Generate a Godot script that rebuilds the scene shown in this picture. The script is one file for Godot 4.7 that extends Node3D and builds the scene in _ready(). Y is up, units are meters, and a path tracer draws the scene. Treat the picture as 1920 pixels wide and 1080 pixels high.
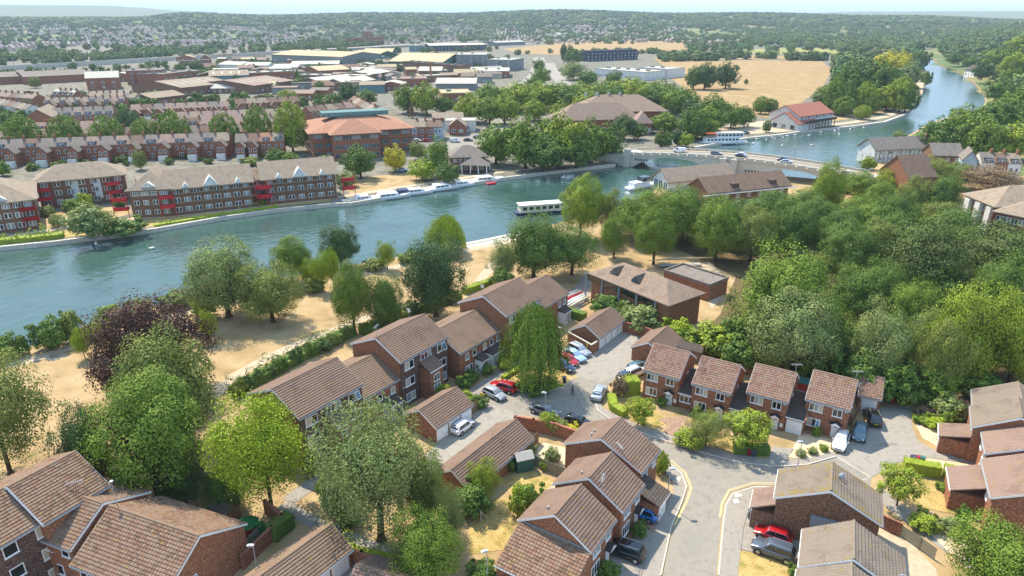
extends Node3D

var used := {}
var rng := RandomNumberGenerator.new()
var mat := {}
var cache := {}
var slow := 0


class MB:
	var v := PackedVector3Array()
	var c := PackedColorArray()
	var k := Color(1, 1, 1)

	func t(a: Vector3, b: Vector3, d: Vector3) -> void:
		v.append(a)
		v.append(d)
		v.append(b)
		c.append(k)
		c.append(k)
		c.append(k)

	func q(a: Vector3, b: Vector3, d: Vector3, e: Vector3) -> void:
		t(a, b, d)
		t(a, d, e)

	func box(a: Vector3, b: Vector3, m := Transform3D()) -> MB:
		var p := []
		for i in 8:
			p.append(m * Vector3(b.x if i & 1 else a.x, b.y if i & 2 else a.y, b.z if i & 4 else a.z))
		q(p[0], p[2], p[3], p[1])
		q(p[4], p[5], p[7], p[6])
		q(p[0], p[4], p[6], p[2])
		q(p[1], p[3], p[7], p[5])
		q(p[2], p[6], p[7], p[3])
		q(p[0], p[1], p[5], p[4])
		return self

	# outline in x and z, drawn out from y0 to y1
	func prism(o: PackedVector2Array, y0: float, y1: float, bottom := false) -> MB:
		var n := o.size()
		var ids := Geometry2D.triangulate_polygon(o)
		for i in range(0, ids.size(), 3):
			var a := o[ids[i]]
			var b := o[ids[i + 1]]
			var d := o[ids[i + 2]]
			if (b - a).cross(d - a) > 0:
				var s := b
				b = d
				d = s
			t(Vector3(a.x, y1, a.y), Vector3(b.x, y1, b.y), Vector3(d.x, y1, d.y))
		if y1 - y0 > 0.0001:
			var turn := 1.0 if Geometry2D.is_polygon_clockwise(o) else -1.0
			for i in n:
				var a := o[i]
				var b := o[(i + 1) % n]
				if turn > 0:
					q(Vector3(a.x, y0, a.y), Vector3(b.x, y0, b.y), Vector3(b.x, y1, b.y), Vector3(a.x, y1, a.y))
				else:
					q(Vector3(b.x, y0, b.y), Vector3(a.x, y0, a.y), Vector3(a.x, y1, a.y), Vector3(b.x, y1, b.y))
		return self

	# outline in x and y, drawn out along z
	func slab(o: Array, z0: float, z1: float, m := Transform3D()) -> MB:
		var n := o.size()
		var p2 := PackedVector2Array(o)
		var ids := Geometry2D.triangulate_polygon(p2)
		var ccw := not Geometry2D.is_polygon_clockwise(p2)
		for i in range(0, ids.size(), 3):
			var a: Vector2 = p2[ids[i]]
			var b: Vector2 = p2[ids[i + 1]]
			var d: Vector2 = p2[ids[i + 2]]
			if (b - a).cross(d - a) < 0:
				var s := b
				b = d
				d = s
			t(m * Vector3(a.x, a.y, z1), m * Vector3(b.x, b.y, z1), m * Vector3(d.x, d.y, z1))
			t(m * Vector3(a.x, a.y, z0), m * Vector3(d.x, d.y, z0), m * Vector3(b.x, b.y, z0))
		for i in n:
			var a: Vector2 = p2[i]
			var b: Vector2 = p2[(i + 1) % n]
			if not ccw:
				var s := a
				a = b
				b = s
			q(m * Vector3(a.x, a.y, z0), m * Vector3(b.x, b.y, z0), m * Vector3(b.x, b.y, z1), m * Vector3(a.x, a.y, z1))
		return self

	func cyl(p0: Vector3, p1: Vector3, r0: float, r1: float, n := 8, caps := true) -> MB:
		var ax := (p1 - p0).normalized()
		var u := ax.cross(Vector3(0.31, 0.2, 0.93)).normalized()
		var w := ax.cross(u)
		for i in n:
			var a := TAU * i / n
			var b := TAU * (i + 1) / n
			var da := u * cos(a) + w * sin(a)
			var db := u * cos(b) + w * sin(b)
			q(p0 + da * r0, p0 + db * r0, p1 + db * r1, p1 + da * r1)
			if caps:
				t(p1, p1 + da * r1, p1 + db * r1)
				t(p0, p0 + db * r0, p0 + da * r0)
		return self

	func ball(p: Vector3, r: Vector3, n := 8) -> MB:
		var h := n / 2
		for j in h:
			for i in n:
				var f := func(ii: int, jj: int) -> Vector3:
					var th := PI * jj / h
					var ph := TAU * ii / n
					return p + Vector3(sin(th) * cos(ph), cos(th), sin(th) * sin(ph)) * r
				q(f.call(i, j), f.call(i + 1, j), f.call(i + 1, j + 1), f.call(i, j + 1))
		return self

	func mesh() -> ArrayMesh:
		var a := []
		a.resize(Mesh.ARRAY_MAX)
		a[Mesh.ARRAY_VERTEX] = v
		for x in c:
			if x != Color(1, 1, 1):
				a[Mesh.ARRAY_COLOR] = c
				break
		var m := ArrayMesh.new()
		if v.size():
			m.add_surface_from_arrays(Mesh.PRIMITIVE_TRIANGLES, a)
		return m


# rings of equal size joined into one smooth skin
func loft(rings: Array, caps := true) -> ArrayMesh:
	var nr := rings.size()
	var n: int = rings[0].size()
	var v := PackedVector3Array()
	var nn := PackedVector3Array()
	var idx := PackedInt32Array()
	for r in rings:
		for p in r:
			v.append(p)
			nn.append(Vector3.ZERO)
	if caps:
		for e in [0, nr - 1]:
			var m := Vector3.ZERO
			for p in rings[e]:
				m += p
			v.append(m / n)
			nn.append(Vector3.ZERO)
	var tri := func(a: int, b: int, d: int) -> void:
		var f := (v[b] - v[a]).cross(v[d] - v[a])
		nn[a] += f
		nn[b] += f
		nn[d] += f
		idx.append(a)
		idx.append(d)
		idx.append(b)
	for i in nr - 1:
		for j in n:
			var a := i * n + j
			var b := i * n + (j + 1) % n
			tri.call(a, b, b + n)
			tri.call(a, b + n, a + n)
	if caps:
		for j in n:
			tri.call(nr * n, (j + 1) % n, j)
			tri.call(nr * n + 1, (nr - 1) * n + j, (nr - 1) * n + (j + 1) % n)
	for i in nn.size():
		nn[i] = nn[i].normalized()
	var a := []
	a.resize(Mesh.ARRAY_MAX)
	a[Mesh.ARRAY_VERTEX] = v
	a[Mesh.ARRAY_NORMAL] = nn
	a[Mesh.ARRAY_INDEX] = idx
	var m := ArrayMesh.new()
	m.add_surface_from_arrays(Mesh.PRIMITIVE_TRIANGLES, a)
	return m


func numbered(called: String) -> String:
	if not used.has(called):
		used[called] = 0
		return called
	used[called] += 1
	return "%s_%03d" % [called, used[called]]


func tag(o: Node3D, label: String, category: String, group := "") -> Node3D:
	o.set_meta("label", label)
	o.set_meta("category", category)
	if group:
		o.set_meta("group", group)
	return o


func thing(called: String, label: String, category: String, at := Vector3.ZERO, deg := 0.0, group := "") -> Node3D:
	var o := Node3D.new()
	o.name = numbered(called)
	add_child(o)
	o.position = at
	o.rotation.y = -deg_to_rad(deg)
	return tag(o, label, category, group)


func part(called: String, m: Mesh, material: Material, parent: Node3D, place := Transform3D()) -> MeshInstance3D:
	var o := MeshInstance3D.new()
	o.name = called
	o.mesh = m
	o.material_override = material
	o.transform = place
	parent.add_child(o, true)
	return o


func one(called: String, m: Mesh, material: Material, label: String, category: String, at := Vector3.ZERO, deg := 0.0, group := "") -> MeshInstance3D:
	var o := MeshInstance3D.new()
	o.name = numbered(called)
	o.mesh = m
	o.material_override = material
	add_child(o)
	o.position = at
	o.rotation.y = -deg_to_rad(deg)
	tag(o, label, category, group)
	return o


func setting(called: String, m: Mesh, material: Material, kind := "structure") -> MeshInstance3D:
	var o := MeshInstance3D.new()
	o.name = numbered(called)
	o.mesh = m
	o.material_override = material
	o.set_meta("kind", kind)
	add_child(o)
	return o


func copy(o: Node3D, label: String, at: Vector3, deg: float, group := "") -> Node3D:
	var c: Node3D = o.duplicate()
	var base := String(o.name)
	if base.length() > 4 and base[base.length() - 4] == "_" and base.right(3).is_valid_int():
		base = base.left(base.length() - 4)
	c.name = numbered(base)
	add_child(c)
	c.position = at
	c.rotation.y = -deg_to_rad(deg)
	c.set_meta("label", label)
	if group:
		c.set_meta("group", group)
	return c


func poly(a: Array) -> PackedVector2Array:
	var o := PackedVector2Array()
	for i in range(0, a.size(), 2):
		o.append(Vector2(a[i], a[i + 1]))
	return o


# ---------------------------------------------------------------- materials
func noise_map(freq: float, colors: Array, seed_: int, size := 512, kind := FastNoiseLite.TYPE_SIMPLEX_SMOOTH, octaves := 5) -> NoiseTexture2D:
	var n := FastNoiseLite.new()
	n.noise_type = kind
	n.seed = seed_
	n.frequency = freq
	n.fractal_octaves = octaves
	var g := Gradient.new()
	var offs := PackedFloat32Array()
	var cols := PackedColorArray()
	for i in colors.size():
		offs.append(float(i) / (colors.size() - 1))
		cols.append(colors[i])
	g.offsets = offs
	g.colors = cols
	var t := NoiseTexture2D.new()
	t.width = size
	t.height = size
	t.seamless = true
	t.noise = n
	t.color_ramp = g
	return t


func lin(r: float, g: float, b: float) -> Color:
	return Color(r, g, b).linear_to_srgb()


func plain(called: String, c: Color, rough := 0.8, metal := 0.0, spec := 0.5) -> StandardMaterial3D:
	var m := StandardMaterial3D.new()
	m.resource_name = called
	m.albedo_color = c
	m.roughness = rough
	m.metallic = metal
	m.metallic_specular = spec
	m.cull_mode = BaseMaterial3D.CULL_DISABLED
	mat[called] = m
	return m


# colour noise in the thing's own axes (or the world's), with a second, finer layer multiplied in
func mottled(called: String, tex: Texture2D, metres: float, fine: Texture2D = null, fine_metres := 1.0, world := false, rough := 0.9) -> StandardMaterial3D:
	var m := plain(called, Color(1, 1, 1), rough, 0.0, 0.3)
	m.albedo_texture = tex
	m.uv1_triplanar = true
	m.uv1_world_triplanar = world
	m.uv1_scale = Vector3.ONE / metres
	if fine:
		m.detail_enabled = true
		m.detail_blend_mode = BaseMaterial3D.BLEND_MODE_MUL
		m.detail_albedo = fine
		m.detail_uv_layer = BaseMaterial3D.DETAIL_UV_2
		m.uv2_triplanar = true
		m.uv2_world_triplanar = world
		m.uv2_scale = Vector3.ONE / fine_metres
	return m


func brick_map(base: Array, mortar: Color, seed_: int) -> ImageTexture:
	var r := RandomNumberGenerator.new()
	r.seed = seed_
	var im := Image.create(512, 512, false, Image.FORMAT_RGB8)
	im.fill(mortar)
	for row in 32:
		for b in 17:
			var c: Color = base[r.randi() % base.size()]
			var f := r.randf_range(0.82, 1.14)
			im.fill_rect(Rect2i(b * 32 - (16 if row % 2 else 0), row * 16, 29, 13), Color(c.r * f, c.g * f, c.b * f))
	return ImageTexture.create_from_image(im)


func leaf(called: String, r: float, g: float, b: float, back := 0.42) -> void:
	var m := plain(called, lin(r, g, b), 0.55, 0.0, 0.25)
	m.vertex_color_use_as_albedo = true
	m.backlight_enabled = true
	m.backlight = Color(back, back, back * 0.55)


func make_materials() -> void:
	var W := Color(1, 1, 1)
	var grain := noise_map(0.02, [Color(0.62, 0.63, 0.58), Color(0.90, 0.90, 0.89), W], 5, 512, FastNoiseLite.TYPE_SIMPLEX, 6)
	var speck := noise_map(0.06, [Color(0.80, 0.80, 0.80), Color(0.95, 0.95, 0.95), W], 6, 512)
	var straw := noise_map(0.012, [Color(0.46, 0.45, 0.27), Color(0.62, 0.53, 0.37), Color(0.675, 0.575, 0.415), Color(0.69, 0.59, 0.43), Color(0.72, 0.63, 0.475), Color(0.57, 0.51, 0.34)], 11, 1024, FastNoiseLite.TYPE_SIMPLEX, 8)
	mottled("dry_grass", straw, 88.0, speck, 5.3, true)
	var worn := noise_map(0.012, [Color(0.52, 0.52, 0.26), Color(0.72, 0.62, 0.38), Color(0.80, 0.69, 0.46), Color(0.60, 0.58, 0.31)], 12, 512)
	mottled("garden_grass", worn, 15.0, grain, 2.3, true)
	mottled("town_ground", noise_map(0.012, [Color(0.34, 0.38, 0.23), Color(0.46, 0.45, 0.38), Color(0.52, 0.50, 0.46), Color(0.58, 0.56, 0.51), Color(0.37, 0.41, 0.25)], 13, 1024), 90.0, grain, 9.0, true)
	mottled("meadow", noise_map(0.010, [Color(0.50, 0.47, 0.29), Color(0.70, 0.585, 0.41), Color(0.66, 0.55, 0.385), Color(0.74, 0.64, 0.47), Color(0.60, 0.53, 0.34)], 14, 1024), 160.0, grain, 11.0, true)
	mottled("green_field", noise_map(0.012, [Color(0.60, 0.60, 0.34), Color(0.68, 0.66, 0.40)], 15, 256), 120.0, grain, 11.0, true)
	mottled("far_land", noise_map(0.012, [Color(0.36, 0.44, 0.26), Color(0.44, 0.50, 0.31), Color(0.40, 0.47, 0.28), Color(0.62, 0.57, 0.39), Color(0.40, 0.47, 0.28)], 16, 512), 900.0, grain, 40.0, true)
	mottled("asphalt", noise_map(0.010, [Color(0.515, 0.495, 0.455), Color(0.57, 0.545, 0.50), Color(0.595, 0.57, 0.52), Color(0.545, 0.52, 0.475)], 17, 1024), 17.0, speck, 1.4, true)
	mottled("old_asphalt", noise_map(0.014, [Color(0.54, 0.52, 0.485), Color(0.63, 0.605, 0.56), Color(0.585, 0.56, 0.52)], 18, 512), 12.0, speck, 1.1, true)
	mottled("pavement", noise_map(0.016, [Color(0.53, 0.505, 0.47), Color(0.62, 0.59, 0.545), Color(0.58, 0.55, 0.51)], 19, 512), 8.0, speck, 0.9, true)
	mottled("kerb", noise_map(0.03, [Color(0.68, 0.65, 0.60), Color(0.78, 0.75, 0.69)], 20, 256), 4.0, null, 1.0, true)
	mottled("gravel", noise_map(0.05, [Color(0.70, 0.60, 0.47), Color(0.86, 0.77, 0.64), Color(0.82, 0.72, 0.58)], 21, 512), 5.0, speck, 0.6, true)
	mottled("paving", brick_map([Color(0.70, 0.56, 0.48), Color(0.74, 0.62, 0.53), Color(0.65, 0.52, 0.46)], Color(0.6, 0.52, 0.45), 3), 3.2, grain, 2.0, true)
	mottled("flagstone", noise_map(0.02, [Color(0.70, 0.63, 0.53), Color(0.80, 0.73, 0.62)], 22, 256), 5.0, speck, 0.9, true)
	mottled("earth", noise_map(0.02, [Color(0.34, 0.28, 0.20), Color(0.50, 0.42, 0.30), Color(0.30, 0.30, 0.17)], 23, 512), 7.0, grain, 1.2, true)
	mottled("artificial_turf", noise_map(0.02, [Color(0.16, 0.40, 0.22), Color(0.22, 0.48, 0.27)], 24, 256), 3.0, speck, 0.5, true)
	mottled("concrete", noise_map(0.015, [Color(0.66, 0.64, 0.58), Color(0.78, 0.76, 0.70), Color(0.83, 0.80, 0.74)], 25, 512), 9.0, speck, 2.0, true)
	var red := [Color(0.69, 0.465, 0.345), Color(0.64, 0.42, 0.31), Color(0.73, 0.50, 0.375), Color(0.60, 0.41, 0.32)]
	mottled("brick", brick_map(red, Color(0.60, 0.47, 0.39), 1), 2.4, grain, 4.0)
	var dark := [Color(0.50, 0.40, 0.36), Color(0.45, 0.36, 0.33), Color(0.52, 0.43, 0.39)]
	mottled("hung_tile", brick_map(dark, Color(0.30, 0.23, 0.21), 2), 2.9, grain, 4.0)
	var orange := [Color(0.69, 0.46, 0.35), Color(0.64, 0.42, 0.32), Color(0.73, 0.50, 0.38), Color(0.62, 0.40, 0.32)]
	mottled("orange_brick", brick_map(orange, Color(0.60, 0.45, 0.36), 4), 2.4, grain, 4.0)
	var yellow := [Color(0.58, 0.43, 0.34), Color(0.53, 0.39, 0.31), Color(0.62, 0.47, 0.37)]
	mottled("brown_brick", brick_map(yellow, Color(0.50, 0.42, 0.35), 5), 2.4, grain, 4.0)
	for r in [["tile_brown", 0.50, 0.415, 0.36], ["tile_mixed", 0.525, 0.44, 0.37], ["tile_grey", 0.515, 0.465, 0.41], ["tile_pink", 0.55, 0.46, 0.405]]:
		var m := plain(r[0], Color(r[1], r[2], r[3]), 0.85, 0.0, 0.25)
		m.vertex_color_use_as_albedo = true
	for r in [["slate", 0.55, 0.51, 0.48], ["roof_pink", 0.64, 0.545, 0.50], ["roof_beige", 0.64, 0.575, 0.505], ["roof_orange", 0.70, 0.52, 0.43], ["roof_red", 0.70, 0.46, 0.39], ["roof_taupe", 0.60, 0.52, 0.46], ["roof_brown", 0.53, 0.44, 0.38], ["roof_dark", 0.40, 0.36, 0.33], ["sheet_pale", 0.80, 0.78, 0.73], ["sheet_cream", 0.79, 0.72, 0.58], ["sheet_grey", 0.56, 0.58, 0.57], ["sheet_green", 0.30, 0.44, 0.37], ["sheet_teal", 0.45, 0.58, 0.58], ["render_white", 0.93, 0.93, 0.91], ["render_cream", 0.80, 0.76, 0.66], ["render_blue", 0.72, 0.79, 0.84], ["dark_cladding", 0.25, 0.28, 0.33]]:
		var a := Color(r[1], r[2], r[3])
		mottled(r[0], noise_map(0.02, [a * 0.80, a * 0.98, a * 1.04, a * 0.90], hash(r[0]) % 1000, 256), 11.0, grain, 3.0)
	plain("white_paint", Color(0.90, 0.90, 0.89), 0.45)
	plain("grey_paint", Color(0.62, 0.64, 0.66), 0.5)
	plain("cream_paint", Color(0.84, 0.80, 0.70), 0.5)
	plain("lead", Color(0.50, 0.54, 0.57), 0.55, 0.0, 0.5)
	plain("dark_trim", Color(0.20, 0.17, 0.16), 0.6)
	plain("glass", Color(0.10, 0.13, 0.15), 0.06, 0.0, 0.75)
	plain("glass_pale", Color(0.55, 0.58, 0.58), 0.08, 0.0, 0.75)
	plain("glass_blue", Color(0.24, 0.36, 0.44), 0.06, 0.0, 0.75)
	plain("curtain", Color(0.72, 0.68, 0.60), 0.3, 0.0, 0.6)
	var fw := plain("far_window", Color(1, 1, 1), 0.25, 0.0, 0.6)
	fw.vertex_color_use_as_albedo = true
	mottled("timber", noise_map(0.03, [Color(0.48, 0.38, 0.29), Color(0.62, 0.50, 0.38)], 31, 256), 2.0, speck, 0.5)
	mottled("grey_timber", noise_map(0.03, [Color(0.50, 0.49, 0.42), Color(0.64, 0.62, 0.54)], 32, 256), 2.0, speck, 0.5)
	plain("red_timber", Color(0.55, 0.16, 0.13), 0.6)
	plain("green_paint", Color(0.16, 0.36, 0.33), 0.6)
	plain("pale_felt", Color(0.66, 0.64, 0.60), 0.9)
	plain("metal", Color(0.68, 0.70, 0.71), 0.35, 0.6)
	plain("galvanised", Color(0.66, 0.67, 0.67), 0.5, 0.2)
	plain("lamp_green", Color(0.24, 0.42, 0.38), 0.5)
	plain("red_paint", Color(0.72, 0.10, 0.16), 0.4)
	plain("tyre", Color(0.12, 0.12, 0.12), 0.85)
	plain("rim", Color(0.66, 0.67, 0.68), 0.3, 0.7)
	plain("car_glass", Color(0.11, 0.15, 0.17), 0.04, 0.0, 0.9)
	plain("car_glass_pale", Color(0.38, 0.48, 0.52), 0.04, 0.0, 0.9)
	plain("black_plastic", Color(0.11, 0.11, 0.12), 0.6)
	plain("lens", Color(0.86, 0.88, 0.90), 0.1, 0.0, 0.8)
	plain("lens_red", Color(0.60, 0.07, 0.07), 0.2, 0.0, 0.7)
	plain("plate_yellow", Color(0.85, 0.72, 0.18), 0.5)
	plain("sign_yellow", Color(0.90, 0.72, 0.12), 0.5)
	plain("yellow_line", Color(0.85, 0.76, 0.48), 0.8)
	plain("white_line", Color(0.80, 0.79, 0.76), 0.8)
	for p in [["paint_white", 0.88, 0.88, 0.88], ["paint_silver", 0.62, 0.65, 0.68], ["paint_red", 0.66, 0.05, 0.09], ["paint_black", 0.07, 0.07, 0.08], ["paint_blue", 0.05, 0.42, 0.72], ["paint_teal", 0.30, 0.42, 0.46], ["paint_grey", 0.30, 0.33, 0.37], ["paint_navy", 0.14, 0.20, 0.32], ["paint_pale_blue", 0.60, 0.70, 0.80]]:
		var m := plain(p[0], Color(p[1], p[2], p[3]), 0.28, 0.15)
		m.clearcoat_enabled = true
		m.clearcoat = 1.0
		m.clearcoat_roughness = 0.04
	for p in [["bin_red", 0.55, 0.10, 0.16], ["bin_grey", 0.28, 0.30, 0.33], ["bin_green", 0.16, 0.40, 0.36], ["bin_navy", 0.20, 0.20, 0.36]]:
		plain(p[0], Color(p[1], p[2], p[3]), 0.5)
	plain("gelcoat", Color(0.90, 0.91, 0.91), 0.25, 0.0, 0.6)
	plain("canvas_blue", Color(0.15, 0.22, 0.36), 0.8)
	plain("canvas_orange", Color(0.86, 0.36, 0.20), 0.8)
	plain("swan_white", Color(0.92, 0.91, 0.88), 0.8)
	var bark := noise_map(0.04, [Color(0.27, 0.21, 0.16), Color(0.43, 0.36, 0.29)], 41, 256)
	mottled("bark", bark, 1.5)
	leaf("leaf_green", 0.17, 0.25, 0.034)
	leaf("leaf_olive", 0.215, 0.26, 0.058)
	leaf("leaf_dark", 0.085, 0.145, 0.045, 0.35)
	leaf("leaf_mid", 0.12, 0.195, 0.036)
	leaf("leaf_lime", 0.29, 0.375, 0.03)
	leaf("leaf_yellow", 0.52, 0.47, 0.035)
	leaf("leaf_silver", 0.235, 0.29, 0.095)
	leaf("leaf_copper", 0.09, 0.045, 0.033, 0.35)
	leaf("leaf_brown", 0.26, 0.18, 0.1)
	leaf("leaf_hedge", 0.255, 0.325, 0.034)
	leaf("leaf_far", 0.165, 0.235, 0.08, 0.4)
	leaf("dry_blade", 0.50, 0.40, 0.235)
	leaf("leaf_pine", 0.125, 0.165, 0.048, 0.3)
	var wt := plain("water", lin(0.038, 0.085, 0.072), 0.17, 0.0, 0.65)
	wt.albedo_texture = noise_map(0.01, [Color(0.75, 0.85, 0.85), W, Color(0.85, 0.95, 0.92)], 51, 512)
	wt.uv1_triplanar = true
	wt.uv1_world_triplanar = true
	wt.uv1_scale = Vector3.ONE / 90.0
	var rip := FastNoiseLite.new()
	rip.seed = 52
	rip.frequency = 0.05
	rip.fractal_octaves = 4
	var nt := NoiseTexture2D.new()
	nt.width = 512
	nt.height = 512
	nt.seamless = true
	nt.as_normal_map = true
	nt.bump_strength = 4.0
	nt.noise = rip
	wt.normal_enabled = true
	wt.normal_texture = nt
	wt.normal_scale = 0.13


# ---------------------------------------------------------------- plants
func leaf_quad(v: PackedVector3Array, c: PackedColorArray, p: Vector3, n: Vector3, s: float, col: Color, r: RandomNumberGenerator, stretch := 0.62) -> void:
	var u := n.cross(Vector3(r.randfn(), r.randfn(), r.randfn())).normalized() * s * 0.5
	var w := n.cross(u) * stretch
	var a := p - u
	var b := p - w + n * s * 0.08
	var d := p + u
	var e := p + w + n * s * 0.08
	v.append(a)
	v.append(d)
	v.append(b)
	v.append(a)
	v.append(e)
	v.append(d)
	for i in 6:
		c.append(col)


func leaf_mesh(v: PackedVector3Array, c: PackedColorArray, unit := false) -> ArrayMesh:
	if unit:
		var lo := v[0]
		var hi := v[0]
		for p in v:
			lo = lo.min(p)
			hi = hi.max(p)
		var s := Vector3(1.06 / (hi.x - lo.x), 1.0 / (hi.y - lo.y), 1.06 / (hi.z - lo.z))
		var mid := Vector3((lo.x + hi.x) / 2, lo.y, (lo.z + hi.z) / 2)
		for i in v.size():
			v[i] = (v[i] - mid) * s
	var a := []
	a.resize(Mesh.ARRAY_MAX)
	a[Mesh.ARRAY_VERTEX] = v
	a[Mesh.ARRAY_COLOR] = c
	var m := ArrayMesh.new()
	m.add_surface_from_arrays(Mesh.PRIMITIVE_TRIANGLES, a)
	return m


func tone(r: RandomNumberGenerator, spread := 0.16) -> Color:
	var f := r.randf_range(1.0 - spread, 1.0 + spread)
	return Color(f * r.randf_range(0.88, 1.14), f, f * r.randf_range(0.8, 1.15))


# a crown of unit size (about one metre across and high, its foot at y = 0): clumps of leaves over a lobed egg
func crown(seed_: int, kind: String, clumps: int, each: int, leaf_size: float) -> ArrayMesh:
	var r := RandomNumberGenerator.new()
	r.seed = seed_
	var v := PackedVector3Array()
	var c := PackedColorArray()
	var lobe := FastNoiseLite.new()
	lobe.seed = seed_
	lobe.frequency = 0.9
	for i in clumps:
		var y := 1.0 - 2.0 * (i + 0.5) / clumps
		var a := i * 2.39996 + r.randf() * 0.7
		var d := Vector3(sqrt(1 - y * y) * cos(a), y, sqrt(1 - y * y) * sin(a))
		d = (d + Vector3(r.randfn(), r.randfn(), r.randfn()) * 0.10).normalized()
		var f := (0.84 + 0.62 * lobe.get_noise_3dv(d * 1.6)) * (1.0 if r.randf() < 0.72 else r.randf_range(0.35, 0.8))
		var at := d * f * 0.42
		var cr := r.randf_range(0.075, 0.165)
		var tall := 1.0
		match kind:
			"dome":
				at = d * 0.42 * r.randf_range(0.86, 1.0)
				at.y = maxf(at.y, -0.22)
				cr *= 0.8
			"upright":
				at.x *= 0.86 + 0.2 * y
				at.z *= 0.86 + 0.2 * y
				cr *= 0.95
				tall = 1.75
			"cone":
				at.y = y * 0.43
				var taper := clampf((0.52 - at.y) * 0.98, 0.03, 1.0)
				var flat := Vector2(d.x, d.z).normalized() * taper * 0.5 * (1.0 if r.randf() < 0.8 else r.randf())
				at.x = flat.x
				at.z = flat.y
				cr *= 0.8
				tall = 0.55
			"layer":
				at.y = snappedf(at.y, 0.11) + r.randf_range(-0.012, 0.012)
				tall = 0.42
				cr *= 1.25
			"column":
				at.x *= 0.9
				at.z *= 0.9
				tall = 1.7
				cr *= 0.8
			"round":
				if at.y < -0.18:
					at.y *= 0.75
					at.x *= 0.9
					at.z *= 0.9
				tall = 0.82
			_:
				if at.y < -0.2:
					at.y *= 0.7
		var out := at.normalized()
		var cc := tone(r, 0.22)
		for j in each:
			var e := Vector3(r.randfn(), r.randfn(), r.randfn()).normalized()
			if e.dot(out) < -0.25 and r.randf() < 0.75:
				e = -e
			var p := at + e * Vector3(cr, cr * tall, cr) * r.randf_range(0.60, 1.08)
			var n := (e + out * 0.35 + Vector3(0, 0.22, 0) + Vector3(r.randfn(), r.randfn(), r.randfn()) * 0.34).normalized()
			var lf := r.randf_range(0.82, 1.16)
			var s := leaf_size * r.randf_range(0.7, 1.3)
			if kind == "upright":
				n = (e * Vector3(1, 0.4, 1) + Vector3(r.randfn(), r.randfn(), r.randfn()) * 0.4).normalized()
			leaf_quad(v, c, p + Vector3(0, 0.5, 0), n, s, Color(cc.r * lf, cc.g * lf, cc.b * lf), r)
	# twigs and leaves deep inside
	for i in int(clumps * each * (0.16 if clumps > 60 else 0.08)):
		var e := Vector3(r.randfn(), r.randfn(), r.randfn()).normalized()
		var p := e * 0.30 * r.randf() ** 0.4
		if kind == "cone":
			p *= Vector3(0.5, 1.2, 0.5)
		leaf_quad(v, c, p + Vector3(0, 0.5, 0), (e + Vector3(r.randfn(), r.randfn(), r.randfn()) * 0.6).normalized(), leaf_size * 1.5, tone(r, 0.2), r)
	return leaf_mesh(v, c, true)


# hanging strands from a dome
func willow_crown(seed_: int, strands: int, leaf_size: float) -> ArrayMesh:
	var r := RandomNumberGenerator.new()
	r.seed = seed_
	var v := PackedVector3Array()
	var c := PackedColorArray()
	for i in strands:
		var y := r.randf() ** 0.8
		var a := r.randf() * TAU
		var bump := 1.0 + 0.22 * sin(a * 3.0 + seed_) + 0.14 * sin(a * 7.0 + y * 5.0)
		var rad := sqrt(1 - y * y) * 0.46 * bump * r.randf_range(0.6, 1.0)
		var top := Vector3(cos(a) * rad, 0.52 + y * 0.46 + r.randf_range(-0.04, 0.04), sin(a) * rad)
		var reach := r.randf_range(0.12, 0.5) * (top.y)
		var cc := tone(r, 0.2)
		var n_l := int(8 + reach * 46)
		var sway := Vector3(cos(a), 0, sin(a)) * 0.05
		for j in n_l:
			var f := float(j) / n_l
			var p := top + Vector3(0, -reach * f, 0) + sway * sin(f * 2.2) + Vector3(r.randfn(), r.randfn(), r.randfn()) * 0.012
			var n := (Vector3(cos(a), 0.55 - f * 0.4, sin(a)) + Vector3(r.randfn(), r.randfn(), r.randfn()) * 0.4).normalized()
			var lf := r.randf_range(0.8, 1.15)
			leaf_quad(v, c, p, n, leaf_size * r.randf_range(0.7, 1.3), Color(cc.r * lf, cc.g * lf, cc.b * lf), r, 0.5)
	return leaf_mesh(v, c, true)


func trunk_mesh(seed_: int, fork: float, thick: float, limbs: int) -> ArrayMesh:
	var r := RandomNumberGenerator.new()
	r.seed = seed_
	var m := MB.new()
	var bend := Vector3(r.randf_range(-0.03, 0.03), fork, r.randf_range(-0.03, 0.03))
	m.cyl(Vector3.ZERO, Vector3(0, 0.03, 0), thick * 1.5, thick, 9)
	m.cyl(Vector3(0, 0.03, 0), bend, thick, thick * 0.75, 9)
	for i in limbs:
		var a := TAU * i / limbs + r.randf() * 0.6
		var e := bend + Vector3(cos(a) * r.randf_range(0.1, 0.22), r.randf_range(0.16, 0.34), sin(a) * r.randf_range(0.1, 0.22))
		m.cyl(bend, e, thick * 0.55, thick * 0.3, 7)
		for j in 2:
			m.cyl(e, e + Vector3(cos(a + j * 1.3 - 0.6) * 0.13, r.randf_range(0.08, 0.17), sin(a + j * 1.3 - 0.6) * 0.13), thick * 0.3, thick * 0.1, 5)
	m.cyl(bend, bend + Vector3(0.01, 0.35, 0), thick * 0.6, thick * 0.2, 7)
	return m.mesh()


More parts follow.
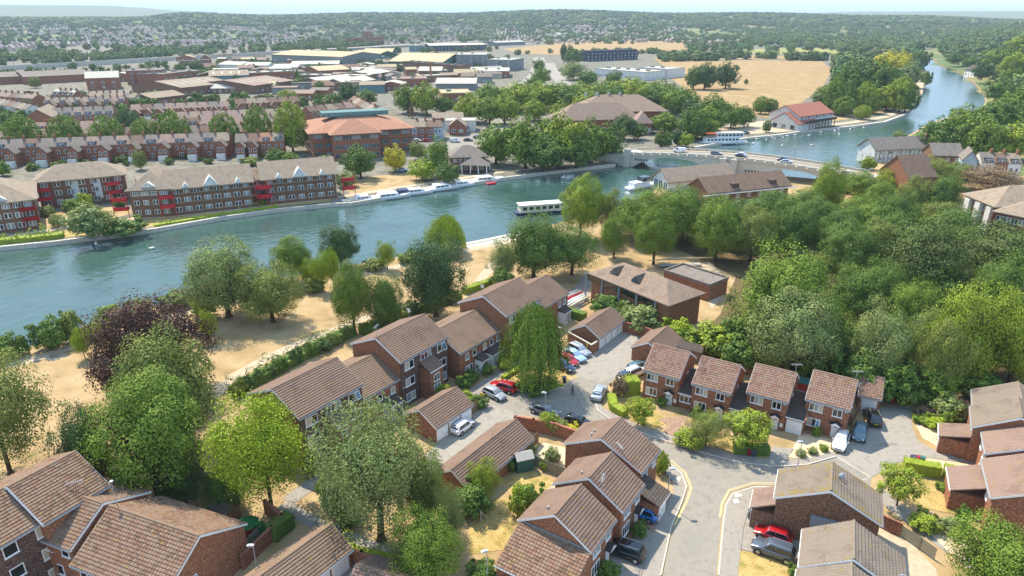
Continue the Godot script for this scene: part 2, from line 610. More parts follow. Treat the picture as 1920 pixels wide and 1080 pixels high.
# shape: [crown mesh, share of the height where the crown begins, trunk mesh]
func make_plants() -> void:
	cache.oak = [crown(1, "round", 130, 190, 0.0205), 0.08]
	cache.ash = [crown(2, "egg", 125, 190, 0.0205), 0.07]
	cache.beech = [crown(3, "egg", 150, 170, 0.021), 0.03]
	cache.lime = [crown(4, "upright", 105, 230, 0.0205), 0.12]
	cache.poplar = [crown(5, "upright", 135, 220, 0.0175), 0.08]
	cache.column = [crown(6, "column", 120, 40, 0.050), 0.04]
	cache.fir = [crown(7, "cone", 170, 50, 0.036), 0.05]
	cache.cedar = [crown(8, "layer", 200, 76, 0.025), 0.02]
	cache.airy = [crown(9, "egg", 84, 190, 0.019), 0.12]
	cache.willow = [willow_crown(10, 1700, 0.024), 0.0]
	cache.weeping = [willow_crown(11, 1400, 0.025), 0.0]
	cache.shrub = [crown(12, "round", 50, 80, 0.060), 0.0]
	cache.bush = [crown(13, "egg", 44, 74, 0.066), 0.0]
	cache.small = [crown(14, "egg", 44, 90, 0.044), 0.16]
	cache.far_oak = [crown(15, "round", 70, 54, 0.052), 0.03]
	cache.far_ash = [crown(16, "egg", 66, 54, 0.052), 0.03]
	cache.far_round = [crown(17, "dome", 84, 54, 0.046), 0.08]
	cache.far_fir = [crown(18, "cone", 46, 24, 0.085), 0.0]
	cache.wood_a = [crown(19, "round", 22, 14, 0.17), 0.0]
	cache.wood_b = [crown(20, "egg", 20, 14, 0.18), 0.0]
	var tf := MB.new()
	var tr := RandomNumberGenerator.new()
	tr.seed = 3
	for i in 12:
		var a := tr.randf() * TAU
		var p := Vector3(tr.randfn() * 0.16, 0, tr.randfn() * 0.16)
		tf.t(p - Vector3(sin(a), 0, cos(a)) * 0.05, p + Vector3(sin(a), 0, cos(a)) * 0.05, p + Vector3(tr.randfn() * 0.1, tr.randf_range(0.1, 0.26), tr.randfn() * 0.1))
	cache.tuft = tf.mesh()
	cache.stem = trunk_mesh(1, 0.30, 0.032, 5)
	cache.stem_thin = trunk_mesh(2, 0.34, 0.020, 4)
	cache.stem_low = trunk_mesh(3, 0.16, 0.034, 6)


# a tree of height h and crown width w; shrubs have no trunk
func tree(called: String, label: String, category: String, x: float, z: float, y: float, h: float, w: float, shape: String, leaves: String, turn: float, group := "") -> Node3D:
	var o := thing(called, label, category, Vector3(x, y, z), turn, group)
	var s: Array = cache[shape]
	var from: float = s[1]
	part("crown", s[0], mat[leaves], o, Transform3D(Basis().scaled(Vector3(w, h * (1.0 - from), w)), Vector3(0, h * from, 0)))
	if not shape in ["shrub", "bush"]:
		var st: Mesh = cache.stem_thin if shape in ["lime", "small", "airy"] else cache.stem_low if shape in ["willow", "weeping", "cedar"] else cache.stem
		var tw := minf(w, h) * 1.0
		part("trunk", st, mat.bark, o, Transform3D(Basis().scaled(Vector3(tw, h, tw)), Vector3.ZERO))
	return o


# leaves over every face of a clipped box that follows a line
func hedge(called: String, label: String, pts: Array, w: float, h: float, leaves: String, size := 0.16, dense := 26.0, wave := 0.06, group := "") -> Node3D:
	var r := RandomNumberGenerator.new()
	r.seed = hash(label)
	var v := PackedVector3Array()
	var c := PackedColorArray()
	var o := poly(pts)
	var core := MB.new()
	var lump := FastNoiseLite.new()
	lump.frequency = 0.55
	for i in o.size() - 1:
		var a := o[i]
		var b := o[i + 1]
		var u := (b - a).normalized()
		var s := Vector2(-u.y, u.x)
		var l := a.distance_to(b)
		var place := Transform3D(Basis(Vector3(u.x, 0, u.y), Vector3.UP, Vector3(s.x, 0, s.y)), Vector3(a.x, 0, a.y))
		core.box(Vector3(0, 0, -w * 0.42), Vector3(l, h * (0.93 if wave < 0.1 else 0.6), w * 0.42), place)
		var count := int(dense * l * (w + 2.0 * h))
		for k in count:
			var t := r.randf() * (w + 2.0 * h)
			var x := r.randf() * l
			var hh := h * (1.0 + wave * sin(x * 1.9 + i * 2.0))
			if wave > 0.1:
				hh *= 0.95 + 1.1 * lump.get_noise_1d((a.x + x * u.x) * 0.5)
			var p: Vector3
			var n: Vector3
			if t < w:
				p = Vector3(x, hh, t - w * 0.5)
				n = Vector3.UP
			elif t < w + h:
				p = Vector3(x, hh * (t - w) / h, w * 0.5)
				n = Vector3(0, 0.2, 1)
			else:
				p = Vector3(x, hh * (t - w - h) / h, -w * 0.5)
				n = Vector3(0, 0.2, -1)
			p += n * r.randf_range(-0.08, 0.05)
			if wave > 0.1:
				p += n * (lump.get_noise_3dv(place * p * 0.9) * 1.1 + r.randf_range(-0.1, 0.25))
			n = (n + Vector3(r.randfn(), r.randfn(), r.randfn()) * 0.4).normalized()
			leaf_quad(v, c, place * p, place.basis * n, size * r.randf_range(0.7, 1.4), tone(r, 0.2), r)
		for e in [a, b]:
			for k in int(dense * w * h * 0.7):
				var p := Vector3(e.x, r.randf() * h, e.y) + Vector3(s.x, 0, s.y) * r.randf_range(-0.5, 0.5) * w + Vector3(u.x, 0, u.y) * r.randf_range(-0.1, 0.1)
				leaf_quad(v, c, p, Vector3(r.randfn(), 0.3, r.randfn()).normalized(), size, tone(r, 0.2), r)
	var t := thing(called, label, "hedge", Vector3.ZERO, 0.0, group)
	part("foliage", leaf_mesh(v, c), mat[leaves], t)
	part("branches", core.mesh(), mat[leaves], t)
	return t


# a figure as one skin: tapered bones joined by a smooth minimum, meshed as surface nets
func figure(bones: Array, lo: Vector3, hi: Vector3, cell: float, paint: Callable) -> ArrayMesh:
	var n := Vector3i(((hi - lo) / cell).ceil()) + Vector3i.ONE
	var f := PackedFloat32Array()
	f.resize(n.x * n.y * n.z)
	for z in n.z:
		for y in n.y:
			for x in n.x:
				var p := lo + Vector3(x, y, z) * cell
				var d := 9.0
				for b in bones:
					var ab: Vector3 = b[1] - b[0]
					var t := clampf((p - b[0]).dot(ab) / ab.length_squared(), 0.0, 1.0)
					var e: float = p.distance_to(b[0] + ab * t) - lerpf(b[2], b[3], t)
					var h := maxf(0.05 - absf(d - e), 0.0) / 0.05
					d = minf(d, e) - h * h * 0.0125
				f[(z * n.y + y) * n.x + x] = d
	var at := func(x: int, y: int, z: int) -> float: return f[(z * n.y + y) * n.x + x]
	var v := {}
	var mb := MB.new()
	for z in n.z - 1:
		for y in n.y - 1:
			for x in n.x - 1:
				var sum := Vector3.ZERO
				var k := 0
				for e in [[0, 0, 0, 1, 0, 0], [0, 1, 0, 1, 1, 0], [0, 0, 1, 1, 0, 1], [0, 1, 1, 1, 1, 1], [0, 0, 0, 0, 1, 0], [1, 0, 0, 1, 1, 0], [0, 0, 1, 0, 1, 1], [1, 0, 1, 1, 1, 1], [0, 0, 0, 0, 0, 1], [1, 0, 0, 1, 0, 1], [0, 1, 0, 0, 1, 1], [1, 1, 0, 1, 1, 1]]:
					var a: float = at.call(x + e[0], y + e[1], z + e[2])
					var b: float = at.call(x + e[3], y + e[4], z + e[5])
					if (a < 0) != (b < 0):
						sum += Vector3(e[0], e[1], e[2]).lerp(Vector3(e[3], e[4], e[5]), a / (a - b))
						k += 1
				if k:
					v[Vector3i(x, y, z)] = lo + (Vector3(x, y, z) + sum / k) * cell
	for c in v:
		var p: Vector3i = c
		var s0: float = at.call(p.x, p.y, p.z)
		for a in 3:
			var u := Vector3i.ZERO
			u[a] = 1
			var q1 := p + u
			var s1: float = at.call(q1.x, q1.y, q1.z)
			if (s0 < 0) == (s1 < 0):
				continue
			var b := Vector3i.ZERO
			b[(a + 1) % 3] = 1
			var d := Vector3i.ZERO
			d[(a + 2) % 3] = 1
			if v.has(p - b) and v.has(p - d) and v.has(p - b - d):
				mb.k = paint.call(v[c])
				if s0 < 0:
					mb.q(v[p], v[p - b], v[p - b - d], v[p - d])
				else:
					mb.q(v[p], v[p - d], v[p - b - d], v[p - b])
	return mb.mesh()


# ---------------------------------------------------------------- houses
func side_frame(side: String, s: float, y: float, hl: float, wf: float, wb: float) -> Transform3D:
	match side:
		"f":
			return Transform3D(Basis(Vector3.RIGHT, Vector3.UP, Vector3.BACK), Vector3(s, y, wf))
		"b":
			return Transform3D(Basis(Vector3.LEFT, Vector3.UP, Vector3.FORWARD), Vector3(s, y, -wb))
		"r":
			return Transform3D(Basis(Vector3.FORWARD, Vector3.UP, Vector3.RIGHT), Vector3(hl, y, s))
	return Transform3D(Basis(Vector3.BACK, Vector3.UP, Vector3.LEFT), Vector3(-hl, y, s))


# a framed window standing on the point below its middle; every light has its own pane
func window(parent: Node3D, place: Transform3D, w: float, h: float, lights := 2, glass := "glass", open := -1, frame := "white_paint") -> void:
	var key := "win %.2f %.2f %d" % [w, h, lights]
	if not cache.has(key):
		var m := MB.new()
		var b := 0.085
		m.box(Vector3(-w / 2, 0, 0), Vector3(w / 2, b, 0.09))
		m.box(Vector3(-w / 2, h - b, 0), Vector3(w / 2, h, 0.08))
		m.box(Vector3(-w / 2 - 0.05, -0.06, 0), Vector3(w / 2 + 0.05, 0, 0.14))
		for i in lights + 1:
			var x := -w / 2 + (w - b) * i / lights
			m.box(Vector3(x, b, 0), Vector3(x + b, h - b, 0.08))
		var p := MB.new()
		var pw := (w - b) / lights - b
		p.box(Vector3(-pw / 2, 0, 0), Vector3(pw / 2, h - 2 * b, 0.03))
		var sash := MB.new()
		for e in [[-pw / 2, 0.0, pw / 2, 0.07], [-pw / 2, h - 2 * b - 0.07, pw / 2, h - 2 * b], [-pw / 2, 0.0, -pw / 2 + 0.07, h - 2 * b], [pw / 2 - 0.07, 0.0, pw / 2, h - 2 * b]]:
			sash.box(Vector3(e[0], e[1], -0.01), Vector3(e[2], e[3], 0.045))
		cache[key] = [m.mesh(), p.mesh(), sash.mesh()]
	var f := part("window", cache[key][0], mat[frame], parent, place)
	for i in lights:
		var b := 0.085
		var x := -w / 2 + b + (w - b) * (i + 0.5) / lights - b * 0.5
		var at := Transform3D(Basis(), Vector3(x, b, 0.01))
		var kind := glass
		if glass == "mix":
			kind = ["glass", "glass_pale", "curtain", "glass"][(i + int(absf(place.origin.x * 7.0 + place.origin.y * 3.0))) % 4]
		if i == open:
			at = at * Transform3D(Basis(Vector3.RIGHT, 0.0), Vector3(0, h - 0.17, 0.07)) * Transform3D(Basis(Vector3.RIGHT, -0.42), Vector3.ZERO) * Transform3D(Basis(), Vector3(0, -(h - 0.17), 0))
			kind = "glass_blue"
		part("pane", cache[key][1], mat[kind], f, at)
		if i == open:
			part("sash", cache[key][2], mat[frame], f, at)


func tiles(mb: MB, o: Vector3, u: Vector3, s: Vector3, w: float, l: float, tw: float, gauge: float, style: String, r: RandomNumberGenerator) -> void:
	var n := s.cross(u).normalized()
	if n.y < 0:
		n = -n
	var nw := maxi(1, roundi(w / tw))
	var nl := maxi(1, roundi(l / gauge))
	tw = w / nw
	gauge = l / nl
	var px := [0.0, 0.58, 0.8, 1.0]
	var ph := [0.0, 0.0, 0.045, 0.0]
	var drift := FastNoiseLite.new()
	drift.seed = r.randi()
	drift.frequency = 0.25
	for j in nl:
		var th := 0.075 if style != "thin" else 0.04
		for i in nw:
			var f := r.randf_range(0.90, 1.07) * (1.0 + 0.35 * drift.get_noise_2d(i * tw, j * gauge))
			var c := Color(f, f, f)
			if style == "mixed":
				var pick := r.randf()
				c = Color(f * 1.30, f * 1.24, f * 1.14) if pick < 0.36 else Color(f * 0.80, f * 0.74, f * 0.72) if pick < 0.62 else Color(f * 1.02, f * 0.86, f * 0.80)
			if r.randf() < 0.018:
				c = Color(1.45, 1.6, 1.55)
			elif r.randf() < 0.02:
				c = Color(f * 1.2, f * 1.15, f * 0.7)
			var edge := minf(minf(i, nw - 1 - i) * 0.5, nl - 1 - j) + absf(drift.get_noise_2d(i * 3.0, j * 3.0)) * 4.0
			if style == "lichen" and edge < 1.4 and r.randf() < 0.65:
				c = Color(f * 1.35, f * 0.98, f * 0.55)
			mb.k = c
			var lift := r.randf_range(-0.004, 0.006)
			var s0 := j * gauge
			var s1 := (j + 1) * gauge
			for k in 3:
				var xa: float = (i + px[k]) * tw
				var xb: float = (i + px[k + 1]) * tw
				var ha: float = ph[k] + lift
				var hb: float = ph[k + 1] + lift
				var p0 := o + u * xa + s * s0
				var p1 := o + u * xb + s * s0
				mb.q(p0 + n * (ha + th), p1 + n * (hb + th), o + u * xb + s * s1 + n * (hb + 0.004), o + u * xa + s * s1 + n * (ha + 0.004))
				var in_ := s * 0.07
				mb.q(p0 + n * (ha + th), p1 + n * (hb + th), p1 + n * (hb + th - 0.022) + in_ * 0.1, p0 + n * (ha + th - 0.022) + in_ * 0.1)
				mb.q(p0 + in_ - n * 0.01, p1 + in_ - n * 0.01, p1 + in_ + n * (hb + th - 0.02), p0 + in_ + n * (ha + th - 0.02))
	mb.k = Color(1, 1, 1)


# pitched roof over a body of half length hl; returns the roof part
func pitched(o: Node3D, hl: float, wf: float, wb: float, he: float, hr: float, tile: String, style: String, ov := 0.28, verge := 0.14, r: RandomNumberGenerator = null, trim := "white_paint", hef := -1.0) -> Node3D:
	if r == null:
		r = rng
	var hf := he if hef < 0 else hef
	var sf := (hr - hf) / wf
	var sb := (hr - he) / wb
	var a := Vector2(wf + ov, hf - ov * sf)
	var b := Vector2(-wb - ov, he - ov * sb)
	var top := Vector2(0, hr)
	var x0 := -hl - verge
	var x1 := hl + verge
	var deck := MB.new()
	var zy := Transform3D(Basis(Vector3.BACK, Vector3.UP, Vector3.LEFT), Vector3.ZERO)
	deck.slab([top + Vector2(0, 0.16), a + Vector2(0, 0.16), a + Vector2(0, 0.02), top, b + Vector2(0, 0.02), b + Vector2(0, 0.16)], -x1, -x0, zy)
	var roof := part("roof", deck.mesh(), mat[tile], o)
	var mb := MB.new()
	for e in [a, b]:
		var low := Vector3(x0, e.y + 0.165, e.x)
		var high := Vector3(x0, hr + 0.165, 0)
		tiles(mb, low, Vector3.RIGHT, (high - low).normalized(), x1 - x0, (high - low).length(), 0.36, 0.36, style, r)
	var tl := part("roof_tiles", mb.mesh(), mat[tile], roof)
	tl.set_meta("kind", "stuff")
	var rd := MB.new()
	var x := x0
	while x < x1 - 0.05:
		var e := minf(x + 0.46, x1)
		var f := r.randf_range(0.85, 1.25)
		rd.k = Color(f * 1.08, f, f * 0.92)
		var up := r.randf_range(0.0, 0.012)
		var pr := []
		for k in 7:
			var an := PI * k / 6
			pr.append(Vector2(cos(an) * 0.15, hr + 0.13 + sin(an) * 0.15 + up))
		for k in 6:
			rd.q(Vector3(x + 0.01, pr[k].y, pr[k].x), Vector3(e, pr[k].y, pr[k].x), Vector3(e, pr[k + 1].y, pr[k + 1].x), Vector3(x + 0.01, pr[k + 1].y, pr[k + 1].x))
		for k in 5:
			rd.t(Vector3(e, pr[0].y, pr[0].x), Vector3(e, pr[k + 2].y, pr[k + 2].x), Vector3(e, pr[k + 1].y, pr[k + 1].x))
		x = e
	part("ridge_tiles", rd.mesh(), mat[tile], roof).set_meta("kind", "stuff")
	for e in [x0 - 0.03, x1]:
		var bg := MB.new()
		bg.slab([top + Vector2(0, 0.17), a + Vector2(0, 0.17), a + Vector2(0, -0.08), top + Vector2(0, -0.10), b + Vector2(0, -0.08), b + Vector2(0, 0.17)], -e - 0.03, -e, zy)
		part("barge_board", bg.mesh(), mat[trim], o)
	for e in [[a, 1.0], [b, -1.0]]:
		var g := MB.new()
		var p: Vector2 = e[0]
		g.box(Vector3(x0, p.y - 0.10, p.x - 0.02 * e[1]), Vector3(x1, p.y + 0.11, p.x + 0.10 * e[1]))
		part("gutter", g.mesh(), mat[trim if e[1] < 0 else "grey_paint" if trim == "white_paint" else trim], o)
	return roof


func shell(o: Node3D, hl: float, wf: float, wb: float, he: float, hr: float, wall: String, hef := -1.0) -> void:
	var hf := he if hef < 0 else hef
	var zy := Transform3D(Basis(Vector3.BACK, Vector3.UP, Vector3.LEFT), Vector3.ZERO)
	part("wall", MB.new().slab([Vector2(wf, -0.3), Vector2(wf, hf), Vector2(0, hr), Vector2(-wb, he), Vector2(-wb, -0.3)], -hl, hl, zy).mesh(), mat[wall], o)


func house(called: String, label: String, cat: String, x: float, z: float, deg: float, l: float, wf: float, wb: float, he: float, hr: float, wall: String, tile: String, style: String, windows: Array, group := "", hef := -1.0) -> Node3D:
	var o := thing(called, label, cat, Vector3(x, 0, z), deg, group)
	var r := RandomNumberGenerator.new()
	r.seed = hash(label)
	shell(o, l / 2, wf, wb, he, hr, wall, hef)
	pitched(o, l / 2, wf, wb, he, hr, tile, style, 0.28, 0.14, r, "white_paint", hef)
	for w in windows:
		window(o, side_frame(w[0], w[1], w[2], l / 2, wf, wb), w[3], w[4], w[5], w[6] if w.size() > 6 else "mix", w[7] if w.size() > 7 else -1)
	return o


func door(parent: Node3D, place: Transform3D, w := 0.95, h := 2.05, m := "white_paint", porch := true) -> void:
	var d := MB.new().box(Vector3(-w / 2, 0, 0), Vector3(w / 2, h, 0.07))
	for k in 3:
		d.box(Vector3(-w * 0.32, 0.25 + k * 0.58, 0.07), Vector3(w * 0.32, 0.68 + k * 0.58, 0.085))
	var o := part("door", d.mesh(), mat[m], parent, place)
	part("handle", MB.new().box(Vector3(w * 0.36, 1.0, 0.07), Vector3(w * 0.42, 1.12, 0.13)).mesh(), mat.metal, o)
	part("light", MB.new().box(Vector3(-w * 0.25, 1.5, 0.086), Vector3(w * 0.25, 1.85, 0.095)).mesh(), mat.glass_pale, o)
	if porch:
		var hw := w / 2 + 0.32
		var p := part("canopy", MB.new().slab([Vector2(-hw, h + 0.12), Vector2(0, h + 0.62), Vector2(hw, h + 0.12), Vector2(hw - 0.12, h + 0.08), Vector2(0, h + 0.48), Vector2(-hw + 0.12, h + 0.08)], 0.0, 0.72).mesh(), mat.dark_trim, parent, place)
		part("canopy_front", MB.new().slab([Vector2(-hw + 0.1, h + 0.06), Vector2(0, h + 0.5), Vector2(hw - 0.1, h + 0.06)], 0.66, 0.75).mesh(), mat.white_paint, p)


func garage_door(parent: Node3D, place: Transform3D, w := 2.25, h := 2.05) -> void:
	var m := MB.new().box(Vector3(-w / 2, 0, 0), Vector3(w / 2, h, 0.05))
	var n := 14
	for i in n:
		var x := -w / 2 + 0.06 + (w - 0.12) * i / n
		m.box(Vector3(x, 0.08, 0.05), Vector3(x + (w - 0.12) / n - 0.03, h - 0.08, 0.062))
	var o := part("garage_door", m.mesh(), mat.white_paint, parent, place)
	part("handle", MB.new().box(Vector3(-0.06, 0.95, 0.06), Vector3(0.06, 1.03, 0.1)).mesh(), mat.dark_trim, o)


# one slope that leans on a wall: local x along the wall, dropping towards +z
func lean_to(o: Node3D, x0: float, x1: float, z0: float, z1: float, y_high: float, y_low: float, tile: String, style: String, wall := "", name_ := "lean_to_roof") -> void:
	var deck := MB.new()
	var zy := Transform3D(Basis(Vector3.BACK, Vector3.UP, Vector3.LEFT), Vector3.ZERO)
	deck.slab([Vector2(z0, y_high), Vector2(z0, y_high + 0.14), Vector2(z1 + 0.15, y_low + 0.14), Vector2(z1 + 0.15, y_low)], -x1 - 0.1, -x0 + 0.1, zy)
	var d := part(name_, deck.mesh(), mat[tile], o)
	var mb := MB.new()
	var low := Vector3(x0 - 0.1, y_low + 0.145, z1 + 0.15)
	var high := Vector3(x0 - 0.1, y_high + 0.145, z0)
	var r := RandomNumberGenerator.new()
	r.seed = int(x0 * 100.0 + z1 * 10.0)
	tiles(mb, low, Vector3.RIGHT, (high - low).normalized(), x1 - x0 + 0.2, (high - low).length(), 0.36, 0.36, style, r)
	part("roof_tiles", mb.mesh(), mat[tile], d).set_meta("kind", "stuff")
	part("flashing", MB.new().box(Vector3(x0, y_high + 0.1, z0), Vector3(x1, y_high + 0.32, z0 + 0.05)).mesh(), mat.lead, d)
	part("gutter", MB.new().box(Vector3(x0 - 0.1, y_low - 0.05, z1 + 0.13), Vector3(x1 + 0.1, y_low + 0.10, z1 + 0.24)).mesh(), mat.white_paint, d)
	if wall:
		part("lean_to_wall", MB.new().slab([Vector2(z0, -0.2), Vector2(z0, y_high), Vector2(z1, y_low), Vector2(z1, -0.2)], -x1, -x0, zy).mesh(), mat[wall], o)


func aerial(parent: Node3D, at: Vector3, h := 1.6, turn := 0.0) -> void:
	var m := MB.new().cyl(at - Vector3(0, 0.4, 0), at + Vector3(0, h, 0), 0.035, 0.03, 6)
	var b := Basis(Vector3.UP, turn)
	m.cyl(at + Vector3(0, h, 0) - b.x * 0.7, at + Vector3(0, h, 0) + b.x * 0.8, 0.028, 0.028, 5)
	for i in 8:
		var p := at + Vector3(0, h, 0) + b.x * (-0.65 + i * 0.2)
		m.cyl(p - b.z * 0.28, p + b.z * 0.28, 0.016, 0.016, 4)
	part("aerial", m.mesh(), mat.galvanised, parent)


func vent(parent: Node3D, at: Vector3) -> void:
	part("vent_pipe", MB.new().cyl(at - Vector3(0, 0.3, 0), at + Vector3(0, 0.35, 0), 0.08, 0.08, 8).cyl(at + Vector3(0, 0.35, 0), at + Vector3(0, 0.5, 0), 0.14, 0.10, 8).mesh(), mat.galvanised, parent)


# small window for a far facade: frame and pane as one piece, coloured by vertex
func far_window(w: float, h: float, lights: int, frame: Color, pane: Color) -> ArrayMesh:
	var key := "fw %.1f %.1f %d %s %s" % [w, h, lights, frame, pane]
	if not cache.has(key):
		var m := MB.new()
		m.k = frame
		m.box(Vector3(-w / 2, 0, 0), Vector3(w / 2, h, 0.06))
		m.k = pane
		for i in lights:
			var x := -w / 2 + w * i / lights
			m.box(Vector3(x + 0.12, 0.12, 0.06), Vector3(x + w / lights - 0.12, h - 0.12, 0.08))
		cache[key] = m.mesh()
	return cache[key]


const PANES := [Color(0.03, 0.04, 0.05), Color(0.09, 0.12, 0.14), Color(0.25, 0.27, 0.27), Color(0.05, 0.06, 0.07)]

# a building further off. roof: x ridge along the front, z gable to the front, h hipped, f flat. rows of windows: [y, count, width, height, lights, frame]
func block(called: String, label: String, cat: String, x: float, z: float, deg: float, l: float, w: float, he: float, hr: float, roof: String, wall: String, cover: String, rows := [], ends := [], group := "", ov := 0.4) -> Node3D:
	var o := thing(called, label, cat, Vector3(x, 0, z), deg, group)
	var hl := l / 2
	var hw := w / 2
	var m := MB.new()
	var rf := MB.new()
	var ex := hl + ov
	var ez := hw + ov
	var zy := Transform3D(Basis(Vector3.BACK, Vector3.UP, Vector3.LEFT), Vector3.ZERO)
	match roof:
		"x":
			m.slab([Vector2(-hw, -1), Vector2(hw, -1), Vector2(hw, he), Vector2(0, hr), Vector2(-hw, he)], -hl, hl, zy)
			var dy := (hr - he) / hw * ov
			rf.slab([Vector2(0, hr + 0.3), Vector2(ez, he - dy + 0.3), Vector2(ez, he - dy), Vector2(0, hr), Vector2(-ez, he - dy), Vector2(-ez, he - dy + 0.3)], -ex, ex, zy)
		"z":
			m.slab([Vector2(-hl, -1), Vector2(hl, -1), Vector2(hl, he), Vector2(0, hr), Vector2(-hl, he)], -hw, hw)
			var dy := (hr - he) / hl * ov
			rf.slab([Vector2(0, hr + 0.3), Vector2(ex, he - dy + 0.3), Vector2(ex, he - dy), Vector2(0, hr), Vector2(-ex, he - dy), Vector2(-ex, he - dy + 0.3)], -ez, ez)
		"h":
			m.box(Vector3(-hl, -1, -hw), Vector3(hl, he, hw))
			var s := minf(ex, ez)
			var rx := ex - s + 0.01
			var rz := ez - s + 0.01
			var p := [Vector3(-ex, he, -ez), Vector3(ex, he, -ez), Vector3(ex, he, ez), Vector3(-ex, he, ez)]
			var t := [Vector3(-rx, hr, -rz), Vector3(rx, hr, -rz), Vector3(rx, hr, rz), Vector3(-rx, hr, rz)]
			for i in 4:
				var k := (i + 1) % 4
				rf.q(p[k], p[i], t[i], t[k])
			rf.q(t[3], t[2], t[1], t[0])
			rf.box(Vector3(-ex, he - 0.25, -ez), Vector3(ex, he - 0.02, ez))
		"f":
			m.box(Vector3(-hl, -1, -hw), Vector3(hl, he, hw))
			rf.box(Vector3(-hl - 0.1, he, -hw - 0.1), Vector3(hl + 0.1, he + 0.25, hw + 0.1))
			for e in [[-hl - 0.1, -hw - 0.1, hl + 0.1, -hw + 0.2], [-hl - 0.1, hw - 0.2, hl + 0.1, hw + 0.1], [-hl - 0.1, -hw + 0.2, -hl + 0.2, hw - 0.2], [hl - 0.2, -hw + 0.2, hl + 0.1, hw - 0.2]]:
				rf.box(Vector3(e[0], he + 0.25, e[1]), Vector3(e[2], he + 0.6, e[3]))
	part("wall", m.mesh(), mat[wall], o)
	part("roof", rf.mesh(), mat[cover], o)
	var n := 0
	for side in [["f", rows, l], ["r", ends, w], ["l", ends, w]]:
		for row in side[1]:
			for i in int(row[1]):
				var s: float = (-0.5 + (i + 0.5) / row[1]) * (side[2] - 0.6)
				if side[0] == "r":
					s = -s
				var f := Color(0.75, 0.75, 0.73) if row.size() < 6 else row[5] as Color
				part("window", far_window(row[2], row[3], row[4], f, PANES[(n * 7 + i * 3) % 4]), mat.far_window, o, side_frame(side[0], s, row[0], hl, hw, hw))
				n += 1
	return o


func chimney(parent: Node3D, at: Vector3, h := 1.6, wall := "brick") -> void:
	var m := MB.new().box(at + Vector3(-0.35, -1.0, -0.55), at + Vector3(0.35, h, 0.55))
	m.box(at + Vector3(-0.42, h, -0.62), at + Vector3(0.42, h + 0.14, 0.62))
	var c := part("chimney", m.mesh(), mat[wall], parent)
	for i in 3:
		part("chimney_pot", MB.new().cyl(at + Vector3(0, h + 0.14, -0.36 + i * 0.36), at + Vector3(0, h + 0.55, -0.36 + i * 0.36), 0.13, 0.11, 7).mesh(), mat.roof_orange, c)


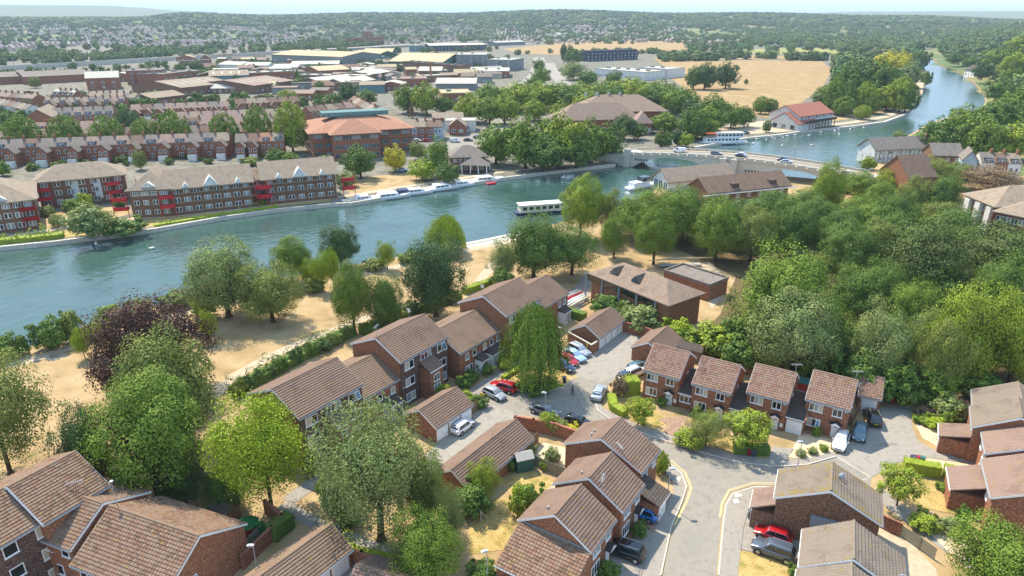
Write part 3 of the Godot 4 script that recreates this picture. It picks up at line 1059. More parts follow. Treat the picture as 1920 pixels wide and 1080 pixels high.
# ---------------------------------------------------------------- vehicles
func car(called: String, label: String, cat: String, kind: String, paint: String, x: float, z: float, deg: float, y := 0.03, group := "") -> Node3D:
	var key := "car " + kind + paint
	if cache.has(key):
		return copy(cache[key], label, Vector3(x, y, z), deg, group)
	# length, width, height, bonnet height, boot height, windscreen foot, roof front, roof rear, rear foot (from the middle, front is +x)
	var d: Array = {
		"hatch": [4.05, 1.76, 1.48, 0.90, 0.98, 1.02, 0.38, -1.30, -1.88],
		"suv": [4.55, 1.90, 1.68, 1.04, 1.08, 1.10, 0.42, -1.70, -2.12],
		"saloon": [4.65, 1.82, 1.44, 0.88, 1.00, 1.05, 0.30, -1.10, -1.80],
		"estate": [4.65, 1.84, 1.52, 0.92, 1.00, 1.05, 0.35, -1.75, -2.18],
		"van": [4.9, 1.95, 1.98, 1.12, 1.20, 1.75, 1.05, -2.30, -2.40],
	}[kind]
	var l: float = d[0] / 2
	var w: float = d[1] / 2
	var o := thing(called, label, cat, Vector3(x, y, z), deg, group)
	cache[key] = o
	var rings := []
	for s in [[-l, 0.78, 0.45, 0.72, d[4] - 0.22], [-l + 0.10, 0.90, 0.30, 0.60, d[4] - 0.06], [-l + 0.45, 0.97, 0.24, 0.60, d[4]], [-0.9, 1.0, 0.22, 0.60, lerpf(d[4], d[3], 0.4)], [0.3, 1.0, 0.22, 0.60, lerpf(d[4], d[3], 0.7)], [d[5] + 0.05, 0.985, 0.22, 0.60, d[3] + 0.03], [l - 0.75, 0.95, 0.24, 0.56, d[3] - 0.06], [l - 0.22, 0.87, 0.26, 0.52, d[3] - 0.17], [l - 0.05, 0.74, 0.30, 0.50, d[3] - 0.30], [l, 0.62, 0.40, 0.50, d[3] - 0.40]]:
		var ww: float = w * s[1]
		var top: float = s[4]
		var side := [Vector2(ww * 0.80, s[2]), Vector2(ww * 0.97, s[2] + 0.10), Vector2(ww, s[3]), Vector2(ww * 0.985, lerpf(s[3], top, 0.6)), Vector2(ww * 0.93, top - 0.05), Vector2(ww * 0.80, top), Vector2(ww * 0.35, top + 0.035)]
		var ring := PackedVector3Array()
		for p in side:
			ring.append(Vector3(s[0], p.y, p.x))
		for i in range(side.size() - 1, -1, -1):
			ring.append(Vector3(s[0], side[i].y, -side[i].x))
		rings.append(ring)
	part("body", loft(rings), mat[paint], o)
	var bw := w * 0.885
	var rw := w * 0.68
	var rh: float = d[2]
	var by0: float = d[3] - 0.05
	var by1: float = d[4] - 0.05
	var cab := []
	for s in [[d[8], bw * 0.93, by1, 0.0], [lerpf(d[8], d[7], 0.55), bw * 0.95, by1, 0.62], [d[7], bw, by1, 0.955], [lerpf(d[7], d[6], 0.5), bw, lerpf(by0, by1, 0.5), 1.0], [d[6], bw, by0, 0.965], [lerpf(d[6], d[5], 0.55), bw * 0.97, by0, 0.55], [d[5], bw * 0.93, by0, 0.0]]:
		var f: float = s[3]
		var th: float = lerpf(s[2] + 0.02, rh, f)
		var tw: float = lerpf(s[1], rw, f)
		var ring := PackedVector3Array()
		for p in [Vector2(s[1], s[2] - 0.05), Vector2(lerpf(s[1], tw, 0.5) + 0.02, lerpf(s[2], th, 0.5)), Vector2(tw, th - 0.06 * f), Vector2(tw - 0.10 * f, th), Vector2(tw * 0.4, th + 0.03 * f)]:
			ring.append(Vector3(s[0], p.y, p.x))
		for p in [Vector2(tw * 0.4, th + 0.03 * f), Vector2(tw - 0.10 * f, th), Vector2(tw, th - 0.06 * f), Vector2(lerpf(s[1], tw, 0.5) + 0.02, lerpf(s[2], th, 0.5)), Vector2(s[1], s[2] - 0.05)]:
			ring.append(Vector3(s[0], p.y, -p.x))
		cab.append(ring)
	part("roof", loft(cab), mat[paint], o)
	var glass := func(pts: Array, called_: String, m: String) -> void:
		var b := MB.new()
		var c3: Vector3 = (pts[0] + pts[1] + pts[2] + pts[3]) / 4.0
		var n: Vector3 = (pts[2] - pts[0]).cross(pts[3] - pts[1]).normalized()
		if n.dot(c3 - Vector3(0, 0.9, 0)) < 0:
			n = -n
		b.q(pts[0] + n * 0.022, pts[1] + n * 0.022, pts[2] + n * 0.022, pts[3] + n * 0.022)
		for i in 4:
			b.q(pts[i] - n * 0.05, pts[(i + 1) % 4] - n * 0.05, pts[(i + 1) % 4] + n * 0.022, pts[i] + n * 0.022)
		part(called_, b.mesh(), mat[m], o)
	var at := func(xa: float, f: float, zz: float, base: float) -> Vector3:
		return Vector3(xa, lerpf(base, rh, f), zz)
	glass.call([at.call(lerpf(d[5], d[6], 0.10), 0.10, bw * 0.80, by0), at.call(lerpf(d[5], d[6], 0.10), 0.10, -bw * 0.80, by0), at.call(lerpf(d[5], d[6], 0.88), 0.90, -rw * 0.86, by0), at.call(lerpf(d[5], d[6], 0.88), 0.90, rw * 0.86, by0)], "windscreen", "car_glass_pale")
	if kind != "van":
		glass.call([at.call(lerpf(d[8], d[7], 0.16), 0.22, bw * 0.76, by1), at.call(lerpf(d[8], d[7], 0.16), 0.22, -bw * 0.76, by1), at.call(lerpf(d[8], d[7], 0.86), 0.88, -rw * 0.82, by1), at.call(lerpf(d[8], d[7], 0.86), 0.88, rw * 0.82, by1)], "rear_window", "car_glass")
	for sgn in [1.0, -1.0]:
		var cut := [[d[5] - 0.25, d[6] - 0.02, d[6] - 0.62, d[6] - 0.62], [d[6] - 0.70, d[6] - 0.70, lerpf(d[7], d[8], 0.15), lerpf(d[7], d[8], 0.55)]]
		for ci in (1 if kind == "van" else 2):
			var k: Array = cut[ci]
			glass.call([Vector3(k[0], lerpf(lerpf(by0, by1, 0.5), rh, 0.10), sgn * (bw * 0.985)), Vector3(k[1], lerpf(by0, rh, 0.82), sgn * (rw + 0.055)), Vector3(k[2], lerpf(by0, rh, 0.84), sgn * (rw + 0.055)), Vector3(k[3], lerpf(lerpf(by0, by1, 0.5), rh, 0.10), sgn * (bw * 0.985))], "side_window", "car_glass")
		part("door_mirror", MB.new().ball(Vector3(d[5] - 0.30, d[3] + 0.10, sgn * (w + 0.06)), Vector3(0.09, 0.08, 0.11), 8).mesh(), mat[paint], o)
		part("headlight", MB.new().ball(Vector3(l - 0.24, d[3] - 0.26, sgn * w * 0.66), Vector3(0.20, 0.085, 0.17), 8).mesh(), mat.lens, o)
		part("tail_light", MB.new().ball(Vector3(-l + 0.10, d[4] - 0.22, sgn * w * 0.74), Vector3(0.09, 0.15, 0.14), 8).mesh(), mat.lens_red, o)
		for ax in [l - 0.83, -l + 0.80]:
			var wr := 0.35 if kind == "suv" else 0.32
			part("wheel_arch", MB.new().cyl(Vector3(ax, wr + 0.03, sgn * (w - 0.25)), Vector3(ax, wr + 0.03, sgn * (w + 0.006)), wr + 0.07, wr + 0.07, 16).mesh(), mat.black_plastic, o)
			var tyre := part("wheel", MB.new().cyl(Vector3(ax, wr, sgn * (w - 0.2)), Vector3(ax, wr, sgn * (w + 0.015)), wr, wr - 0.01, 16).mesh(), mat.tyre, o)
			var rm := MB.new().cyl(Vector3(ax, wr, sgn * (w + 0.01)), Vector3(ax, wr, sgn * (w + 0.028)), wr * 0.68, wr * 0.62, 12)
			part("rim", rm.mesh(), mat.rim, tyre)
	part("grille", MB.new().box(Vector3(l - 0.04, d[3] - 0.44, -w * 0.38), Vector3(l + 0.015, d[3] - 0.27, w * 0.38)).mesh(), mat.black_plastic, o)
	part("number_plate", MB.new().box(Vector3(l - 0.01, 0.42, -0.26), Vector3(l + 0.03, 0.53, 0.26)).mesh(), mat.white_paint, o)
	part("number_plate", MB.new().box(Vector3(-l - 0.02, 0.66, -0.26), Vector3(-l + 0.06, 0.77, 0.26)).mesh(), mat.plate_yellow, o)
	if kind in ["suv", "estate"]:
		for sgn in [1.0, -1.0]:
			part("roof_rail", MB.new().cyl(Vector3(d[7] + 0.1, rh + 0.03, sgn * rw * 0.86), Vector3(d[6] - 0.1, rh + 0.03, sgn * rw * 0.86), 0.03, 0.03, 6).mesh(), mat.metal, o)
	return o


# hull with pointed bow (+x), then what stands on it
func hull(l: float, w: float, h: float) -> ArrayMesh:
	var rings := []
	for s in [[-0.5, 0.86, 1.0], [-0.3, 0.98, 0.96], [0.0, 1.0, 0.98], [0.22, 0.88, 1.06], [0.38, 0.55, 1.18], [0.47, 0.22, 1.30], [0.5, 0.03, 1.34]]:
		var ww: float = w * 0.5 * s[1]
		var ring := PackedVector3Array()
		for p in [Vector2(0.05 * ww, -0.35), Vector2(ww * 0.75, -0.2), Vector2(ww * 0.93, h * 0.5 * s[2]), Vector2(ww, h * s[2]), Vector2(ww * 0.9, h * s[2] + 0.02)]:
			ring.append(Vector3(s[0] * l, p.y, p.x))
		for p in [Vector2(ww * 0.9, h * s[2] + 0.02), Vector2(ww, h * s[2]), Vector2(ww * 0.93, h * 0.5 * s[2]), Vector2(ww * 0.75, -0.2), Vector2(0.05 * ww, -0.35)]:
			ring.append(Vector3(s[0] * l, p.y, -p.x))
		rings.append(ring)
	return loft(rings)


func cabin(x0: float, x1: float, w: float, y0: float, y1: float, rake := 0.5) -> ArrayMesh:
	return MB.new().slab([Vector2(x0, y0), Vector2(x1, y0), Vector2(x1 - rake, y1), Vector2(x0 + rake * 0.4, y1)], -w / 2, w / 2).mesh()


func cruiser(label: String, x: float, z: float, deg: float, l: float, canvas := "") -> void:
	var o := thing("cabin_cruiser", label, "boat", Vector3(x, -1.0, z), deg, "boats moored along the far quay")
	var w := l * 0.33
	part("hull", hull(l, w, 1.0), mat.gelcoat, o)
	part("deck", MB.new().box(Vector3(-l * 0.46, 0.86, -w * 0.38), Vector3(l * 0.25, 1.04, w * 0.38)).mesh(), mat.cream_paint, o)
	var c := part("cabin", cabin(-l * 0.18, l * 0.27, w * 0.72, 1.0, 1.95, 1.0), mat.gelcoat, o)
	part("cabin_roof", MB.new().box(Vector3(-l * 0.16, 1.95, -w * 0.38), Vector3(l * 0.17, 2.05, w * 0.38)).mesh(), mat.gelcoat, c)
	for sgn in [1.0, -1.0]:
		for i in 3:
			var xx := -l * 0.13 + i * l * 0.10
			part("window", MB.new().box(Vector3(xx, 1.32, sgn * w * 0.36 - 0.02), Vector3(xx + l * 0.08, 1.75, sgn * w * 0.36 + 0.02)).mesh(), mat.car_glass, c)
		part("rail", MB.new().cyl(Vector3(l * 0.1, 1.55, sgn * w * 0.44), Vector3(l * 0.46, 1.75, sgn * 0.1), 0.03, 0.03, 5).cyl(Vector3(l * 0.28, 1.0, sgn * w * 0.34), Vector3(l * 0.28, 1.65, sgn * w * 0.3), 0.02, 0.02, 5).mesh(), mat.metal, o)
	part("windscreen", MB.new().slab([Vector2(l * 0.25, 1.15), Vector2(l * 0.27, 1.16), Vector2(l * 0.27 - 0.75, 1.88), Vector2(l * 0.25 - 0.75, 1.87)], -w * 0.33, w * 0.33).mesh(), mat.car_glass, c)
	if canvas:
		part("canopy", cabin(-l * 0.44, -l * 0.15, w * 0.8, 1.0, 2.15, 0.3), mat[canvas], o)


# ---------------------------------------------------------------- small things
func wall_run(called: String, label: String, cat: String, pts: Array, h: float, th: float, m: String, cap := "", group := "", pier := 0.0) -> Node3D:
	var t := thing(called, label, cat, Vector3.ZERO, 0.0, group)
	var o := poly(pts)
	var b := MB.new()
	var cp := MB.new()
	for i in o.size() - 1:
		var u := (o[i + 1] - o[i]).normalized()
		var s := Vector2(-u.y, u.x)
		var place := Transform3D(Basis(Vector3(u.x, 0, u.y), Vector3.UP, Vector3(s.x, 0, s.y)), Vector3(o[i].x, 0, o[i].y))
		var l := o[i].distance_to(o[i + 1])
		b.box(Vector3(-th * 0.49, -0.2, -th / 2), Vector3(l + th * 0.49, h, th / 2), place)
		cp.box(Vector3(-th * 0.7, h, -th * 0.72), Vector3(l + th * 0.7, h + 0.07, th * 0.72), place)
		if pier > 0:
			var n := maxi(1, roundi(l / pier))
			for k in n + 1:
				var x := l * k / n
				part("pier", MB.new().box(Vector3(x - 0.17, -0.2, -0.19), Vector3(x + 0.17, h + 0.11, 0.19), place).mesh(), mat[m], t)
	part("wall", b.mesh(), mat[m], t)
	if cap:
		part("coping", cp.mesh(), mat[cap], t)
	return t


# posts with boards between: each board and each post is a piece
func fence(label: String, pts: Array, h: float, m: String, rails := false, group := "") -> Node3D:
	var t := thing("garden_fence", label, "fence", Vector3.ZERO, 0.0, group)
	var o := poly(pts)
	for i in o.size() - 1:
		var u := (o[i + 1] - o[i]).normalized()
		var s := Vector2(-u.y, u.x)
		var l := o[i].distance_to(o[i + 1])
		var n := maxi(1, roundi(l / 1.85))
		for k in n:
			var a := o[i] + u * (l * k / n)
			var place := Transform3D(Basis(Vector3(u.x, 0, u.y), Vector3.UP, Vector3(s.x, 0, s.y)), Vector3(a.x, 0, a.y))
			var w := l / n
			part("post", MB.new().box(Vector3(-0.06, -0.3, -0.06), Vector3(0.06, h + 0.08, 0.06)).mesh(), mat[m], t, place)
			var p := MB.new()
			if rails:
				for e in 5:
					part("rail", MB.new().box(Vector3(0.061, 0.15 + e * (h - 0.2) / 5.0, -0.02), Vector3(w - 0.061, 0.15 + (e + 0.82) * (h - 0.2) / 5.0, 0.02)).mesh(), mat[m], t, place)
			else:
				var nb := 12
				for e in nb:
					var x := 0.062 + (w - 0.124) * e / nb
					p.box(Vector3(x, 0.03, -0.016 + 0.008 * (e % 2)), Vector3(x + (w - 0.124) / nb - 0.012, h, 0.012 + 0.008 * (e % 2)))
				part("panel", p.mesh(), mat[m], t, place)
	return t


func wheelie_bin(label: String, x: float, z: float, deg: float, body: String, lid: String) -> void:
	var o := thing("wheelie_bin", label, "bin", Vector3(x, 0.02, z), deg, "wheelie bins by the houses")
	var b := MB.new()
	var lo := [Vector3(-0.22, 0.06, -0.22), Vector3(0.22, 0.06, -0.22), Vector3(0.22, 0.06, 0.22), Vector3(-0.22, 0.06, 0.22)]
	var hi := [Vector3(-0.29, 0.98, -0.32), Vector3(0.29, 0.98, -0.32), Vector3(0.29, 0.98, 0.32), Vector3(-0.29, 0.98, 0.32)]
	for i in 4:
		b.q(lo[(i + 1) % 4], lo[i], hi[i], hi[(i + 1) % 4])
	b.q(lo[0], lo[1], lo[2], lo[3])
	part("body", b.mesh(), mat[body], o)
	part("lid", MB.new().slab([Vector2(-0.35, 0.98), Vector2(0.36, 0.98), Vector2(0.36, 1.03), Vector2(0.1, 1.09), Vector2(-0.35, 1.07)], -0.31, 0.31, Transform3D(Basis(Vector3.UP, PI / 2), Vector3.ZERO)).mesh(), mat[lid], o)
	part("handle", MB.new().cyl(Vector3(-0.22, 0.96, -0.38), Vector3(0.22, 0.96, -0.38), 0.025, 0.025, 6).mesh(), mat.black_plastic, o)
	for s in [-0.24, 0.24]:
		part("wheel", MB.new().cyl(Vector3(s - 0.03, 0.1, -0.24), Vector3(s + 0.03, 0.1, -0.24), 0.1, 0.1, 10).mesh(), mat.tyre, o)


func lamp_post(label: String, x: float, z: float, h: float, deg: float, m := "galvanised", y := 0.0) -> void:
	var o := thing("street_lamp", label, "street lamp", Vector3(x, y, z), deg, "street lamps")
	part("pole", MB.new().cyl(Vector3(0, -0.2, 0), Vector3(0, 1.2, 0), 0.09, 0.085, 8).cyl(Vector3(0, 1.2, 0), Vector3(0, h, 0), 0.055, 0.045, 8).mesh(), mat[m], o)
	var head := part("lamp_head", MB.new().slab([Vector2(-0.1, h), Vector2(0.55, h + 0.02), Vector2(0.62, h + 0.1), Vector2(0.3, h + 0.2), Vector2(-0.1, h + 0.14)], -0.15, 0.15).mesh(), mat.grey_paint, o)
	part("lens", MB.new().box(Vector3(0.05, h - 0.04, -0.11), Vector3(0.52, h + 0.0, 0.11)).mesh(), mat.lens, head)


func sheet(called: String, pts: Array, y: float, m: String, thick := 0.0) -> MeshInstance3D:
	return setting(called, MB.new().prism(poly(pts), y - thick, y).mesh(), mat[m])


# a strip of some width along a line
func strip(called: String, pts: Array, w: float, y: float, m: String, thick := 0.0) -> MeshInstance3D:
	var o := poly(pts)
	var left := PackedVector2Array()
	var right := PackedVector2Array()
	for i in o.size():
		var a := o[maxi(i - 1, 0)]
		var b := o[mini(i + 1, o.size() - 1)]
		var u := (b - a).normalized()
		left.append(o[i] + Vector2(-u.y, u.x) * w / 2)
		right.append(o[i] - Vector2(-u.y, u.x) * w / 2)
	var mb := MB.new()
	for i in o.size() - 1:
		var p := [left[i], left[i + 1], right[i + 1], right[i]]
		mb.q(Vector3(p[0].x, y, p[0].y), Vector3(p[1].x, y, p[1].y), Vector3(p[2].x, y, p[2].y), Vector3(p[3].x, y, p[3].y))
		if thick > 0:
			mb.q(Vector3(p[0].x, y - thick, p[0].y), Vector3(p[1].x, y - thick, p[1].y), Vector3(p[1].x, y, p[1].y), Vector3(p[0].x, y, p[0].y))
			mb.q(Vector3(p[3].x, y - thick, p[3].y), Vector3(p[2].x, y - thick, p[2].y), Vector3(p[2].x, y, p[2].y), Vector3(p[3].x, y, p[3].y))
	return setting(called, mb.mesh(), mat[m])


func shed(called: String, label: String, x: float, z: float, deg: float, l: float, w: float, he: float, hr: float, wall: String, roof: String) -> void:
	var o := thing(called, label, "shed", Vector3(x, 0, z), deg)
	var zy := Transform3D(Basis(Vector3.BACK, Vector3.UP, Vector3.LEFT), Vector3.ZERO)
	part("wall", MB.new().slab([Vector2(-w / 2, 0), Vector2(w / 2, 0), Vector2(w / 2, he), Vector2(0, hr), Vector2(-w / 2, he)], -l / 2, l / 2, zy).mesh(), mat[wall], o)
	for s in [1.0, -1.0]:
		var a := Vector2(s * (w / 2 + 0.12), he - 0.06)
		part("roof", MB.new().slab([Vector2(0, hr), Vector2(0, hr + 0.07), a + Vector2(0, 0.07), a], -l / 2 - 0.1, l / 2 + 0.1, zy).mesh(), mat[roof], o)
	part("door", MB.new().box(Vector3(-0.4, 0.02, w / 2), Vector3(0.4, he - 0.1, w / 2 + 0.04)).mesh(), mat[wall], o)


# ---------------------------------------------------------------- the place
func _ready() -> void:
	var cam := Camera3D.new()
	cam.name = "camera"
	cam.position = Vector3(0, 54, 0)
	cam.rotation_degrees = Vector3(-21.7, 0, 0)
	cam.fov = 45.747
	cam.near = 0.5
	cam.far = 30000.0
	cam.current = true
	add_child(cam)
	var env := Environment.new()
	env.background_mode = Environment.BG_SKY
	var sky := Sky.new()
	var sm := ProceduralSkyMaterial.new()
	sm.sky_top_color = Color(0.58, 0.70, 0.85)
	sm.sky_horizon_color = Color(0.76, 0.85, 0.94)
	sm.sky_curve = 0.16
	sm.ground_bottom_color = Color(0.42, 0.42, 0.36)
	sm.ground_horizon_color = Color(0.72, 0.76, 0.78)
	sm.sun_angle_max = 20.0
	sky.sky_material = sm
	env.sky = sky
	env.background_energy_multiplier = 1.28
	env.tonemap_mode = Environment.TONE_MAPPER_LINEAR
	env.tonemap_exposure = 1.62
	env.sdfgi_enabled = true
	env.ssao_enabled = true
	env.ssil_enabled = true
	env.fog_enabled = true
	env.fog_density = 0.000095
	env.fog_light_color = Color(0.80, 0.88, 0.95)
	var we := WorldEnvironment.new()
	we.name = "environment"
	we.environment = env
	add_child(we)
	var sun := DirectionalLight3D.new()
	sun.name = "sun"
	sun.light_energy = 1.6
	sun.light_color = Color(1.0, 0.955, 0.88)
	sun.light_angular_distance = 0.5
	sun.shadow_enabled = true
	add_child(sun)
	sun.look_at_from_position(Vector3(-36, 80, -48), Vector3.ZERO)
	rng.seed = 7
	make_materials()
	make_plants()
	build_land()
	build_estate()
	build_estate_things()
	build_trees()
	build_far()


func build_land() -> void:
	plain("road_repair", Color(0.52, 0.50, 0.46), 0.95)
	# the near bank, the far bank and the river between them
	var near_bank := [-148.21, -88.28, -102.51, -90.59, -86.99, -103.35, -84.72, -108.2, -81.27, -115.06, -76.26, -122.42, -68.91, -129.19, -63.03, -133.57, -52.04, -141.45, -39.54, -148.73, -25.92, -157.08, -11.83, -165.86, -1.83, -172.67, 5.81, -178.49, 15.16, -187.36, 26.68, -194.69, 36.99, -200.07, 45.95, -220.13, 51.39, -233.19, 70.88, -242.43, 85.99, -247.75, 100.61, -245.07, 113.45, -239, 123.71, -240.7, 140.46, -263.06, 175.77, -310.22, 189.22, -332.2, 228.83, -380.1, 260.22, -410.43, 295, -440.32, 323.83, -480.89, 349.8, -521.8, 396.97, -607.1, 449.16, -703.92, 480.59, -776.19, 495.42, -818.01, 530.14, -894.87, 571.25, -974.68]
	var far_bank := [-234.92, -128.34, -160.46, -153.95, -129.34, -164.12, -118.62, -168.52, -107.9, -174.09, -97.99, -180, -83.83, -192.38, -70.96, -200.69, -56.4, -207.03, -50.46, -207.94, -41.22, -215.13, -28.34, -225.65, -16.69, -234.01, -5.36, -242.43, 11.97, -253.3, 28.82, -262.06, 40.59, -268.21, 47.47, -275.74, 61.69, -293.27, 80.53, -304.81, 112.47, -330.64, 131.79, -340.19, 149.19, -352.87, 164.97, -359.83, 181.11, -368.37, 205.53, -384.17, 236.47, -418.74, 277.88, -480.89, 329.43, -565.62, 378.78, -649.23, 444.89, -768.32, 522.14, -916.34]
	var near_land := near_bank + [650, -1250, 5500, -1250, 5500, 700, -2200, 700, -2200, -75]
	var far_land: Array = far_bank.duplicate()
	far_land += [660, -1250]
	far_land = far_land + [660, -1300, 5500, -1300, 5500, -9500, -7000, -9500, -7000, -170]
	setting("ground", MB.new().prism(poly(near_land), -3.0, 0.0).mesh(), mat.dry_grass)
	setting("ground", MB.new().prism(poly(far_land), -3.0, 0.0).mesh(), mat.town_ground)
	setting("river", MB.new().prism(poly([-3000, 200, 1500, 200, 1500, -1400, -3000, -1400]), -1.0, -1.0).mesh(), mat.water)
	# quay edges
	strip("quay_edge", [-159.76, -153.18, -129.04, -163.69, -118.34, -168.07, -107.63, -173.62, -97.75, -179.49, -83.61, -191.81, -70.76, -200.07, -56.24, -206.38, -50.33, -207.35, -41.1, -214.43, -28.27, -224.96, -16.64, -233.19, -5.35, -241.56, 11.93, -252.36, 28.71, -261.06, 40.44, -267.17], 0.9, 0.16, "concrete", 1.6)
	strip("quay_edge", [80.37, -304.15, 112.22, -329.87, 131.5, -339.37, 148.84, -352, 164.65, -359.1, 180.67, -367.42, 205.01, -383.14, 235.82, -417.53], 1.5, 0.2, "concrete", 1.6)
	strip("quay_edge", [-11.83, -165.86, -1.83, -172.67, 5.81, -178.49], 1.6, 0.15, "concrete", 1.4)
	# riverside walks
	strip("riverside_path", [-86.83, -98.12, -80.79, -103.15, -77.63, -107.36, -74.16, -110.33, -69.98, -116.23, -64.42, -121.65, -58.4, -127.51, -47.46, -134.17], 2.4, 0.03, "flagstone")
	strip("riverside_path", [-36.82, -142.12, -24.92, -150.19, -16.81, -156.68, -10.63, -161.57, 0, -168.52, 9.94, -174.09], 2.6, 0.03, "flagstone")
	sheet("quay", [-11.8, -165.42, -1.83, -172.2, 5.79, -177.99, 8.52, -174.09, -1.37, -167.18, -10.58, -160.74], 0.025, "concrete")
	strip("worn_track", [-45.97, -90.59, -44.81, -97.24, -41.68, -103.35, -37.84, -108.83, -33.41, -113.9, -29.95, -118.39, -25.16, -122.94, -21.47, -126.4], 2.2, 0.02, "flagstone")
	strip("worn_track", [-8.78, -129.76, -6.53, -142.12, -3.8, -152.8, 0, -160.74], 2.4, 0.02, "flagstone")
	strip("river_walk", [-134.32, -171.27, -128.4, -175.05, -122.63, -182.05, -108.77, -189.56, -98.06, -192.95, -85.9, -197.65, -72.37, -205.09, -60.93, -211.69, -51.99, -217.25, -36.4, -229.21, -22.69, -239, -5.94, -251.43, 8.15, -259.08], 3.0, 0.05, "flagstone")
	strip("river_walk", [116.57, -343.49, 135.46, -350.26, 156.19, -362.75, 187.5, -382.12, 213.3, -401.3, 244.98, -437.67, 304.64, -529.27, 373.42, -649.23], 5.0, 0.06, "flagstone")
	# the estate road and its courts
	sheet("road", [15.6, -54.45, 15.67, -54.81, 18.3, -61.97, 20.64, -66.56, 21.75, -69.04, 21.69, -71.9, 20.55, -74.47, 16.76, -78.92, 14.58, -84.23, 16.62, -82.58, 18.89, -80.59, 21.84, -78.8, 24.98, -76.83, 29.26, -74.47, 33.12, -73.56, 35.17, -73.5, 38.29, -73.9, 42.79, -75.63, 45.16, -70.82, 44.13, -69.25, 38.56, -67.04, 32.81, -69.46, 29.94, -69.56, 26.7, -68.23, 25.18, -65.88, 24.31, -63.74, 21.21, -54.81, 21.06, -54.45], 0.025, "asphalt")
	sheet("road", [16.64, -79.05, 12.04, -82.17, 7.62, -83.53, 3.86, -84.79, 1.17, -85.93, -2.39, -88.13, -6.08, -90.12, -5.78, -92.18, -2.94, -94.32, -0.42, -93.65, 0.83, -92.34, 4.69, -91.86, 8.08, -93.32, 9.55, -96.02, 11.63, -97.24, 17.26, -97.41, 15.13, -94.32, 13.52, -91.38, 12.68, -89.04, 12.81, -86.8, 14.66, -84.23], 0.027, "asphalt")
	sheet("garage_court", [10.64, -96.71, 9.52, -99.94, 8.28, -105.32, 11.6, -109.47, 15.12, -107.05, 20.55, -114.59, 24.41, -111.43, 21.41, -106.74, 19.83, -99.94, 17.26, -97.41, 14.42, -95.33], 0.033, "old_asphalt")
	sheet("garage_court", [-4.43, -89.5, -6.27, -86.51, -8.28, -82.17, -11.63, -75.63, -12.44, -71.14, -10.64, -70.08, -7.64, -74.24, -3.72, -80.98, 0, -83.95, 1.94, -85.35, -1.19, -87.39], 0.033, "old_asphalt")
	sheet("parking_court", [53.09, -86.07, 54.68, -87.69, 59.6, -88.28, 56.51, -82.17, 55.54, -79.05, 56.3, -77.31, 60.76, -75.28, 60.03, -73.79, 54.79, -75.28, 52.7, -74.93, 50.18, -74.13, 45.2, -71.03, 42.74, -75.52, 45.52, -78.05], 0.033, "old_asphalt")
	# pavements with kerbs
	sheet("pavement", [13.45, -54.45, 13.51, -54.81, 15.55, -60.26, 17.7, -64.66, 19.56, -67.73, 20.07, -70.08, 19.16, -72.78, 20.32, -74.36, 21.49, -71.9, 21.51, -69.15, 20.39, -66.56, 18.05, -61.97, 15.45, -54.81, 15.38, -54.45], 0.13, "pavement", 0.2)
	sheet("pavement", [21.33, -54.45, 21.43, -54.81, 24.51, -63.56, 25.38, -65.69, 26.78, -67.83, 29.87, -69.15, 32.66, -69.04, 32.12, -67.53, 29.14, -65.79, 27.58, -64.48, 26.29, -61.97, 23.43, -54.81, 23.32, -54.45], 0.13, "pavement", 0.2)
	sheet("pavement", [12.5, -88.89, 12.64, -86.65, 14.4, -84.02, 16.44, -82.37, 18.71, -80.39, 21.65, -78.61, 24.79, -76.65, 29.06, -74.3, 33.05, -73.36, 35.1, -73.31, 38.28, -73.69, 42.79, -75.46, 43.09, -76.47, 38.59, -74.82, 33.56, -74.82, 29.68, -75.87, 25.35, -78.3, 22.14, -80.2, 19.64, -81.77, 16.84, -83.95, 14.93, -85.64, 13.53, -87.54, 13.19, -89.35], 0.13, "pavement", 0.2)
	for e in [[15.45, -54.81, 18.05, -61.97, 20.39, -66.56, 21.51, -69.15, 21.49, -71.9, 20.32, -74.36], [21.43, -54.81, 24.51, -63.56, 25.38, -65.69, 26.78, -67.83, 29.87, -69.15, 32.66, -69.04], [12.5, -88.89, 12.64, -86.65, 14.4, -84.02, 16.44, -82.37, 18.71, -80.39, 21.65, -78.61, 24.79, -76.65, 29.06, -74.3, 33.05, -73.36, 35.1, -73.31, 38.28, -73.69, 42.79, -75.46]]:
		strip("kerb", e, 0.16, 0.145, "kerb", 0.2)
	for e in [[18.51, -62.4, 20.81, -66.46, 21.98, -69.04, 21.92, -72.01, 20.71, -74.59], [18.63, -62.4, 20.97, -66.46, 22.18, -69.04, 22.12, -72.11, 20.9, -74.82], [24.19, -63.74, 25.11, -66.07, 26.6, -68.43, 29.96, -69.82, 32.9, -69.72], [24.04, -63.74, 24.98, -66.17, 26.56, -68.64, 29.98, -70.08, 33, -69.98]]:
		strip("yellow_line", e, 0.075, 0.037, "yellow_line")
	strip("road_marking", [42.74, -75.52, 45.18, -71.14, 43.99, -70.61], 0.1, 0.041, "white_line")
	# the grass island with the willow
	sheet("grass_island", [-1.45, -95.85, 1.85, -99.94, 3.58, -101.81, 8.68, -98.12, 9.55, -96.02, 8.1, -93.49, 4.7, -92.1, 0.83, -92.59, -0.42, -93.49], 0.13, "garden_grass", 0.2)
	strip("kerb", [-1.45, -95.85, -0.42, -93.49, 0.83, -92.54, 4.7, -92.05, 8.09, -93.44, 9.55, -96.02], 0.2, 0.15, "kerb", 0.2)
	# drives, gardens and yards
	sheet("driveway", [20.93, -84.51, 22.14, -82.98, 20.12, -78.92, 23.4, -77.68, 26.14, -82.58, 24.82, -85.35], 0.05, "paving")
	sheet("driveway", [35.13, -77.68, 37.96, -77.19, 35.4, -74.13, 33.39, -74.36], 0.05, "old_asphalt")
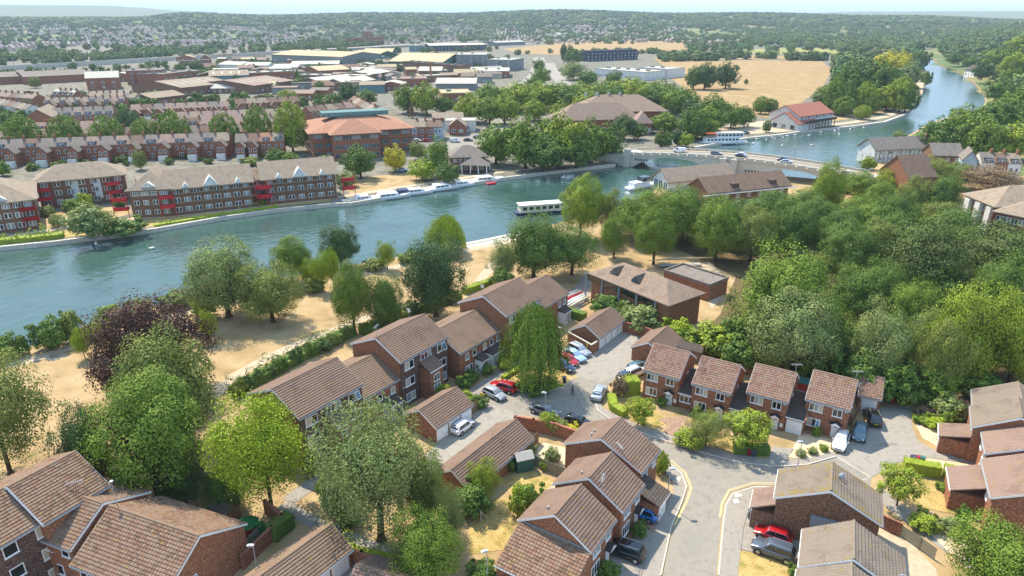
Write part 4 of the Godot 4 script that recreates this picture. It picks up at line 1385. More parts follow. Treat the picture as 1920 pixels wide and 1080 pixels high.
	sheet("gravel_garden", [40.17, -80.98, 43.95, -79.43, 43.52, -76.47, 38.59, -74.82, 36.39, -75.28], 0.05, "gravel")
	sheet("front_garden", [23.12, -78.05, 28.9, -80.59, 34.55, -77.68, 33.64, -75.05, 29.75, -76.11, 25.42, -78.55], 0.045, "garden_grass")
	sheet("front_garden", [14.3, -91.06, 20.13, -91.7, 22.14, -83.67, 19.94, -81.77, 16.9, -84.37, 14.97, -85.93], 0.045, "garden_grass")
	sheet("gravel_garden", [57.48, -83.26, 56.55, -79.68, 57.37, -77.93, 61.63, -75.87, 65.06, -80.59, 62.8, -81.51], 0.05, "gravel")
	sheet("planting_bed", [59.43, -87.39, 63.57, -87.98, 64.29, -83.95, 62.8, -81.51, 57.56, -83.4], 0.05, "earth")
	sheet("gravel_garden", [52.87, -74.36, 54.8, -75.05, 60.37, -73.45, 58.9, -70.93, 54.61, -72.55], 0.05, "gravel")
	sheet("front_garden", [49.76, -71.14, 57.9, -69.35, 53.52, -63.74, 49.04, -65.13, 46.27, -67.04], 0.045, "garden_grass")
	strip("footpath", [44.54, -68.74, 45.26, -66.07, 46.43, -62.67, 47.78, -59.27, 49.12, -56.29], 2.2, 0.04, "old_asphalt")
	sheet("gravel_garden", [46.9, -63.74, 50.28, -61.97, 50.67, -57.83, 47.66, -56.67, 47, -60.26], 0.045, "gravel")
	sheet("patio", [41.97, -63.29, 43.77, -61.11, 44.54, -55.69, 44.1, -54.45, 40.79, -54.45, 40.35, -60.26], 0.05, "flagstone")
	sheet("driveway", [27.24, -64.2, 28.92, -65.13, 33.92, -61.97, 30.99, -56.14, 24.89, -58.63], 0.06, "pavement")
	sheet("front_garden", [24.79, -58.31, 29.02, -56.9, 29.77, -54.45, 23.15, -54.45], 0.1, "garden_grass")
	sheet("driveway", [10.65, -57.83, 14.39, -61.11, 17.23, -63.29, 15.73, -60.26, 13.23, -54.45, 10.47, -54.45], 0.06, "pavement")
	sheet("driveway", [14.92, -62.4, 19.49, -68.03, 19.05, -66.56, 17.6, -64.2, 15.71, -61.11], 0.061, "paving")
	sheet("back_garden", [-4.87, -62.4, -3.21, -67.04, 0, -67.04, 1.56, -64.2, 0.9, -61.11, -0.58, -58.63, -4.61, -57.83], 0.03, "garden_grass")
	sheet("back_garden", [-1, -70.08, 1.71, -72.78, 5.98, -70.08, 4.85, -67.53, 1.59, -66.07, -0.32, -68.03], 0.03, "garden_grass")
	sheet("back_garden", [2.12, -75.63, 4.36, -78.67, 7.32, -77.43, 6.98, -72.78, 3.42, -72.78], 0.03, "gravel")
	sheet("patio", [3.23, -67.53, 5.32, -70.08, 6.74, -69.56, 5.72, -66.07], 0.04, "flagstone")
	sheet("yard_turf", [-29.54, -58.63, -30.29, -61.97, -28.92, -63.29, -27.12, -61.53, -27.78, -58.23, -28.46, -56.14], 0.04, "artificial_turf")
	strip("footpath", [-23.26, -72.78, -24.59, -70.08, -25.99, -68.03, -26.84, -66.56], 2.0, 0.04, "old_asphalt")
	strip("footpath", [-27.33, -66.07, -24.88, -64.2, -20.49, -61.53, -16.45, -59.44, -12.64, -57.68], 1.7, 0.04, "old_asphalt")
	sheet("garage_court", [-18.47, -54.45, -18.33, -57.44, -14.65, -56.14, -12.13, -54.45], 0.03, "asphalt")
	strip("footpath", [-6.51, -90.59, -4.62, -94.32, -2.59, -97.24, -0.44, -99.94, 1.35, -102.57], 1.6, 0.05, "pavement")
	sheet("club_yard", [10.98, -129.76, 15.44, -142.12, 18.19, -145.53, 16.23, -132.67, 12.99, -121.65], 0.03, "asphalt")
	sheet("club_yard", [40.86, -149.09, 46.81, -152.8, 47.5, -142.12, 42.82, -129.76, 39.67, -124.25], 0.03, "flagstone")
	sheet("woodland_floor", [34.07, -174.09, 55.23, -184.14, 90.72, -186.81, 116.43, -195.27, 122.24, -178.99, 173.31, -156.68, 146.88, -109.9, 90.84, -88.28, 60.98, -89.04, 45.86, -95.5, 37.02, -99.94, 32.43, -109.9, 40.52, -121.65, 49.88, -142.12, 43.97, -156.68], 0.02, "earth")
	sheet("bank_grass", [172.91, -304.81, 188.32, -329.1, 227.14, -376.11, 258.07, -405.82, 292.29, -435.06, 322.53, -477.76, 348.23, -518.13, 394.78, -602.21, 446.17, -697.41, 476.99, -768.32, 491.49, -809.3, 525.46, -884.5, 565.66, -962.44, 1122.6, -1132.63, 353.84, -275.74, 182.49, -245.96, 148.62, -255.2], 0.03, "far_land")
	for e in [[[19.79, -61.11, 21.55, -61.45, 20.27, -57.83, 18.58, -57.52]], [[24.5, -72.78, 26.7, -72.33, 25.89, -70.93, 23.75, -71.46]], [[14.99, -81.77, 17.11, -80.98, 16.53, -80.2, 14.52, -81.11]], [[41.54, -73.9, 44.21, -73.67, 43.04, -72.33, 40.69, -72.55]], [[11.06, -91.38, 12.38, -90.75, 11.76, -89.5, 10.53, -90.12]]]:
		sheet("road_patch", e[0], 0.034, "road_repair")
	for e in [[24.06, -70.08], [21.77, -64.2], [29.32, -71.35], [19.98, -76.83], [10.36, -88.28], [49.85, -78.05]]:
		setting("manhole_cover", MB.new().cyl(Vector3(e[0], 0.03, e[1]), Vector3(e[0], 0.042, e[1]), 0.34, 0.34, 14).mesh(), mat.road_repair)
	for e in [[[26.94, -67.73, 27.78, -67.93, 27.85, -67.34, 26.96, -67.14]], [[26.52, -66.75, 27.15, -66.95, 27.11, -66.17, 26.41, -65.98]], [[20.73, -71.25, 21.29, -71.03, 20.9, -70.19, 20.41, -70.4]]]:
		sheet("access_cover", e[0], 0.142, "kerb")
	sheet("bank_grass", [555, -985, 575, -978, 1400, -900, 1400, -1248, 640, -1248], 0.06, "far_land")
	# the road goes on towards the viewer, below the frame
	sheet("road", [15.59, -54.52, 9.3, -33, 14.16, -33, 21.1, -54.52], 0.024, "asphalt")
	sheet("pavement", [13.45, -54.45, 7.52, -33, 9.1, -33, 15.38, -54.45], 0.13, "pavement", 0.2)
	sheet("pavement", [21.33, -54.45, 14.4, -33, 15.98, -33, 23.32, -54.45], 0.13, "pavement", 0.2)


func build_estate() -> void:
	var W3 := func(y0: float, s: float, glass := "mix", open := -1) -> Array:
		return ["f", s, y0, 1.75, 1.2, 2, glass, open]
	# the row of flats and houses that climbs from the tall trees to the court
	var flats := "flats and houses of the long staggered row"
	var fw := [["f", -3.4, 5.9, 1.9, 1.3, 2, "mix"], ["f", 0.2, 6.0, 2.3, 1.2, 3, "mix"], ["f", 3.7, 5.9, 1.9, 1.3, 2, "mix", 1], ["f", -3.4, 3.2, 1.9, 1.3, 2, "mix"], ["f", 3.7, 3.2, 1.9, 1.3, 2, "mix"], ["f", -3.4, 0.7, 1.9, 1.3, 2, "mix"], ["f", 3.7, 0.7, 1.9, 1.3, 2, "mix"]]
	var b1 := house("flats", "three-storey brown flats, lowest of the staggered row beside the bright green tree", "flats", -27.2, -79.52, -54.5, 10.4, 4.65, 5.3, 7.8, 10.2, "hung_tile", "tile_brown", "plain", fw, flats)
	var b3 := house("flats", "three-storey brown flats in the middle of the staggered row, aerial on its ridge", "flats", -16.9, -94.28, -54.5, 10.4, 4.65, 5.3, 7.8, 10.2, "hung_tile", "tile_brown", "plain", fw, flats)
	var b5 := house("flats", "three-storey flats of the staggered row behind the weeping willow", "flats", -1.76, -110.4, -54.5, 10.4, 4.65, 5.3, 7.8, 10.2, "brick", "tile_brown", "plain", fw, flats)
	for o in [b1, b3, b5]:
		var n: Node3D = o
		# a brick stair tower with its own little roof stands before each block of flats
		part("stair_tower", MB.new().box(Vector3(-1.2, -0.2, 4.65), Vector3(1.6, 5.2, 6.7)).mesh(), mat.brick, n)
		lean_to(n, -1.2, 1.6, 4.65, 6.7, 6.0, 4.9, "tile_brown", "plain", "", "tower_roof")
		window(n, side_frame("f", 0.2, 3.0, 5.2, 6.7, 5.3), 1.3, 1.2, 2)
		window(n, side_frame("f", 0.2, 0.1, 5.2, 6.7, 5.3), 1.5, 2.4, 2, "glass_pale")
		part("end_wall", MB.new().slab([Vector2(4.6, -0.2), Vector2(4.6, 7.8), Vector2(0, 10.1), Vector2(-5.2, 7.8), Vector2(-5.2, -0.2)], 5.2, 5.23, Transform3D(Basis(Vector3.BACK, Vector3.UP, Vector3.LEFT), Vector3.ZERO)).mesh(), mat.brick, n)
	aerial(b3, Vector3(-5.0, 10.2, 0), 1.9, 0.4)
	aerial(b5, Vector3(-5.0, 10.2, -0.4), 1.7, 0.7)
	aerial(b3, Vector3(5.3, 8.6, -3.4), 1.5, 1.0)
	var hw := [["f", -4.4, 3.1, 0.9, 1.1, 1, "mix"], ["f", -2.5, 3.1, 0.9, 1.1, 1, "mix"], ["f", 0.2, 3.1, 0.9, 1.1, 1, "mix"], ["f", 2.0, 3.1, 0.9, 1.1, 1, "mix"], ["f", 4.0, 3.1, 1.1, 1.1, 1, "mix"], ["f", -4.0, 0.7, 1.9, 1.3, 3, "mix"], ["f", 4.2, 0.7, 1.2, 1.3, 1, "mix"]]
	var b2 := house("terrace_houses", "two-storey brick houses between the first two blocks of flats", "house", -22, -88.29, -54.5, 8.3, 4.85, 5.3, 5.0, 7.4, "brick", "tile_mixed", "plain", [["f", -3.0, 3.1, 0.9, 1.1, 1], ["f", -1.3, 3.1, 0.9, 1.1, 1], ["f", 1.3, 3.1, 0.9, 1.1, 1], ["f", 3.3, 3.1, 1.1, 1.1, 1, "mix", 0], ["f", 3.0, 0.8, 1.4, 1.2, 2]], flats)
	var b4 := house("terrace_houses", "two-storey brick houses with white porches beside the weeping willow", "house", -8.57, -103.43, -54.5, 12.4, 4.85, 5.3, 5.0, 7.4, "brick", "tile_mixed", "plain", hw, flats)
	var b6 := house("terrace_houses", "two-storey brick house at the top end of the staggered row, near the boat racks", "house", 4.31, -120.07, -54.5, 8.2, 4.85, 5.3, 5.0, 7.4, "brick", "tile_brown", "plain", [["f", 1.2, 3.1, 0.9, 1.1, 1], ["f", 2.9, 3.1, 0.9, 1.1, 1]], flats)
	for e in [[b2, 0.4, 2.6], [b4, -1.6, 1.7], [b4, 2.0, 3.2], [b6, 1.8, 2.2]]:
		lean_to(e[0], e[1] - e[2] / 2.0, e[1] + e[2] / 2.0, 4.85, 6.4, 2.9, 2.25, "roof_dark", "thin", "", "porch_roof")
		part("porch_wall", MB.new().box(Vector3(e[1] - e[2] / 2.0, -0.1, 4.85), Vector3(e[1] - e[2] / 2.0 + 0.12, 2.3, 6.35)).box(Vector3(e[1] + e[2] / 2.0 - 0.12, -0.1, 4.85), Vector3(e[1] + e[2] / 2.0, 2.3, 6.35)).mesh(), mat.white_paint, e[0])
		door(e[0], side_frame("f", e[1], 0.05, 4, 4.9, 5), 0.95, 2.05, "white_paint", false)
		window(e[0], side_frame("f", e[1] - e[2] * 0.22, 0.1, 4, 6.3, 5), e[2] * 0.42, 2.0, 2, "glass_pale")
	# the block in the corner of the picture and its lower wing
	var a_w := [["f", 2.4, 5.9, 1.9, 1.3, 2], ["f", -0.9, 5.9, 1.3, 1.3, 1], ["f", 2.4, 3.2, 1.9, 1.3, 2], ["f", -0.9, 3.2, 1.3, 1.3, 1], ["f", 2.4, 0.6, 1.9, 1.3, 2]]
	var a0 := house("flats", "dark brown three-storey flats cut by the lower corner, three rows of white windows", "flats", -51.7, -54.43, -62, 12.0, 4.6, 5.4, 7.6, 10.0, "hung_tile", "tile_mixed", "mixed", a_w, flats)
	var a1 := house("flats", "brown-roofed flats beneath the tree with the bare leaning trunk", "flats", -48.5, -58.72, -62, 6.6, 4.65, 5.4, 7.9, 10.4, "brick", "tile_mixed", "mixed", [], flats)
	part("flashing", MB.new().slab([Vector2(0, 10.45), Vector2(4.9, 7.9), Vector2(4.9, 7.6), Vector2(0, 10.1)], 3.42, 3.5, Transform3D(Basis(Vector3.BACK, Vector3.UP, Vector3.LEFT), Vector3.ZERO)).mesh(), mat.white_paint, a1)
	var a4 := house("house", "long brick house with a blank gable and one window, beside the green play yard", "house", -35.46, -54.19, 21.5, 11.6, 4.9, 5.5, 4.6, 7.6, "brick", "tile_mixed", "mixed", [["r", 1.6, 2.7, 1.0, 1.4, 1], ["r", 1.9, 0.1, 1.0, 1.6, 1], ["f", -4.6, 3.0, 1.0, 1.1, 1], ["f", -2.2, 3.0, 2.0, 1.1, 2], ["f", 0.9, 3.0, 1.2, 1.1, 1]], "")
	var a3 := house("house", "brick house stepped down beside the long one, small white vent on its roof", "house", -44.75, -57.6, 21.5, 6.6, 4.0, 5.0, 5.6, 7.9, "brick", "tile_mixed", "mixed", [["f", -0.2, 4.2, 1.1, 1.0, 1], ["f", 2.2, 4.2, 1.1, 1.0, 1], ["f", 0.6, 1.4, 1.1, 1.3, 1]], "")
	vent(a3, Vector3(-2.2, 6.3, 3.2))
	part("roof_lamp", MB.new().cyl(Vector3(-5.6, 7.0, -0.6), Vector3(-5.6, 10.3, -0.6), 0.04, 0.03, 6).ball(Vector3(-5.6, 10.4, -0.6), Vector3(0.22, 0.1, 0.22), 8).mesh(), mat.galvanised, a4)
	aerial(a3, Vector3(-0.5, 7.6, -0.2), 1.8, 0.8)
	# garages
	var gr := "rows of garages with white doors"
	var c1 := house("garage_row", "row of garages with white doors beside the parked white hatchback", "garages", -10.33, -83.45, -53, 7.6, 2.85, 2.85, 2.35, 4.0, "brick", "tile_brown", "plain", [], gr)
	for i in 3:
		garage_door(c1, side_frame("f", -2.5 + i * 2.5, 0.02, 3.8, 2.85, 2.85))
	var c2 := house("garage_row", "long low garage row, its back to the gardens of the three gabled houses", "garages", -3.31, -72.56, -54.6, 13.2, 2.6, 2.9, 2.3, 4.0, "brick", "tile_brown", "plain", [], gr)
	for i in 5:
		garage_door(c2, side_frame("b", -5.0 + i * 2.5, 0.02, 6.4, 2.6, 2.9))
	var c3 := house("garage_row", "row of four garages with white doors at the head of the court", "garages", 15.56, -111.92, -54.5, 9.4, 2.7, 2.85, 2.35, 4.0, "brick", "tile_brown", "plain", [], gr)
	for i in 4:
		garage_door(c3, side_frame("f", -3.45 + i * 2.3, 0.02, 4.6, 2.7, 2.85), 2.05)
	house("garage_row", "low brick garages with a yellow notice beside the first terraced house", "garages", 24.74, -104.28, -54.5, 7.6, 2.8, 2.9, 2.35, 4.0, "brick", "tile_brown", "plain", [], gr)
	var c5 := house("garage_row", "garages with a white door cut by the lower edge, beside the clipped hedge", "garages", -21.7, -54.06, 125.4, 9, 2.7, 2.7, 2.35, 4.0, "brick", "tile_mixed", "plain", [], gr)
	for i in 3:
		garage_door(c5, side_frame("b", -3.0 + i * 2.5, 0.02, 4.5, 2.7, 2.7))
	house("garage_row", "low brown garage roof half hidden by trees at the lower edge", "garages", -12.46, -51.5, 20, 6, 2.7, 2.7, 2.3, 3.6, "brick", "tile_brown", "plain", [], gr)
	# three gabled houses in echelon
	var dg := "gabled brick houses in echelon by the road"
	var dw := [["f", -1.2, 3.2, 1.6, 1.1, 2, "glass_pale"], ["f", 1.5, 3.2, 1.1, 1.1, 1, "glass_pale"], ["f", -1.3, 0.7, 1.8, 1.5, 3, "glass"]]
	var d1 := house("gabled_house", "gabled brick house farthest up the road, two little vents on its roof", "house", 12.09, -70.78, -56, 5.3, 5.15, 4.8, 4.9, 7.4, "brick", "tile_brown", "plain", [["f", -1.2, 3.2, 1.5, 1.1, 2, "glass_pale"], ["f", 1.5, 3.2, 1.1, 1.1, 1, "glass_pale"]], dg)
	var d2 := house("gabled_house", "gabled brick house in the middle of the three, the bright blue hatchback before it", "house", 9.87, -63.42, -56.5, 5.4, 4.0, 4.2, 4.9, 7.4, "brick", "tile_brown", "plain", dw, dg)
	var d3 := house("gabled_house", "gabled brick house with a lower tiled wing and a black car at its door", "house", 5.85, -57.6, -57, 5.5, 4.0, 4.1, 4.9, 7.4, "brick", "tile_brown", "plain", dw, dg)
	for e in [[d1, -1.7, -1.8], [d2, -1.6, -1.5], [d3, -1.6, -1.5]]:
		vent(e[0], Vector3(e[1], 6.6, e[2]))
	vent(d1, Vector3(-0.6, 6.4, -2.0))
	aerial(d2, Vector3(-2.75, 6.0, 1.6), 2.2, 0.3)
	aerial(d1, Vector3(-2.2, 6.2, 2.2), 0.9, 0.9)
	for e in [d2, d3]:
		door(e, side_frame("f", 1.55, 0.05, 2.7, 4.0, 4.0))
	# attached garage of the middle house
	part("garage_wall", MB.new().box(Vector3(3.0, -0.1, 2.2), Vector3(5.9, 2.4, 6.0)).mesh(), mat.brick, d2)
	lean_to(d2, 2.9, 6.0, 1.8, 6.1, 4.0, 2.45, "roof_dark", "thin", "", "garage_roof")
	garage_door(d2, side_frame("f", 4.4, 0.05, 5, 6.0, 5), 2.1, 2.0)
	# lower wing of the last house, sloping down from its gable
	var wing := Transform3D(Basis(Vector3.UP, -PI / 2), Vector3(-2.75, 0, 0))
	var wn := Node3D.new()
	wn.name = "side_wing"
	wn.transform = wing
	d3.add_child(wn)
	lean_to(wn, -4.1, 4.1, 0.05, 4.6, 4.7, 2.5, "tile_mixed", "mixed", "brick", "wing_roof")
	# four terraced houses looking down the road
	var eg := "terraced brick houses with white windows facing the road"
	var labels := ["first terraced house, beside the tall clipped hedge and the garages", "second terraced house, half hidden by the two front-garden trees", "third terraced house, white garage door on its right-hand side", "last terraced house, the white estate car parked at its door"]
	var rows := [24.1, -92.36, 31.5, 5.4, 30.38, -88.17, 32, 5.4, 37.51, -85.88, 31.5, 5.4, 45.09, -83.87, 32, 5.5]
	for i in 4:
		var k := i * 4
		var e := house("terraced_house", labels[i], "house", rows[k], rows[k + 1], rows[k + 2], rows[k + 3], 3.7, 3.7, 4.9, 7.4, "brick", "tile_pink", "mixed", [["f", -1.35, 3.25, 1.75, 1.15, 3], ["f", 1.35, 3.25, 1.25, 1.15, 2], ["f", -1.35, 0.85, 1.75, 1.25, 3, "mix", 2 if i == 3 else -1], ["r", -0.4, 3.1, 0.5, 1.0, 1, "glass_pale"]], eg)
		door(e, side_frame("f", 1.45, 0.05, 2.7, 3.7, 3.7))
		part("meter_box", MB.new().box(Vector3(2.15, 0.7, 3.7), Vector3(2.55, 1.25, 3.82)).mesh(), mat.white_paint, e)
		if i < 3:
			# link garage with its dark mono-pitch roof
			part("link_wall", MB.new().box(Vector3(2.75, -0.1, -1.5), Vector3(5.15, 2.35, 3.4)).mesh(), mat.brick, e)
			lean_to(e, 2.78, 5.1, -1.6, 3.45, 3.9, 2.35, "roof_dark", "thin", "", "link_roof")
			part("link_gable", MB.new().slab([Vector2(3.55, 2.3), Vector2(3.55, 2.6), Vector2(-1.6, 4.15), Vector2(-1.6, 2.3)], -5.35, -5.12, Transform3D(Basis(Vector3.BACK, Vector3.UP, Vector3.LEFT), Vector3.ZERO)).mesh(), mat.orange_brick, e)
			if i == 0:
				window(e, side_frame("f", 3.95, 1.0, 2.7, 3.4, 3.7), 2.0, 1.1, 3)
			else:
				garage_door(e, side_frame("f", 3.95, 0.02, 2.7, 3.4, 3.7), 2.1, 2.0)
		part("satellite_dish", MB.new().ball(Vector3(2.4, 4.5, 3.95), Vector3(0.26, 0.26, 0.06), 8).mesh(), mat.grey_paint, e)
		if i > 1:
			aerial(e, Vector3(2.5, 7.1, -0.8), 1.4, 0.5)
	var e5 := house("garage", "detached single garage with a grey-white door, the dark car before it", "garage", 53.6, -89.35, 27, 2.9, 2.85, 2.85, 2.4, 4.2, "brick", "tile_pink", "mixed", [], "")
	garage_door(e5, side_frame("f", 0, 0.02, 1.4, 2.85, 2.85), 2.2, 2.05)
	# two gabled houses by the junction
	var fg := "gabled brick houses by the junction"
	var f1 := house("gabled_house", "grey-roofed gabled house with orange lichen, the red car before its blank wall", "house", 34.77, -61.41, -65, 5.3, 5.1, 5.05, 4.9, 7.4, "brown_brick", "tile_grey", "lichen", [["b", 1.4, 3.1, 1.2, 1.1, 2]], fg)
	var f2 := house("gabled_house", "grey-roofed gabled house beside the black parked car", "house", 32.7, -51.76, -65, 5.5, 4.6, 4.1, 4.9, 7.4, "brown_brick", "tile_grey", "plain", [], fg)
	house("gabled_house", "grey-roofed gabled house cut off by the lower edge", "house", 30.14, -46.58, -65, 5.3, 4.4, 4.1, 4.7, 7.0, "brown_brick", "tile_grey", "plain", [], fg)
	part("porch_wall", MB.new().box(Vector3(-2.6, -0.1, -7.4), Vector3(0.6, 2.5, -5.05)).mesh(), mat.brown_brick, f1)
	var pf := Node3D.new()
	pf.name = "porch"
	pf.rotation.y = PI
	f1.add_child(pf)
	lean_to(pf, -0.7, 2.7, 5.05, 7.45, 3.9, 2.6, "tile_pink", "plain", "", "porch_roof")
	garage_door(f1, side_frame("b", -1.0, 0.02, 2.6, 5, 7.4), 2.2, 2.0)
	vent(f1, Vector3(1.2, 6.9, 1.0))
	part("flat_dormer", MB.new().box(Vector3(-2.9, 2.6, -1.4), Vector3(-2.66, 3.9, 1.5)).mesh(), mat.lead, f1)
	for e in [Vector3(0.4, 7.5, 0.9), Vector3(0.9, 7.4, 1.1)]:
		part("satellite_dish", MB.new().ball(e, Vector3(0.12, 0.28, 0.28), 8).cyl(e - Vector3(0, 0.6, 0), e, 0.03, 0.03, 5).mesh(), mat.grey_paint, f1)
	part("satellite_dish", MB.new().ball(Vector3(-1.5, 6.0, 4.3), Vector3(0.12, 0.34, 0.34), 8).mesh(), mat.grey_paint, f2)
	# houses along the right-hand edge
	var gg := "pink-roofed terrace by the shared drive"
	house("terraced_house", "brown-roofed end house above the cream gravel bed", "house", 67.85, -79.64, 120, 5.3, 4.6, 4.8, 4.9, 7.4, "orange_brick", "tile_grey", "plain", [["f", 0, 3.0, 1.2, 1.1, 2]], gg)
	var g2 := house("terraced_house", "brown-roofed house with a white verge next to the end house", "house", 64.46, -74.92, 120, 5.6, 4.4, 4.8, 5.1, 7.8, "orange_brick", "tile_grey", "plain", [["f", 1.2, 3.0, 1.2, 1.1, 2], ["f", 0.6, 0.4, 1.0, 1.5, 2]], gg)
	house("terraced_house", "pink-roofed terraced house with two thin aerials", "house", 63.09, -69.83, 118, 6, 4.6, 4.8, 4.8, 7.2, "orange_brick", "tile_pink", "thin", [["f", 1.4, 3.0, 1.2, 1.1, 2], ["f", -1.2, 3.0, 1.2, 1.1, 2], ["f", 1.0, 0.4, 1.6, 1.3, 2]], gg)
	var g3 := house("terraced_house", "large pink-roofed terraced house beside the double clipped hedge", "house", 58.85, -62.57, 116, 7.6, 4.7, 4.8, 4.8, 7.2, "orange_brick", "tile_pink", "thin", [["f", 1.4, 3.0, 1.2, 1.1, 2], ["f", -1.2, 3.0, 1.2, 1.1, 2]], gg)
	part("outhouse_wall", MB.new().box(Vector3(-3.7, -0.1, 4.7), Vector3(0.9, 2.5, 8.0)).mesh(), mat.orange_brick, g3)
	lean_to(g3, -3.8, 1.0, 4.7, 8.0, 4.0, 2.6, "tile_pink", "thin", "", "outhouse_roof")
	part("outhouse_wall", MB.new().box(Vector3(-0.6, -0.1, 4.4), Vector3(2.6, 2.4, 7.6)).mesh(), mat.orange_brick, g2)
	lean_to(g2, -0.7, 2.7, 4.4, 7.7, 3.4, 2.45, "tile_pink", "thin", "", "outhouse_roof")
	garage_door(g2, side_frame("f", 1.0, 0.02, 2.6, 7.6, 5), 1.6, 2.0)
	# the rowing club
	var h := block("club_house", "brick rowing club with a mossy hipped roof and pointed skylights", "club house", 25.6, -123, 53, 19.8, 9, 6.2, 8.7, "h", "brick", "roof_taupe", [], [], "", 0.7)
	for s in [-5.0, 0.6]:
		part("skylight", MB.new().slab([Vector2(-1.1, 7.3), Vector2(1.1, 7.3), Vector2(0, 8.5)], 0.6, 3.4, Transform3D(Basis(), Vector3(s, 0, 0))).mesh(), mat.roof_dark, h)
		part("skylight_pane", MB.new().slab([Vector2(-0.8, 7.35), Vector2(0.8, 7.35), Vector2(0, 8.25)], 3.4, 3.45, Transform3D(Basis(), Vector3(s, 0, 0))).mesh(), mat.glass_blue, h)
	for i in 5:
		part("pilaster", MB.new().box(Vector3(-11.4 + i * 4.6, -0.2, 4.75), Vector3(-11.0 + i * 4.6, 6.0, 4.95)).mesh(), mat.lead, h)
		if i < 4:
			part("window", MB.new().box(Vector3(-10.8 + i * 4.6, 4.6, 4.75), Vector3(-7.0 + i * 4.6, 5.7, 4.82)).mesh(), mat.glass, h)
	block("club_annexe", "flat-roofed annexe with rooflights behind the rowing club", "club house", 38.7, -134.7, 49.7, 11.4, 6.5, 3.2, 3.4, "f", "brick", "slate")


